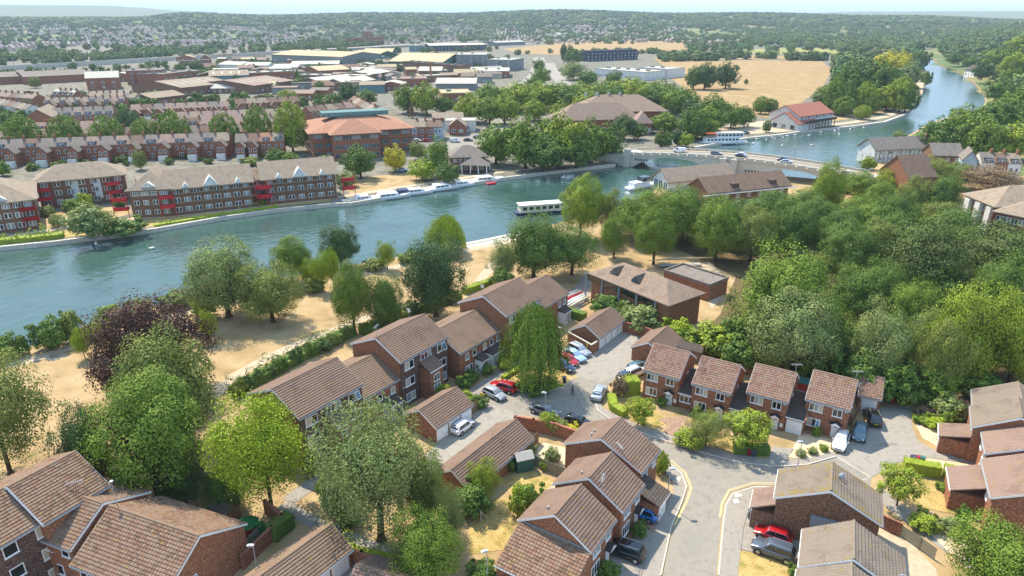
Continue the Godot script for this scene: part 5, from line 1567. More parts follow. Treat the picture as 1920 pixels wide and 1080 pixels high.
func build_estate_things() -> void:
	# parked cars
	var pk := "cars parked in the estate"
	car("parked_car", "white hatchback parked in front of the white garage doors", "car", "hatch", "paint_white", -6.9, -81.77, -54.7, 0.04, pk)
	car("parked_car", "small grey-and-white hatchback beside the red car", "car", "hatch", "paint_silver", -2.69, -90.75, 41.7, 0.04, pk)
	car("parked_car", "red estate car at the edge of the willow island", "car", "estate", "paint_red", -1.33, -92.83, -150.3, 0.04, pk)
	car("parked_car", "dark saloon half in the tree shadow by the brick wall", "car", "saloon", "paint_grey", 4.83, -85.93, 30, 0.04, pk)
	car("parked_car", "black hatchback at the kerb behind the yellow shrub", "car", "hatch", "paint_black", 9.33, -82.98, 27.1, 0.04, pk)
	car("parked_car", "silver saloon by the low hedge at the mouth of the court", "car", "saloon", "paint_silver", 13.32, -91.06, -69.4, 0.04, pk)
	car("parked_car", "silver-grey estate next to the wall with the yellow notice", "car", "estate", "paint_silver", 11.6, -105.32, 50.5, 0.04, pk)
	car("parked_car", "pale blue-grey saloon, second beside the willow", "car", "saloon", "paint_pale_blue", 10.69, -103.35, 54.5, 0.04, pk)
	car("parked_car", "small bright red car beside the willow", "car", "hatch", "paint_red", 9.47, -101.62, 53.8, 0.04, pk)
	car("parked_car", "dark blue-grey car, last of the line beside the willow", "car", "hatch", "paint_navy", 8.52, -99.57, 45.9, 0.04, pk)
	car("parked_car", "white pickup-like car parked by the first terraced house", "car", "suv", "paint_white", 19.85, -97.41, -37.9, 0.04, pk)
	car("parked_car", "grey-green car behind the white one by the first terraced house", "car", "estate", "paint_teal", 20.68, -99.21, -38.2, 0.04, pk)
	car("parked_car", "dark blue car with a pale windscreen behind the tall hedge", "car", "hatch", "paint_navy", 18.45, -96.19, -37.9, 0.04, pk)
	car("parked_car", "white estate car parked nose to the road before the last terraced house", "car", "estate", "paint_white", 44.49, -78.17, 122.7, 0.07, pk)
	car("parked_car", "dark teal saloon beside the white estate car", "car", "saloon", "paint_teal", 48.17, -80.46, 121.6, 0.05, pk)
	car("parked_car", "dark car with a pale roof before the detached garage", "car", "suv", "paint_black", 51.73, -84.09, -73.7, 0.05, pk)
	car("parked_car", "bright blue hatchback outside the middle gabled house", "car", "hatch", "paint_blue", 15.07, -63.93, -146.7, 0.08, pk)
	car("parked_car", "black four-wheel drive at the white door of the gabled house", "car", "suv", "paint_black", 12.09, -57.83, -153.9, 0.08, pk)
	car("parked_car", "bright red hatchback beside the blank gable", "car", "hatch", "paint_red", 28.96, -60.26, -150.7, 0.08, pk)
	car("parked_car", "dark grey four-wheel drive beside the red hatchback", "car", "suv", "paint_grey", 28.16, -57.83, -149.2, 0.08, pk)
	# bins
	var bins := [[26.22, -79.68, "bin_red", "red wheelie bin with a pink lid, nearer of two by the front-garden trees"], [25.74, -79.81, "bin_red", "red wheelie bin beside the grey one by the front-garden trees"], [25.24, -80.2, "bin_grey", "grey wheelie bin, end of the row by the front-garden trees"], [30.64, -75.99, "bin_green", "green wheelie bin by the dark low hedge"], [31.27, -75.75, "bin_red", "red wheelie bin between two dark ones by the low hedge"], [31.9, -75.52, "bin_grey", "dark wheelie bin at the right of the three by the low hedge"], [57.05, -88.89, "bin_red", "red wheelie bin under the trees beyond the detached garage"], [59.45, -88.74, "bin_red", "dark red wheelie bin deep in the shade at the court's end"], [52.12, -74.13, "bin_navy", "navy wheelie bin at the left end of the clipped hedge"], [52.55, -74.01, "bin_red", "purple-red wheelie bin in the middle of the hedge trio"], [53.11, -73.9, "bin_green", "green wheelie bin on the right of the hedge trio"], [27.54, -63.56, "bin_grey", "black wheelie bin beside the low porch of the junction house"], [27.85, -63.2, "bin_red", "maroon wheelie bin against the low porch of the junction house"], [18.09, -66.56, "bin_red", "maroon wheelie bin beside the attached garage"], [18.58, -82.98, "bin_red", "red wheelie bin with a green label under the small trees"], [19.18, -71.9, "bin_red", "dark red wheelie bin beside the round bush"], [8.29, -94.99, "bin_grey", "black wheelie bin at the edge of the willow island"]]
	for i in bins.size():
		wheelie_bin(bins[i][3], bins[i][0], bins[i][1], (i * 47) % 60 - 20.0, bins[i][2], bins[i][2])
	# lamps
	lamp_post("street lamp beside the dark saloon by the garage wall", 4.71, -83.26, 5.0, 200)
	lamp_post("street lamp on the corner with the yellow lines", 18.43, -66.07, 5.0, 0)
	lamp_post("street lamp behind the roof of the junction house", 35.9, -71.46, 5.0, 180)
	lamp_post("street lamp by the play yard wall", -26, -54.09, 4.6, 180)
	lamp_post("street lamp by the hedge at the lower edge", -2.5, -53.38, 4.6, 160)
	lamp_post("street lamp by the willow's far side", 8.25, -104.72, 5.0, 200)
	# walls and fences
	wall_run("brick_wall", "brick wall between the garage court and the back gardens", "wall", [0.45, -82.17, 2.99, -81.37, 5.91, -80.33, 8.57, -78.55], 2.0, 0.25, "orange_brick", "roof_red", "", 3.0)
	wall_run("brick_wall", "brick wall closing the head of the garage court", "wall", [20.54, -113.9, 23.72, -111.87, 25.37, -109.9], 2.0, 0.25, "orange_brick", "roof_red", "", 2.6)
	wall_run("brick_wall", "low brick wall with a yellow notice beside the four garages", "wall", [10.11, -109.9, 13.58, -104.92, 15.08, -106.74], 1.8, 0.25, "brick", "pale_felt")
	wall_run("brick_wall", "brick wall round the green play yard", "wall", [-28.18, -55.84, -26.47, -60.1, -25.93, -61.97, -28.7, -64.48], 1.8, 0.25, "orange_brick", "roof_red", "", 4.0)
	wall_run("brick_wall", "brick wall behind the shrubs at the lower edge", "wall", [-18.28, -57.21, -15.79, -56.22, -13.34, -55.1, -11.8, -54.09], 1.9, 0.25, "orange_brick", "", "", 2.6)
	wall_run("brick_wall", "brick wall beside the footpath behind the junction house", "wall", [41.92, -61.97, 43.24, -60.68], 1.8, 0.25, "orange_brick", "")
	fence("grey board fence between two back gardens", [2.29, -74.13, 4.43, -72.33, 6.89, -70.71], 1.6, "grey_timber")
	fence("grey-green railed fence along the sunny patio", [43.26, -60.6, 44.31, -58.63, 45.07, -56.9], 1.7, "grey_timber", true)
	fence("timber fence beside the end of the long garages", [2.42, -76.71, 3.64, -78.92], 1.8, "timber")
	fence("timber fence at the mouth of the garage court", [-6.19, -85.07, -4.97, -87.09], 1.7, "timber")
	fence("grey fence along the play yard", [-29.08, -57.83, -28.18, -60.6], 1.4, "grey_timber")
	fence("timber fence behind the terraced houses", [30.85, -99.94, 38.09, -97.77, 45.39, -94.32, 52.29, -91.06], 1.7, "timber")
	fence("timber side fence beside the last terraced house", [48.04, -82.58, 50.59, -86.07, 52.13, -87.98], 1.8, "timber")
	fence("weathered fence behind the lower wing at the edge", [-0.68, -56.14, -1.21, -54.45], 1.8, "grey_timber")
	# sheds and garden things
	shed("garden_shed", "green shed with a pale felt roof behind the long garages", 1.44, -73, -20, 2.2, 1.7, 1.9, 2.5, "green_paint", "pale_felt")
	shed("garden_shed", "grey shed with a pale roof behind the terraced houses", 37.9, -99.94, 31, 2.2, 2.6, 1.9, 2.5, "grey_timber", "pale_felt")
	shed("garden_shed", "green-roofed shed between two terraced houses", 45.22, -92.18, 31, 2.0, 1.8, 1.9, 2.4, "red_timber", "green_paint")
	shed("garden_shed", "old brown shed with a sagging roof behind the first terraced house", 30.36, -103.35, 31, 4.0, 2.4, 2.1, 2.9, "timber", "roof_dark")
	shed("garden_shed", "dark shed under the trees behind the third terraced house", 43.85, -98.12, 31, 2.6, 2.2, 1.9, 2.5, "timber", "roof_dark")
	shed("garden_shed", "dark slate-roofed shed behind the corner house", -32.93, -63.29, 20, 2.6, 2.0, 1.9, 2.5, "timber", "roof_dark")
	var su := thing("summer_house", "red octagonal playhouse with a green roof in the yard", "playhouse", Vector3(-29.47, 0, -60.85))
	var wl := MB.new()
	var rl := MB.new()
	for i in 8:
		var a := Vector3(cos(TAU * i / 8), 0, sin(TAU * i / 8))
		var b := Vector3(cos(TAU * (i + 1) / 8), 0, sin(TAU * (i + 1) / 8))
		wl.q(b * 1.0, a * 1.0, a * 1.0 + Vector3(0, 1.7, 0), b * 1.0 + Vector3(0, 1.7, 0))
		rl.t(a * 1.35 + Vector3(0, 1.65, 0), Vector3(0, 2.5, 0), b * 1.35 + Vector3(0, 1.65, 0))
	part("wall", wl.mesh(), mat.red_timber, su)
	part("roof", rl.mesh(), mat.artificial_turf, su)
	# goal, benches, bird table, signs
	var gl := thing("football_goal", "small white football goal on the dry back lawn", "goal", Vector3(-4.17, 0, -64.2), 60)
	part("frame", MB.new().cyl(Vector3(-1.2, 0, 0), Vector3(-1.2, 1.3, 0), 0.04, 0.04, 6).cyl(Vector3(1.2, 0, 0), Vector3(1.2, 1.3, 0), 0.04, 0.04, 6).cyl(Vector3(-1.2, 1.3, 0), Vector3(1.2, 1.3, 0), 0.04, 0.04, 6).cyl(Vector3(-1.2, 0, -0.9), Vector3(-1.2, 1.3, 0), 0.03, 0.03, 6).cyl(Vector3(1.2, 0, -0.9), Vector3(1.2, 1.3, 0), 0.03, 0.03, 6).mesh(), mat.white_paint, gl)
	var be := thing("park_bench", "grey bench on its pale slab beside the riverside path", "bench", Vector3(-77.93, 0, -103.93), -20)
	part("seat", MB.new().box(Vector3(-0.9, 0.42, -0.2), Vector3(0.9, 0.48, 0.25)).mesh(), mat.grey_timber, be)
	part("backrest", MB.new().box(Vector3(-0.9, 0.55, -0.28), Vector3(0.9, 0.95, -0.22)).mesh(), mat.grey_timber, be)
	for s in [-0.75, 0.75]:
		part("leg", MB.new().box(Vector3(s - 0.05, 0.0, -0.25), Vector3(s + 0.05, 0.45, 0.22)).mesh(), mat.concrete, be)
	sheet("bench_slab", [-79.69, -103.54, -78.06, -105.32, -75.98, -104.33, -77.57, -102.19], 0.035, "flagstone")
	var wb := [[Vector3(-4.41, 0, -88.89), "yellow notice on the garage end wall"], [Vector3(21.36, 0, -105.32), "yellow notice on the brown garage wall"], [Vector3(13.18, 0, -105.52), "yellow notice on the low court wall"]]
	for i in 3:
		var s := thing("warning_sign", wb[i][1], "sign", wb[i][0] + Vector3(0, 1.5, 0.1), [30.0, 31.0, 33.0][i])
		part("board", MB.new().box(Vector3(-0.45, -0.25, 0), Vector3(0.45, 0.25, 0.04)).mesh(), mat.sign_yellow, s)
	var sg := thing("street_sign", "small white street name plate on the willow island", "sign", Vector3(5.05, 0, -92.67), 5)
	part("board", MB.new().box(Vector3(-0.6, 0.35, 0), Vector3(0.6, 0.6, 0.03)).mesh(), mat.white_paint, sg)
	for s in [-0.45, 0.45]:
		part("post", MB.new().box(Vector3(s - 0.04, -0.1, -0.05), Vector3(s + 0.04, 0.62, 0)).mesh(), mat.dark_trim, sg)
	# hedges
	hedge("clipped_hedge", "tall square clipped hedge beside the first terraced house", [16.95, -91.86, 19.47, -92.18], 2.4, 2.6, "leaf_hedge", 0.2)
	hedge("clipped_hedge", "low golden hedge curving round the corner garden", [15.07, -90.12, 14.98, -87.09, 16.4, -85.07], 1.4, 1.1, "leaf_hedge", 0.16)
	hedge("clipped_hedge", "long clipped hedge, first half, behind the three bins", [50.03, -72.66, 53.92, -71.35], 1.5, 1.7, "leaf_hedge", 0.15)
	hedge("clipped_hedge", "long clipped hedge, second half, ending at the pink-roofed house", [54.32, -71.25, 57.96, -69.66], 1.5, 1.8, "leaf_hedge", 0.15)
	hedge("low_hedge", "dark low hedge behind the three front bins", [29.47, -76.35, 34.01, -76.11], 1.4, 1.4, "leaf_mid", 0.18)
	hedge("low_hedge", "low yellow-green hedge at the left of the willow island", [-1.45, -96.02, 1.85, -99.94], 0.9, 0.7, "leaf_hedge", 0.15)
	hedge("low_hedge", "low hedge along the front of the willow island", [0, -93.49, 4.72, -92.5, 7.96, -93.98], 0.7, 0.4, "leaf_hedge", 0.13)
	hedge("clipped_hedge", "dark clipped hedge between the play yard and the garages", [-26.57, -59.85, -25.27, -62.4], 1.7, 2.0, "leaf_mid", 0.2)
	hedge("garden_hedge", "long uneven hedge between the park and the staggered row", [-42.48, -91.06, -38.49, -99.02, -33.51, -106.74, -29.33, -113.22], 2.8, 2.2, "leaf_mid", 0.26, 18.0, 0.16)
	hedge("garden_hedge", "dark hedge behind the middle flats", [-27.24, -112.54, -21.44, -119.13, -16.99, -124.78, -11.02, -130.33], 2.8, 2.3, "leaf_mid", 0.26, 16.0, 0.16)
	hedge("garden_hedge", "clipped bright hedge by the top end of the staggered row", [-10.03, -132.08, -4.61, -137.25], 1.6, 1.5, "leaf_hedge", 0.2)
	hedge("garden_hedge", "square dark hedge below the boat racks", [10.39, -121.65, 13.83, -118.64], 1.6, 1.7, "leaf_mid", 0.18)
	hedge("garden_hedge", "flowering hedge above the brick wall at the lower edge", [-21.15, -59.44, -17.24, -57.68, -12.4, -56.14], 1.6, 1.6, "leaf_hedge", 0.2, 18.0, 0.14)
	hedge("garden_hedge", "ivy-covered hedge behind the court's brick wall", [21.25, -117.91, 25.06, -113.9, 27.73, -112.54], 1.6, 2.1, "leaf_green", 0.22, 18.0, 0.14)
	# boat racks
	var rk := thing("boat_rack", "rack of pale rowing boats above the square hedge", "boat rack", Vector3(12.11, 0, -127.51), -50)
	for i in 6:
		part("rowing_boat", MB.new().cyl(Vector3(-5, 0.9, -2.0 + i * 0.8), Vector3(0, 1.0, -2.0 + i * 0.8), 0.08, 0.3, 7).cyl(Vector3(0, 1.0, -2.0 + i * 0.8), Vector3(5, 0.9, -2.0 + i * 0.8), 0.3, 0.08, 7).mesh(), mat[["gelcoat", "cream_paint", "red_paint", "gelcoat", "gelcoat", "cream_paint"][i]], rk)
	for s in [-2.5, 2.5]:
		part("trestle", MB.new().box(Vector3(s - 0.05, 0, -2.4), Vector3(s + 0.05, 0.72, 2.4)).mesh(), mat.galvanised, rk)
	var bt := thing("rowing_boat", "long pale yellow-green rowing eight on a trailer behind the club", "boat", Vector3(39, 0, -149.09), -8)
	part("hull", MB.new().cyl(Vector3(-8, 1.9, 0), Vector3(0, 2.0, 0), 0.06, 0.34, 8).cyl(Vector3(0, 2.0, 0), Vector3(8, 1.9, 0), 0.34, 0.06, 8).mesh(), mat.sheet_cream, bt)
	part("trailer", MB.new().box(Vector3(-5, 0.5, -0.6), Vector3(5, 0.6, 0.6)).box(Vector3(-3, 0.6, -0.05), Vector3(-2.9, 1.75, 0.05)).box(Vector3(3, 0.6, -0.05), Vector3(3.1, 1.75, 0.05)).mesh(), mat.galvanised, bt)
	# someone walking across the junction of the court
	var J := func(x: float, y: float, z: float) -> Vector3: return Vector3(x, y, z)
	var bones := [[J.call(0, 1.02, 0), J.call(0, 1.40, 0.02), 0.13, 0.15], [J.call(-0.15, 1.42, 0), J.call(0.15, 1.42, 0), 0.075, 0.075], [J.call(0, 1.42, 0), J.call(0, 1.58, 0.02), 0.06, 0.055], [J.call(0, 1.63, 0.03), J.call(0, 1.70, 0.02), 0.095, 0.1]]
	for s in [-1.0, 1.0]:
		bones += [[J.call(s * 0.09, 0.98, 0), J.call(s * 0.10, 0.52, s * 0.14), 0.095, 0.065], [J.call(s * 0.10, 0.52, s * 0.14), J.call(s * 0.10, 0.08, s * 0.18 - 0.06), 0.062, 0.042], [J.call(s * 0.10, 0.06, s * 0.18 - 0.06), J.call(s * 0.10, 0.04, s * 0.18 + 0.12), 0.045, 0.04], [J.call(s * 0.19, 1.41, 0), J.call(s * 0.24, 1.12, -s * 0.07), 0.055, 0.045], [J.call(s * 0.24, 1.12, -s * 0.07), J.call(s * 0.23, 0.88, -s * 0.02), 0.042, 0.034], [J.call(s * 0.23, 0.86, -s * 0.02), J.call(s * 0.22, 0.76, 0.0), 0.035, 0.02], [J.call(s * 0.215, 0.84, 0.02), J.call(s * 0.20, 0.79, 0.06), 0.014, 0.01]]
	var skin := plain("figure", Color(1, 1, 1), 0.8)
	skin.vertex_color_use_as_albedo = true
	var fig := figure(bones, Vector3(-0.36, -0.04, -0.36), Vector3(0.36, 1.86, 0.42), 0.03, func(p: Vector3) -> Color: return Color(0.05, 0.035, 0.025) if p.y > 1.70 or (p.y > 1.6 and p.z < 0.0) else Color(0.45, 0.28, 0.20) if p.y > 1.50 or (absf(p.x) > 0.19 and p.y < 1.0) else Color(0.03, 0.035, 0.05) if p.y > 0.95 else Color(0.02, 0.02, 0.025))
	one("person", fig, skin, "person in dark clothes walking across the road by the willow island", "person", Vector3(9.25, 0, -91.22), 130)


func build_trees() -> void:
	var rows := [
		["park_tree", "tall thin-leaved tree with a bare leaning trunk at the left edge", "tree", -63.7, -71.9, 0, 17.6, 13.7, "airy", "leaf_olive"],
		["evergreen_tree", "small dark evergreen tree beside the brown roof", "tree", -50.4, -68, 0, 13, 7.2, "beech", "leaf_dark"],
		["copper_beech", "big purple copper beech near the river", "tree", -53.7, -90.6, 0, 17.5, 18.4, "beech", "leaf_copper"],
		["park_tree", "tall olive-green tree in front of the copper beech", "tree", -44.9, -76.7, 0, 18.4, 13.4, "ash", "leaf_olive"],
		["garden_tree", "tall green tree behind the long brick house", "tree", -42.3, -66.8, 0, 17.9, 13.6, "ash", "leaf_green"],
		["garden_tree", "bright yellow-green tree with upright sprays beside the flats", "tree", -28.3, -65.1, 0, 16, 12.2, "lime", "leaf_lime"],
		["garden_tree", "large silvery poplar in front of the garages", "tree", -14.5, -60.1, 0, 18.1, 13.3, "poplar", "leaf_silver"],
		["garden_tree", "olive tree beside the silvery poplar", "tree", -9.7, -62.4, 0, 10.8, 6.6, "oak", "leaf_olive"],
		["garden_tree", "slim silvery tree beside the dry back lawn", "tree", -6.7, -58.2, 0, 9.3, 3.5, "poplar", "leaf_silver"],
		["garden_tree", "round green tree at the lower edge beside the dry lawn", "tree", -8.7, -53.4, 0, 9.9, 8, "oak", "leaf_green"],
		["garden_shrub", "silvery shrub at the foot of the large poplar", "shrub", -19.9, -64.2, 0, 7.1, 4.6, "bush", "leaf_silver"],
		["garden_shrub", "yellowish shrub on the dry grass by the footpath", "shrub", -21.4, -66.6, 0, 4.6, 3.5, "bush", "leaf_lime"],
		["garden_tree", "dark drooping conifer behind the playhouse", "tree", -33.3, -65.1, 0, 6.4, 5, "willow", "leaf_mid"],
		["garden_tree", "dark tree in the shade behind the long brick house", "tree", -38.8, -66.1, 0, 6.5, 6.3, "oak", "leaf_dark"],
		["garden_shrub", "dark shrub below the tall green tree", "shrub", -46.9, -67.5, 0, 4.7, 4.5, "bush", "leaf_mid"],
		["garden_shrub", "round dark shrub against the lowest flats", "shrub", -25.2, -72.2, 0, 2.8, 3.4, "shrub", "leaf_mid"],
		["willow_tree", "weeping willow on the grass island", "tree", 4.4, -94.3, 0, 14.7, 11, "weeping", "leaf_green"],
		["garden_shrub", "dark shrub at the foot of the weeping willow", "shrub", 3.3, -92.2, 0, 2.8, 4.9, "shrub", "leaf_mid"],
		["garden_shrub", "clipped yellow-green shrub beside the willow trunk", "shrub", 5.8, -93.3, 0, 2.1, 3.3, "shrub", "leaf_hedge"],
		["garden_tree", "leafy young tree behind the long garages", "tree", -3.5, -66.6, 0, 6.5, 4.4, "airy", "leaf_hedge"],
		["garden_shrub", "dark shrub under the young tree behind the garages", "shrub", -4.4, -64.8, 0, 4, 4.9, "bush", "leaf_mid"],
		["garden_shrub", "tall laurel beside the last gabled house", "shrub", 2, -63.9, 0, 4.7, 3.8, "bush", "leaf_green"],
		["garden_shrub", "yellow-green shrub beside the tall laurel", "shrub", 0.6, -64.2, 0, 3.8, 2.2, "bush", "leaf_lime"],
		["garden_shrub", "spiky green shrub on the dry lawn by the first gabled house", "shrub", 5.1, -74.4, 0, 2.3, 2.3, "bush", "leaf_silver"],
		["garden_shrub", "small round topiary by the board fence", "shrub", 4.1, -72.6, 0, 1.6, 1.1, "shrub", "leaf_hedge"],
		["garden_shrub", "round dark shrub beside the green shed", "shrub", -0.2, -72.3, 0, 2.6, 1.6, "shrub", "leaf_mid"],
		["garden_shrub", "low grey shrub at the end of the long garages", "shrub", 2.3, -76.2, 0, 1.4, 2.1, "bush", "leaf_silver"],
		["garden_shrub", "low shrub in the middle back garden", "shrub", 0.8, -67.5, 0, 2, 1.8, "bush", "leaf_hedge"],
		["garden_tree", "bright little tree over the brick wall", "tree", 4.9, -81.5, 0, 3.1, 3.1, "small", "leaf_hedge"],
		["garden_tree", "second little tree over the brick wall", "tree", 6.5, -81, 0, 2.4, 2.8, "small", "leaf_olive"],
		["garden_shrub", "golden shrub behind the black hatchback", "shrub", 8.2, -80.6, 0, 1.6, 2.9, "bush", "leaf_yellow"],
		["garden_shrub", "round clipped bush at the end of the garages", "shrub", -4.8, -88, 0, 2.2, 2.7, "shrub", "leaf_mid"],
		["garden_shrub", "round bright bush by the bend with yellow lines", "shrub", 19, -71.9, 0, 3.7, 2.1, "shrub", "leaf_hedge"],
		["garden_tree", "pair-like small tree on the corner lawn", "tree", 17.8, -82.6, 0, 4.8, 4.6, "small", "leaf_hedge"],
		["garden_tree", "pale front-garden tree before the second terraced house", "tree", 26.2, -78, 0, 5.9, 6, "airy", "leaf_olive"],
		["garden_tree", "bright front-garden tree before the third terraced house", "tree", 31.4, -77.2, 0, 6.1, 6.9, "small", "leaf_hedge"],
		["garden_shrub", "flowering shrub by the paved drive", "shrub", 23.8, -78, 0, 2.5, 4.3, "bush", "leaf_hedge"],
		["garden_shrub", "purple-pink shrub beside the tall clipped hedge", "shrub", 16.3, -91.1, 0, 3.6, 2.7, "bush", "leaf_brown"],
		["garden_shrub", "small shrub by the door of the first terraced house", "shrub", 22.3, -88, 0, 1.8, 1.6, "shrub", "leaf_mid"],
		["garden_shrub", "dark shrub between the first two terraced houses", "shrub", 26.9, -85.1, 0, 1.8, 1.8, "bush", "leaf_mid"],
		["garden_shrub", "little potted shrub before the last terraced house", "shrub", 42.1, -80.2, 0, 1.6, 1.3, "bush", "leaf_green"],
		["garden_shrub", "low shrub at the end of the gravel bed", "shrub", 38.1, -75.6, 0, 1.1, 1.5, "bush", "leaf_silver"],
		["garden_shrub", "second low shrub along the gravel bed", "shrub", 39.9, -76.2, 0, 1, 1.4, "bush", "leaf_silver"],
		["garden_shrub", "third low shrub along the gravel bed", "shrub", 41.7, -76.8, 0, 1, 1.3, "bush", "leaf_green"],
		["garden_tree", "round bright tree behind the third terraced house", "tree", 41.8, -98.5, 0, 4.7, 4.7, "shrub", "leaf_hedge"],
		["garden_tree", "spreading small tree behind the junction house", "tree", 45.7, -65.8, 0, 5.7, 5.4, "small", "leaf_hedge"],
		["garden_shrub", "pale shrub in a dark pot on the gravel", "shrub", 58.5, -78.4, 0, 1.5, 1.6, "bush", "leaf_olive"],
		["garden_shrub", "blue-green shrub at the end of the planting bed", "shrub", 58.6, -83.7, 0, 1.2, 2.7, "bush", "leaf_green"],
		["garden_shrub", "yellow shrub in the planting bed", "shrub", 60.1, -82.6, 0, 1.6, 3.4, "bush", "leaf_lime"],
		["garden_shrub", "tall green shrub in the planting bed", "shrub", 61.8, -82.6, 0, 2.6, 2.7, "bush", "leaf_green"],
		["garden_shrub", "tawny grass clump in the planting bed", "shrub", 60.2, -85.1, 0, 1.5, 3.8, "bush", "leaf_brown"],
		["garden_shrub", "silver-leaved shrub under the wood edge", "shrub", 62.8, -85.4, 0, 3.7, 5.1, "bush", "leaf_silver"],
		["garden_shrub", "low shrub in the middle of the dry front lawn", "shrub", 52.9, -68.7, 0, 1.1, 1.9, "bush", "leaf_green"],
		["garden_shrub", "yellow-flowered shrub beside the footpath", "shrub", 46.9, -62, 0, 1.9, 3.6, "bush", "leaf_hedge"],
		["garden_shrub", "grey shrub beside the yellow-flowered one", "shrub", 49.2, -61.1, 0, 2.1, 2.6, "bush", "leaf_silver"],
		["garden_shrub", "climber on the outhouse of the pink-roofed house", "shrub", 51.2, -62.4, 0, 3, 1.6, "bush", "leaf_mid"],
		["garden_tree", "large bright tree in the lower right-hand corner", "tree", 47.7, -51.7, 0, 9.7, 10.4, "oak", "leaf_green"],
		["garden_shrub", "dark shrub beside the grey car drive", "shrub", 29.3, -54.7, 0, 1.7, 1.6, "bush", "leaf_mid"],
		["garden_shrub", "green shrub between the two drives", "shrub", 14.3, -60.7, 0, 2, 2, "bush", "leaf_mid"],
		["garden_shrub", "shrub by the white door of the last gabled house", "shrub", 9.9, -54.4, 0, 2.3, 2.4, "bush", "leaf_mid"],
		["garden_shrub", "bushy shrub below the tiled wing at the edge", "shrub", 1.1, -53.4, 0, 3.1, 4.3, "bush", "leaf_green"],
		["garden_shrub", "shrub beside the lamp at the lower edge", "shrub", -3, -54.4, 0, 2.5, 3.3, "bush", "leaf_mid"],
		["garden_shrub", "shrub at the edge of the large poplar", "shrub", -18.6, -62.4, 0, 2.6, 3, "shrub", "leaf_mid"],
		["garden_shrub", "dark shrub under the lowest stair tower", "shrub", -19.2, -76.2, 0, 2.9, 3.1, "shrub", "leaf_mid"],
		["garden_shrub", "shrub by the second stair tower", "shrub", -9.8, -89.5, 0, 3.1, 3.2, "shrub", "leaf_hedge"],
		["garden_shrub", "dark shrub beside the first two-storey house", "shrub", -12.4, -85.6, 0, 2.3, 3.5, "shrub", "leaf_mid"],
		["garden_shrub", "golden round shrub by the middle flats", "shrub", -11.4, -91.1, 0, 2.4, 3.2, "shrub", "leaf_lime"],
		["garden_shrub", "clipped dark bush outside the white porches", "shrub", -6.8, -95.5, 0, 2, 3.4, "shrub", "leaf_mid"],
		["garden_shrub", "dark bush in front of the porch bay window", "shrub", -7.5, -93.8, 0, 2.4, 2.8, "shrub", "leaf_mid"],
		["garden_shrub", "dark topiary ball below the white porches", "shrub", -1.6, -101.4, 0, 1.4, 2.5, "shrub", "leaf_mid"],
		["garden_shrub", "bright topiary ball below the white porches", "shrub", -0.9, -99.6, 0, 2, 2.6, "shrub", "leaf_hedge"],
		["garden_shrub", "pair-clipped bush beside the porch steps", "shrub", -4.2, -98.1, 0, 2.1, 3.1, "shrub", "leaf_mid"],
		["garden_shrub", "low flowering bush behind the garages", "shrub", -7.4, -89.5, 0, 1.6, 3.5, "shrub", "leaf_hedge"],
		["willow_tree", "broad silvery willow on the dry park grass", "tree", -54.7, -120.6, 0, 16.5, 16.2, "oak", "leaf_silver"],
		["park_tree", "round tree joined to the silvery willow", "tree", -45.4, -118.2, 0, 12.5, 13.1, "oak", "leaf_olive"],
		["park_tree", "tree by the water behind the silvery willow", "tree", -48.1, -139.5, 0, 11.2, 9.5, "ash", "leaf_green"],
		["park_tree", "dark round tree at the water beyond the young yellow trees", "tree", -39.6, -149.1, 0, 11, 9.8, "oak", "leaf_dark"],
		["young_tree", "young yellow-green tree, nearest the round tree", "tree", -43.4, -135.7, 0, 7, 4.5, "lime", "leaf_lime"],
		["young_tree", "young yellow-green tree, middle of the three by the water", "tree", -40, -133.9, 0, 9.3, 5.1, "lime", "leaf_lime"],
		["young_tree", "young yellow-green tree, tallest of the three by the water", "tree", -38.3, -136.3, 0, 9.4, 4.1, "lime", "leaf_lime"],
		["park_tree", "tall green tree beside the darker one above the hedge", "tree", -29, -113.9, 0, 14.9, 8, "ash", "leaf_green"],
		["park_tree", "dark tree joined to the tall green one above the hedge", "tree", -23.3, -114.8, 0, 11.9, 7.7, "oak", "leaf_mid"],
		["young_tree", "slender young tree near the middle of the river bank", "tree", -28.5, -146.9, 0, 7.5, 5.6, "airy", "leaf_hedge"],
		["park_tree", "large dark round tree above the middle flats", "tree", -14.7, -121.1, 0, 17.5, 12.9, "oak", "leaf_dark"],
		["willow_tree", "yellow-green weeping willow at the water", "tree", -16.9, -159.9, 0, 9.9, 11.2, "weeping", "leaf_lime"],
		["park_tree", "big many-stemmed tree behind the top end of the row", "tree", 4.7, -140.5, 0, 16.1, 15.2, "oak", "leaf_mid"],
		["park_tree", "tree joined to the big many-stemmed tree", "tree", 13.4, -143.8, 0, 12.4, 13.1, "ash", "leaf_mid"],
		["park_tree", "pale slim tree beside the many-stemmed tree", "tree", -1.7, -138.8, 0, 10, 7.2, "airy", "leaf_silver"],
		["park_shrub", "dark shrub below the pale slim tree", "shrub", -2.3, -134.2, 0, 5.4, 5.6, "bush", "leaf_mid"],
		["park_tree", "tall light green tree by the houseboat", "tree", 17.8, -170.3, 0, 18.2, 12.7, "ash", "leaf_hedge"],
		["park_tree", "thinner tree behind the tall light green tree", "tree", 25.6, -174.1, 0, 13.7, 9.9, "airy", "leaf_olive"],
		["park_tree", "small tree on the dry grass by the footpath", "tree", 24.4, -155.1, 0, 11.4, 7.4, "ash", "leaf_green"],
		["park_tree", "green tree with a hidden trunk beside the flagpole", "tree", 33.1, -150.6, 0, 15.1, 10.4, "ash", "leaf_green"],
		["park_tree", "broad tree before the white boathouse", "tree", 39.1, -164.1, 0, 16.7, 15.5, "oak", "leaf_green"],
		["park_tree", "broad tree before the brown-roofed boathouse", "tree", 48.1, -152.8, 0, 16.8, 13.8, "oak", "leaf_green"],
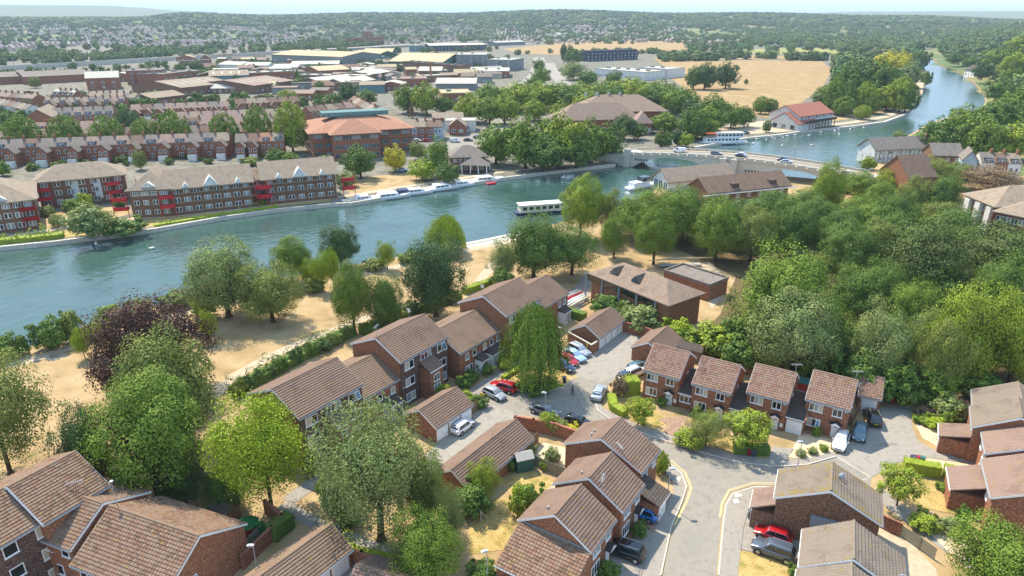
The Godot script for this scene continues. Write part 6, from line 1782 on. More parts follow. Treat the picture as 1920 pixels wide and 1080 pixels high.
		["park_tree", "yellowing tree right of the brown boathouse", "tree", 56.1, -152, 0, 14.7, 12.5, "ash", "leaf_olive"],
		["park_tree", "dark green tree in the middle of the wood", "tree", 65.9, -154.7, 0, 15.5, 14, "oak", "leaf_mid"],
		["park_tree", "bright tall tree beside the bridge end", "tree", 87, -184.1, 0, 19.4, 9.5, "ash", "leaf_hedge"],
		["park_tree", "tree below the bridge end", "tree", 76.7, -174.1, 0, 13.7, 12.7, "ash", "leaf_green"],
		["park_tree", "round tree below the steep brick gable", "tree", 90.9, -174.1, 0, 11.6, 12.7, "oak", "leaf_green"],
		["park_tree", "tall tree behind the bright spreading tree", "tree", 75.5, -149.1, 0, 13.4, 13.5, "ash", "leaf_mid"],
		["park_tree", "dark tree beside the layered conifer", "tree", 85.4, -149.1, 0, 14.6, 13.5, "oak", "leaf_mid"],
		["park_tree", "bright tree beside the steep brick gable", "tree", 119.9, -214.4, 0, 10, 10.2, "ash", "leaf_hedge"],
		["conifer_tree", "tall pointed dark tree by the flats", "tree", 111.4, -174.1, 0, 15.1, 10.7, "fir", "leaf_mid"],
		["park_tree", "tall olive tree between the gable and the flats", "tree", 107.7, -179, 0, 15.8, 11, "ash", "leaf_olive"],
		["park_tree", "broad tree below the white riverside house", "tree", 134.4, -214.4, 0, 13.7, 15.3, "ash", "leaf_olive"],
		["park_tree", "dark tree beside the steep brick gable", "tree", 126.9, -218, 0, 12.2, 12.1, "oak", "leaf_mid"],
		["park_tree", "brownish spreading tree before the white terrace", "tree", 156.1, -220.1, 0, 9.5, 20.9, "cedar", "leaf_brown"],
		["wood_tree", "bright spreading tree beside the rowing club", "tree", 45.4, -105.7, 0, 20.5, 18.8, "oak", "leaf_green"],
		["wood_tree", "silvery tree behind the terraced houses", "tree", 44.6, -97.2, 0, 16.2, 14.3, "ash", "leaf_silver"],
		["wood_tree", "dark tree between the two silvery ones", "tree", 52.1, -98.1, 0, 9.5, 7.7, "oak", "leaf_mid"],
		["wood_tree", "pale silvery tree behind the last terraced house", "tree", 56.9, -93.8, 0, 14.8, 10.8, "airy", "leaf_silver"],
		["wood_tree", "round tree beside the dry track in the wood", "tree", 69.6, -125.6, 0, 8.7, 11, "oak", "leaf_green"],
		["conifer_tree", "layered dark conifer left of its twin", "tree", 78.8, -121.6, 0, 20.6, 16.5, "cedar", "leaf_pine"],
		["conifer_tree", "layered dark conifer at the right-hand edge", "tree", 95, -124.3, 0, 19.1, 17.8, "cedar", "leaf_pine"],
		["wood_tree", "olive tree behind the detached garage", "tree", 63.9, -90.6, 0, 15, 8.9, "airy", "leaf_olive"],
		["wood_tree", "bright tree above the end house", "tree", 71.3, -95.5, 0, 17.9, 12.6, "oak", "leaf_hedge"],
		["wood_tree", "bright tree in the wood at the right-hand edge", "tree", 77.8, -93.8, 0, 16.7, 11.6, "oak", "leaf_hedge"],
		["wood_tree", "green tree below the layered conifer", "tree", 70.6, -109.9, 0, 12.2, 10.4, "oak", "leaf_green"],
		["wood_shrub", "shrubs-like dark bush beyond the detached garage", "shrub", 57.8, -89, 0, 6.8, 7.1, "bush", "leaf_mid"],
		["wood_shrub", "tall bush at the wood edge by the red bins", "shrub", 62.3, -88.6, 0, 6.1, 6.3, "bush", "leaf_green"],
		["wood_shrub", "dark bush above the end house", "shrub", 71, -92.2, 0, 4.2, 7.3, "bush", "leaf_mid"],
		["wood_shrub", "dark bush behind the last terraced house", "shrub", 52.8, -92.2, 0, 7.4, 7.3, "bush", "leaf_mid"],
		["wood_shrub", "dark bush behind the third terraced house", "shrub", 48.4, -95.5, 0, 6.2, 6.7, "bush", "leaf_mid"],
		["wood_shrub", "dark undergrowth bush beside the rowing club", "shrub", 39.7, -105.7, 0, 7.1, 9.1, "bush", "leaf_mid"],
		["wood_shrub", "yellow-green bush at the corner of the rowing club", "shrub", 34.2, -105.7, 0, 5.6, 8.2, "bush", "leaf_hedge"],
		["wood_shrub", "bush above the grey garden shed", "shrub", 37, -99.9, 0, 5.9, 7, "bush", "leaf_mid"],
		["wood_shrub", "yellow-green bush above the brown garages", "shrub", 29.6, -109.9, 0, 4.7, 5.7, "bush", "leaf_lime"],
		["wood_shrub", "pale bush under the club windows", "shrub", 24.7, -114.8, 0, 5.2, 8.2, "bush", "leaf_silver"],
		["wood_shrub", "dark bush below the club terrace", "shrub", 18.6, -121.1, 0, 4.5, 7.2, "bush", "leaf_mid"],
		["wood_shrub", "grey bush between the garages and the club", "shrub", 22.4, -118.6, 0, 4.1, 5.6, "bush", "leaf_silver"],
		["wood_shrub", "bush behind the first terraced house", "shrub", 31, -107.8, 0, 3.6, 4.6, "bush", "leaf_green"],
		["wood_tree", "dark tree above the bright ones at the edge of the wood", "tree", 85.8, -109.9, 0, 17.1, 12.3, "oak", "leaf_mid"],
		["wood_tree", "tree half cut by the frame in the wood", "tree", 92.5, -109.9, 0, 19, 14.2, "oak", "leaf_mid"],
		["wood_tree", "tree behind the two layered conifers", "tree", 108.5, -160.7, 0, 12.2, 14.5, "oak", "leaf_mid"],
		["wood_tree", "tree in the wood below the bridge end", "tree", 81.2, -165, 0, 11.8, 12.1, "oak", "leaf_mid"],
		["wood_tree", "dark tree in the heart of the wood", "tree", 69.4, -119.1, 0, 12.9, 10.1, "oak", "leaf_mid"],
		["wood_tree", "tree over the dry track in the wood", "tree", 60.4, -129.8, 0, 10.4, 8.7, "ash", "leaf_green"],
		["wood_tree", "tree in the second rank before the brown boathouse", "tree", 48.5, -169.4, 0, 9.9, 12.4, "oak", "leaf_mid"],
		["wood_tree", "olive tree beside the houseboat moorings", "tree", 32.7, -174.1, 0, 10.2, 9.9, "oak", "leaf_olive"],
		["bank_shrub", "dark bush at the water by the bench", "shrub", -80.4, -107.4, 0, 6.1, 6.1, "bush", "leaf_mid"],
		["bank_shrub", "yellowish bush at the water by the bench", "shrub", -78.2, -109.9, 0, 6.4, 4.7, "bush", "leaf_olive"],
		["young_tree", "young yellow tree standing on the dry grass", "tree", -72.5, -103.3, 0, 6, 3.6, "lime", "leaf_lime"],
		["young_tree", "young yellow tree beside the riverside path", "tree", -70.7, -105.3, 0, 7.2, 4.7, "lime", "leaf_lime"],
		["young_tree", "young yellow tree nearest the copper beech", "tree", -70.2, -107.8, 0, 5.1, 3.7, "lime", "leaf_lime"],
		["bank_shrub", "dark bush at the left edge of the near bank", "shrub", -85.7, -104.1, 0, 4.6, 5.1, "bush", "leaf_mid"],
		["bank_shrub", "small dark bush on the near bank", "shrub", -83.7, -104.9, 0, 3.7, 2.7, "bush", "leaf_mid"],
		["bank_shrub", "bush on the bank left of the copper beech", "shrub", -75.3, -117.7, 0, 4, 6, "bush", "leaf_green"],
		["bank_shrub", "bush on the bank behind the copper beech", "shrub", -72.2, -121.6, 0, 3.4, 5.2, "bush", "leaf_green"],
		["bank_shrub", "bush on the bank right of the copper beech", "shrub", -67.3, -125.6, 0, 3.5, 6.4, "bush", "leaf_green"],
		["bank_shrub", "yellow-green bush by the silvery willow", "shrub", -59.5, -121.1, 0, 4.7, 5.1, "bush", "leaf_lime"],
		["young_tree", "yellow-green sapling beside the copper beech", "tree", -53.9, -109.9, 0, 6.7, 3.8, "airy", "leaf_lime"],
		["bank_shrub", "low scrub under the young yellow trees", "shrub", -41.6, -133.3, 0, 3.4, 4.5, "bush", "leaf_olive"],
		["bank_shrub", "bank scrub beside the slender young tree", "shrub", -31.9, -147.3, 0, 2.6, 6.1, "bush", "leaf_olive"],
		["bank_shrub", "bank scrub left of the weeping willow", "shrub", -24, -152.8, 0, 2.7, 6.3, "bush", "leaf_olive"],
		["bank_tree", "large silvery tree leaning over the far water", "tree", -110.3, -171.3, 0, 10, 13.3, "far_oak", "leaf_silver"],
		["bank_shrub", "spreading bush right of the silvery bank tree", "shrub", -102.9, -174.1, 0, 4.7, 11.3, "bush", "leaf_mid"],
		["bank_shrub", "yellow-green bush in the courtyard of the red-balconied flats", "shrub", -128.7, -200.1, 0, 5.2, 5.4, "bush", "leaf_lime"],
		["bank_tree", "small tree on the courtyard lawn", "tree", -125.3, -181.5, 0, 3.8, 4.4, "far_round", "leaf_olive"],
		["bank_shrub", "pale shrub in the courtyard", "shrub", -134.8, -192.4, 0, 3.3, 4, "bush", "leaf_silver"],
		["bank_shrub", "round-headed small tree by the corner balcony", "shrub", -119.7, -202.6, 0, 3, 3.9, "shrub", "leaf_mid"],
		["bank_shrub", "green bush in the courtyard", "shrub", -130.8, -198.2, 0, 3.8, 6.3, "bush", "leaf_green"],
		["park_tree", "dark spreading tree on the far dry lawn", "tree", -54.2, -242.4, 0, 12.9, 13.3, "far_oak", "leaf_mid"],
		["park_tree", "yellowing tree before the office building", "tree", -43.5, -253.3, 0, 10.7, 9.1, "far_ash", "leaf_yellow"],
		["park_tree", "low yellow-green tree near the moored boats", "tree", -31.8, -239, 0, 8.1, 11.7, "far_oak", "leaf_lime"],
		["park_tree", "tall pointed tree beside the riverside pub", "tree", -27.2, -246, 0, 15.3, 9.7, "far_ash", "leaf_green"],
		["park_tree", "dark ivy-covered tree beside the pub", "tree", -22.2, -233.2, 0, 8.3, 9.2, "far_oak", "leaf_mid"],
		["park_tree", "small tree by the parked cars before the office", "tree", -37.8, -275.7, 0, 8.5, 7.7, "far_ash", "leaf_olive"],
		["bank_shrub", "grey bush at the end of the riverside flats", "shrub", -56.4, -229.2, 0, 5.5, 7.2, "bush", "leaf_silver"],
		["plane_tree", "plane tree at the left end of the great riverside group", "tree", -6.3, -267.2, 0, 17, 17.9, "far_oak", "leaf_green"],
		["plane_tree", "second plane tree of the great riverside group", "tree", 5.1, -259.1, 0, 21.7, 19.5, "far_oak", "leaf_green"],
		["plane_tree", "third and tallest plane tree of the riverside group", "tree", 18.6, -263.1, 0, 21.9, 20.6, "far_oak", "leaf_hedge"],
		["plane_tree", "plane tree at the right end of the riverside group", "tree", 30.6, -269.3, 0, 18.8, 16.8, "far_ash", "leaf_green"],
		["plane_tree", "darker plane tree at the front of the riverside group", "tree", 12, -253.3, 0, 14.2, 17.9, "far_oak", "leaf_mid"],
		["plane_tree", "dark plane tree beside the bridge", "tree", 24.4, -259.1, 0, 13.3, 16.2, "far_oak", "leaf_mid"],
		["plane_tree", "dark tree between the planes and the brown theatre", "tree", 38.8, -275.7, 0, 15.9, 15, "far_oak", "leaf_mid"],
		["plane_tree", "dark tree in front of the brown theatre", "tree", 52.7, -324.6, 0, 12.8, 14, "far_oak", "leaf_dark"],
		["plane_tree", "small dark tree in front of the theatre gable", "tree", 59, -324.6, 0, 8.4, 10, "far_oak", "leaf_mid"],
		["clipped_tree", "round clipped tree beyond the bridge", "tree", 67.5, -304.8, 0, 8.4, 8.5, "shrub", "leaf_mid"],
		["clipped_tree", "dark columnar clipped tree beyond the bridge", "tree", 74, -307.5, 0, 9.2, 5.7, "shrub", "leaf_dark"],
		["bank_tree", "yellow-green tree by the moored pleasure boat", "tree", 77, -304.8, 0, 7, 7.1, "far_ash", "leaf_lime"],
		["park_tree", "tall tree left of the meadow boathouse", "tree", 101.2, -350.3, 0, 19.8, 20.4, "far_oak", "leaf_mid"],
		["park_tree", "dark tall tree behind the theatre", "tree", 94.4, -360.9, 0, 17.2, 13.8, "far_ash", "leaf_dark"],
		["park_tree", "round green tree by the quayside yard", "tree", 113.8, -360.9, 0, 13.5, 16.6, "far_oak", "leaf_green"],
		["park_tree", "darker tree by the quayside yard", "tree", 121.9, -364.6, 0, 11.7, 11.2, "far_oak", "leaf_mid"],
		["park_tree", "first of two round trees on the meadow edge", "tree", 147.4, -415.1, 0, 11, 10.7, "far_round", "leaf_green"],
		["park_tree", "second of two round trees on the meadow edge", "tree", 153.1, -415.1, 0, 9.5, 9.5, "far_round", "leaf_mid"],
		["park_tree", "little tree before the white boathouse gable", "tree", 127.5, -346.8, 0, 6.3, 4.8, "far_round", "leaf_mid"],
		["park_tree", "silvery round tree behind the white boathouse", "tree", 195.5, -435.1, 0, 15.9, 19.8, "far_oak", "leaf_silver"],
		["park_tree", "bright tree right of the white boathouse", "tree", 192.3, -405.8, 0, 12, 13.6, "far_round", "leaf_green"],
		["park_tree", "small bright tree by the far towpath", "tree", 196.9, -392.6, 0, 8.5, 10.2, "far_round", "leaf_hedge"],
		["park_tree", "low spreading tree by the far towpath", "tree", 213.1, -420, 0, 9.9, 15.3, "far_round", "leaf_green"],
		["park_tree", "spreading tree at the bend of the far towpath", "tree", 233.6, -435.1, 0, 11.5, 16.5, "far_round", "leaf_green"],
		["park_tree", "tree at the narrow end of the far towpath", "tree", 264.4, -480.9, 0, 15.4, 16, "far_oak", "leaf_olive"],
		["wood_tree", "dark tree at the left of the yellow-topped wood", "tree", 221.4, -462.7, 0, 29.3, 24.5, "far_oak", "leaf_mid"],
		["wood_tree", "dark tree in the middle of the yellow-topped wood", "tree", 239, -462.7, 0, 30.6, 28, "far_oak", "leaf_mid"],
		["wood_tree", "bright yellow tree in the far riverside wood", "tree", 340.8, -649.2, 0, 27.6, 29.2, "far_oak", "leaf_yellow"],
		["wood_tree", "smaller bright yellow tree in the far wood", "tree", 368.4, -678.5, 0, 25.4, 22.3, "far_oak", "leaf_yellow"],
		["wood_tree", "grey-green tree by the far river bend", "tree", 320.1, -574.4, 0, 21.8, 21.6, "far_oak", "leaf_silver"],
		["bank_shrub", "bush at the tip of the far bank", "shrub", 348.2, -597.4, 0, 12, 9, "bush", "leaf_green"],
		["wood_tree", "dark tree at the far bend of the river", "tree", 441.6, -784.2, 0, 22.1, 23.4, "far_oak", "leaf_mid"],
		["wood_tree", "dark tree behind the yellow-topped wood", "tree", 259.6, -533.1, 0, 25.6, 24.1, "far_oak", "leaf_dark"],
		["meadow_tree", "left half of the dark clump on the meadow", "tree", 152.3, -561.3, 0, 22.5, 23.6, "far_oak", "leaf_dark"],
		["meadow_tree", "right half of the dark clump on the meadow", "tree", 171.7, -570, 0, 22.8, 21.4, "far_oak", "leaf_dark"],
		["meadow_tree", "smaller tree at the edge of the meadow clump", "tree", 143.8, -561.3, 0, 19.3, 15.2, "far_oak", "leaf_mid"],
		["meadow_tree", "lone thorn bush on the meadow", "tree", 199.9, -607.1, 0, 4.8, 4.1, "bush", "leaf_olive"],
		["poplar_tree", "first of two tall black poplars", "tree", 63.1, -874.4, 0, 26.9, 9.1, "column", "leaf_dark"],
		["poplar_tree", "second of two tall black poplars", "tree", 70.9, -874.4, 0, 25.1, 9.1, "column", "leaf_dark"],
		["park_tree", "green tree behind the two black poplars", "tree", 73.1, -854.8, 0, 20.4, 25.4, "far_oak", "leaf_mid"],
		["park_tree", "silvery willow by the dual carriageway", "tree", 56, -649.2, 0, 17.6, 26.2, "far_oak", "leaf_silver"],
		["park_tree", "dark tree beside the white sheds", "tree", 60.6, -574.4, 0, 15.3, 19.9, "far_oak", "leaf_mid"],
		["park_tree", "pointed tree before the white sheds", "tree", 82.2, -574.4, 0, 15.3, 15.5, "far_ash", "leaf_mid"],
		["street_tree", "tall tree left of the grove behind the shops", "tree", -62.5, -420, 0, 18.5, 19.2, "far_oak", "leaf_green"],
		["street_tree", "bright tree in the grove behind the shops", "tree", -50.4, -412.8, 0, 19.7, 18.9, "far_oak", "leaf_hedge"],
		["street_tree", "dark tree at the end of the grove behind the shops", "tree", -40.3, -412.8, 0, 12.2, 14.5, "far_oak", "leaf_mid"],
		["street_tree", "narrow brown conifer behind the shops", "tree", -57.1, -396.9, 0, 9.4, 4.2, "far_fir", "leaf_brown"],
		["street_tree", "large tree beside the beige flat-roofed building", "tree", -13.6, -415.1, 0, 19.5, 22.8, "far_oak", "leaf_green"],
		["street_tree", "dark tree by the teal shed", "tree", -107.8, -465.6, 0, 15.3, 15.5, "far_oak", "leaf_dark"],
		["street_tree", "dark tree behind the small terrace", "tree", -93.8, -456.9, 0, 11, 15.2, "far_oak", "leaf_mid"],
		["street_tree", "bright roadside tree at the left of the long belt", "tree", 3.2, -422.4, 0, 19.5, 28, "far_oak", "leaf_hedge"],
		["street_tree", "second tree of the long bright belt", "tree", 16.6, -435.1, 0, 18.4, 26.8, "far_oak", "leaf_hedge"],
		["street_tree", "third tree of the long bright belt", "tree", 30.5, -445.7, 0, 16.9, 27.4, "far_oak", "leaf_green"],
		["street_tree", "fourth tree of the long bright belt", "tree", 45.7, -462.7, 0, 15.5, 25.2, "far_oak", "leaf_hedge"],
		["street_tree", "fifth tree of the long bright belt", "tree", 61.2, -474.7, 0, 15.2, 26.9, "far_oak", "leaf_green"],
		["street_tree", "tree behind the ridge of the theatre", "tree", 79.2, -474.7, 0, 17.9, 31.3, "far_oak", "leaf_hedge"],
		["street_tree", "tree at the right of the theatre ridge", "tree", 96.6, -462.7, 0, 16.8, 28.4, "far_oak", "leaf_green"],
		["street_tree", "tree between the theatre and the meadow", "tree", 101.5, -422.4, 0, 16.4, 23.1, "far_oak", "leaf_green"],
		["street_tree", "tree in the central strip of the dual carriageway", "tree", 24.7, -597.4, 0, 16.3, 17.9, "far_oak", "leaf_green"],
		["street_tree", "nearer tree in the central strip of the carriageway", "tree", 16.1, -533.1, 0, 13.5, 14.5, "far_oak", "leaf_mid"],
		["street_tree", "farther tree in the central strip of the carriageway", "tree", 27.8, -745.6, 0, 14.3, 14.5, "far_oak", "leaf_mid"],
		["street_tree", "first round plane tree from the left behind the brick terrace", "tree", -203.9, -287.2, 0, 16.9, 15.4, "far_round", "leaf_green"],
		["street_tree", "second round plane tree behind the brick terrace", "tree", -188.2, -290.8, 0, 16.8, 14.7, "far_round", "leaf_green"],
		["street_tree", "third round plane tree behind the brick terrace", "tree", -171.4, -292, 0, 15.8, 14.7, "far_round", "leaf_green"],
		["street_tree", "fourth round plane tree behind the brick terrace", "tree", -156, -294.5, 0, 15, 13, "far_round", "leaf_green"],
		["street_tree", "fifth and tallest round plane tree behind the terrace", "tree", -144.6, -295.8, 0, 17.9, 14.5, "far_round", "leaf_green"],
		["street_tree", "sixth round plane tree behind the brick terrace", "tree", -124.7, -299.6, 0, 16.4, 13.2, "far_round", "leaf_green"],
		["street_tree", "pointed plane tree near the office building", "tree", -110.2, -299.6, 0, 19.5, 13.2, "far_round", "leaf_green"],
		["street_tree", "large plane tree touching the office roof", "tree", -93.7, -293.3, 0, 22.4, 14.6, "far_round", "leaf_hedge"],
		["street_tree", "dark pair of trees behind the round planes", "tree", -179.1, -324.6, 0, 15.4, 13, "far_round", "leaf_dark"],
		["street_tree", "olive bush behind the riverside flats", "tree", -175.8, -275.7, 0, 4.3, 9.9, "bush", "leaf_olive"],
		["street_tree", "slim olive tree between two brick gables", "tree", -140.6, -257.1, 0, 8.4, 5.6, "far_ash", "leaf_olive"],
		["street_tree", "tree beside the orange-roofed terrace", "tree", -91.5, -265.1, 0, 7.2, 9.1, "far_oak", "leaf_mid"],
		["street_tree", "smaller tree beside the orange-roofed terrace", "tree", -85.7, -263.1, 0, 6.2, 7.4, "far_oak", "leaf_green"],
		["street_tree", "low olive bush behind the long flats", "tree", -101.9, -265.1, 0, 3.7, 7.5, "bush", "leaf_olive"],
		["street_tree", "bush at the left edge behind the flats", "tree", -184.8, -246, 0, 5.8, 5.8, "bush", "leaf_green"],
		["street_tree", "grey bush at the corner of the office", "tree", -72.8, -265.1, 0, 4.2, 6.2, "bush", "leaf_silver"],
		["street_tree", "tree by the hipped industrial roofs", "tree", -386.2, -574.4, 0, 9.5, 9.5, "far_round", "leaf_olive"],
		["street_tree", "dark round tree by the brick apartment block", "tree", -328.5, -745.6, 0, 12.2, 15.6, "far_round", "leaf_dark"],
		["street_tree", "dark tree between two long brown roofs", "tree", -214.3, -553, 0, 12.8, 7.5, "far_round", "leaf_dark"],
		["street_tree", "yellowish tree behind the small houses", "tree", -151.3, -474.7, 0, 9, 14.4, "far_round", "leaf_hedge"],
		["street_tree", "thin dark cypress among the terraces", "tree", -158.9, -451.2, 0, 7.3, 3.4, "far_fir", "leaf_dark"],
		["street_tree", "tree beside the white-roofed sheds", "tree", -143.9, -529.3, 0, 10, 8.8, "far_round", "leaf_mid"],
		["street_tree", "tree at the end of the small terrace", "tree", -113.2, -451.2, 0, 9.3, 10.3, "far_round", "leaf_mid"],
		["street_tree", "tree in a garden behind the dormered row", "tree", -288.2, -451.2, 0, 4.7, 6.8, "far_round", "leaf_mid"],
		["street_tree", "bright bush beside the small car park", "tree", -237, -480.9, 0, 4.2, 8.7, "bush", "leaf_hedge"],
		["bank_tree", "dark broad tree behind the half-timbered house", "tree", 174.1, -280.2, 0, 17.5, 19.2, "far_oak", "leaf_mid"],
		["bank_tree", "broad green tree behind the white terrace", "tree", 187.7, -275.7, 0, 19.4, 20.6, "far_oak", "leaf_green"],
		["bank_tree", "bright tree behind the end of the white terrace", "tree", 201.7, -275.7, 0, 16.5, 19.3, "far_oak", "leaf_hedge"],
		["bank_tree", "tree at the water above the dark broad tree", "tree", 211, -324.6, 0, 17.6, 17.5, "far_oak", "leaf_green"],
		["bank_tree", "tree higher on the right-hand bank", "tree", 232.2, -330.8, 2, 17.8, 22.9, "far_oak", "leaf_mid"],
		["bank_tree", "tree at the right-hand edge of the bank", "tree", 252.5, -348.2, 4, 18.5, 24, "far_oak", "leaf_green"],
		["bank_tree", "small pale tree at the water before the half-timbered house", "tree", 177.5, -315.8, 0, 6.3, 6.8, "far_ash", "leaf_silver"],
		["bank_tree", "dark tree above the boathouses on the right bank", "tree", 297.9, -431.1, 4, 17.2, 19.6, "far_oak", "leaf_mid"],
		["bank_tree", "tree above the little white boathouse", "tree", 475, -740.6, 3, 13.6, 22.1, "far_oak", "leaf_mid"],
		["bank_tree", "tree at the far right-hand bend", "tree", 508.4, -823.1, 2, 15.6, 24.5, "far_oak", "leaf_mid"],
		["bank_tree", "dark tree beside the little white boathouse", "tree", 404.6, -613.2, 3, 16.6, 18.4, "far_oak", "leaf_dark"],
		["bank_tree", "bright tree on the hillside edge", "tree", 389.9, -553, 8, 23.5, 24.8, "far_oak", "leaf_hedge"],
		["bank_tree", "tree in the middle of the hillside", "tree", 450.9, -668, 8, 21.1, 27.9, "far_oak", "leaf_green"],
		["bank_tree", "bright tree high on the hillside", "tree", 541, -767.8, 12, 26.7, 34.1, "far_oak", "leaf_hedge"],
		["wood_tree", "first tree from the left in the back rank of the wood", "tree", 34.1, -168.1, 0, 14, 16.9, "ash", "leaf_green"],
		["wood_tree", "second tree from the left in the back rank of the wood", "tree", 44.6, -171.3, 0, 13.7, 15.4, "ash", "leaf_mid"],
		["wood_tree", "third tree from the left in the back rank of the wood", "tree", 54.1, -165, 0, 12.9, 14.7, "oak", "leaf_mid"],
		["wood_tree", "fourth tree from the left in the back rank of the wood", "tree", 66.1, -169.4, 0, 14.1, 17.6, "ash", "leaf_mid"],
		["wood_tree", "fifth tree from the left in the back rank of the wood", "tree", 76.5, -169.9, 0, 12.7, 14.7, "ash", "leaf_mid"],
		["wood_tree", "sixth tree from the left in the back rank of the wood", "tree", 89, -167.6, 0, 11.7, 15.1, "oak", "leaf_green"],
		["wood_tree", "seventh tree from the left in the back rank of the wood", "tree", 95.5, -165.4, 0, 14, 13.3, "ash", "leaf_mid"],
		["wood_tree", "eighth tree from the left in the back rank of the wood", "tree", 107.6, -168.1, 0, 11.1, 15.7, "ash", "leaf_olive"],
		["wood_tree", "first tree from the left in the second rank of the wood", "tree", 74.1, -141.8, 0, 12.9, 13.6, "oak", "leaf_mid"],
		["wood_tree", "second tree from the left in the second rank of the wood", "tree", 81.9, -144.5, 0, 13.4, 11.9, "ash", "leaf_olive"],
		["wood_tree", "third tree from the left in the second rank of the wood", "tree", 89.9, -141.5, 0, 14.1, 16.2, "oak", "leaf_mid"],
		["wood_tree", "fourth tree from the left in the second rank of the wood", "tree", 97.4, -142.8, 0, 11.8, 14.6, "ash", "leaf_green"],
		["wood_tree", "fifth tree from the left in the second rank of the wood", "tree", 103.6, -140.5, 0, 12.1, 14.2, "oak", "leaf_mid"],
		["wood_tree", "sixth tree from the left in the second rank of the wood", "tree", 113.1, -144.5, 0, 11, 12.8, "oak", "leaf_mid"],
		["wood_tree", "first tree from the left in the third rank of the wood", "tree", 64.7, -118.6, 0, 11.9, 12, "oak", "leaf_mid"],
		["wood_tree", "second tree from the left in the third rank of the wood", "tree", 72.6, -119.4, 0, 11.6, 13.2, "ash", "leaf_mid"],
		["wood_tree", "third tree from the left in the third rank of the wood", "tree", 76.8, -117.7, 0, 12.1, 14, "ash", "leaf_mid"],
		["wood_tree", "fourth tree from the left in the third rank of the wood", "tree", 83.4, -118.4, 0, 11.4, 11.3, "ash", "leaf_olive"],
		["wood_tree", "fifth tree from the left in the third rank of the wood", "tree", 90.8, -118.6, 0, 11.8, 12.5, "ash", "leaf_mid"],
		["wood_tree", "sixth tree from the left in the third rank of the wood", "tree", 96.6, -118.6, 0, 11.7, 13.4, "ash", "leaf_mid"],
		["wood_tree", "first tree from the left in the front rank of the wood", "tree", 48.3, -100.9, 0, 9.5, 11.8, "ash", "leaf_green"],
		["wood_tree", "second tree from the left in the front rank of the wood", "tree", 52.8, -101.2, 0, 10.6, 8.6, "oak", "leaf_green"],
		["wood_tree", "third tree from the left in the front rank of the wood", "tree", 60, -101.2, 0, 9.1, 10.1, "oak", "leaf_mid"],
		["wood_tree", "fourth tree from the left in the front rank of the wood", "tree", 63.9, -100.9, 0, 8.4, 10.2, "ash", "leaf_green"],
		["wood_tree", "fifth tree from the left in the front rank of the wood", "tree", 70.5, -100.3, 0, 10.4, 9.8, "ash", "leaf_mid"],
		["wood_tree", "sixth tree from the left in the front rank of the wood", "tree", 74.6, -99, 0, 10.3, 9.1, "ash", "leaf_green"],
		["wood_tree", "seventh tree from the left in the front rank of the wood", "tree", 81.8, -100.3, 0, 11, 8.5, "ash", "leaf_green"],
		["street_tree", "first tree from the left in the second row of the bright belt", "tree", -5.8, -424.9, 0, 11.9, 18.7, "far_ash", "leaf_green"],
		["street_tree", "second tree from the left in the second row of the bright belt", "tree", 5.3, -437.7, 0, 15.1, 21.6, "far_ash", "leaf_mid"],
		["street_tree", "third tree from the left in the second row of the bright belt", "tree", 22, -437.7, 0, 13.5, 20.3, "far_ash", "leaf_green"],
		["street_tree", "fourth tree from the left in the second row of the bright belt", "tree", 36.8, -427.4, 0, 16, 19.2, "far_ash", "leaf_mid"],
		["street_tree", "fifth tree from the left in the second row of the bright belt", "tree", 42.4, -408.1, 0, 15.9, 17.8, "far_ash", "leaf_hedge"],
		["street_tree", "sixth tree from the left in the second row of the bright belt", "tree", 54.9, -403.5, 0, 20.4, 21.9, "far_ash", "leaf_mid"],
		["street_tree", "seventh tree from the left in the second row of the bright belt", "tree", 73.6, -424.9, 0, 19, 19.8, "far_oak", "leaf_hedge"],
		["street_tree", "eighth tree from the left in the second row of the bright belt", "tree", 89, -437.7, 0, 16.7, 22.5, "far_ash", "leaf_mid"],
		["street_tree", "ninth tree from the left in the second row of the bright belt", "tree", 94.4, -410.4, 0, 16.9, 18, "far_oak", "leaf_green"],
		["park_tree", "first tree from the left in the trees between theatre and quay yard", "tree", 75.8, -343.5, 0, 11.1, 18.3, "far_oak", "leaf_green"],
		["park_tree", "second tree from the left in the trees between theatre and quay yard", "tree", 84.4, -324.6, 0, 16.4, 15.7, "far_oak", "leaf_mid"],
		["park_tree", "third tree from the left in the trees between theatre and quay yard", "tree", 90.5, -327.6, 0, 11.4, 17.6, "far_oak", "leaf_green"],
		["park_tree", "fourth tree from the left in the trees between theatre and quay yard", "tree", 97.4, -340.2, 0, 16, 17.2, "far_oak", "leaf_green"],
		["park_tree", "first tree from the left in the row along the far towpath", "tree", 196, -437.7, 0, 15.4, 18.6, "far_round", "leaf_mid"],
		["park_tree", "second tree from the left in the row along the far towpath", "tree", 190.9, -417.5, 0, 22.9, 15.2, "far_oak", "leaf_green"],
		["park_tree", "third tree from the left in the row along the far towpath", "tree", 201.4, -422.4, 0, 18.9, 14.8, "far_oak", "leaf_mid"],
		["park_tree", "fourth tree from the left in the row along the far towpath", "tree", 210.2, -420, 0, 19.1, 14.1, "far_round", "leaf_hedge"],
		["park_tree", "fifth tree from the left in the row along the far towpath", "tree", 229.4, -429.9, 0, 17, 19.6, "far_oak", "leaf_hedge"],
		["park_tree", "sixth tree from the left in the row along the far towpath", "tree", 233.6, -422.4, 0, 21.9, 17.2, "far_round", "leaf_hedge"],
		["park_tree", "seventh tree from the left in the row along the far towpath", "tree", 235.8, -420, 0, 18.8, 14.2, "far_round", "leaf_mid"],
		["street_tree", "first tree from the left in the grove between planes and carriageway", "tree", -22.6, -382.1, 0, 16.4, 19.2, "far_oak", "leaf_hedge"],
		["street_tree", "second tree from the left in the grove between planes and carriageway", "tree", -12, -372.2, 0, 16.6, 17.8, "far_oak", "leaf_green"],
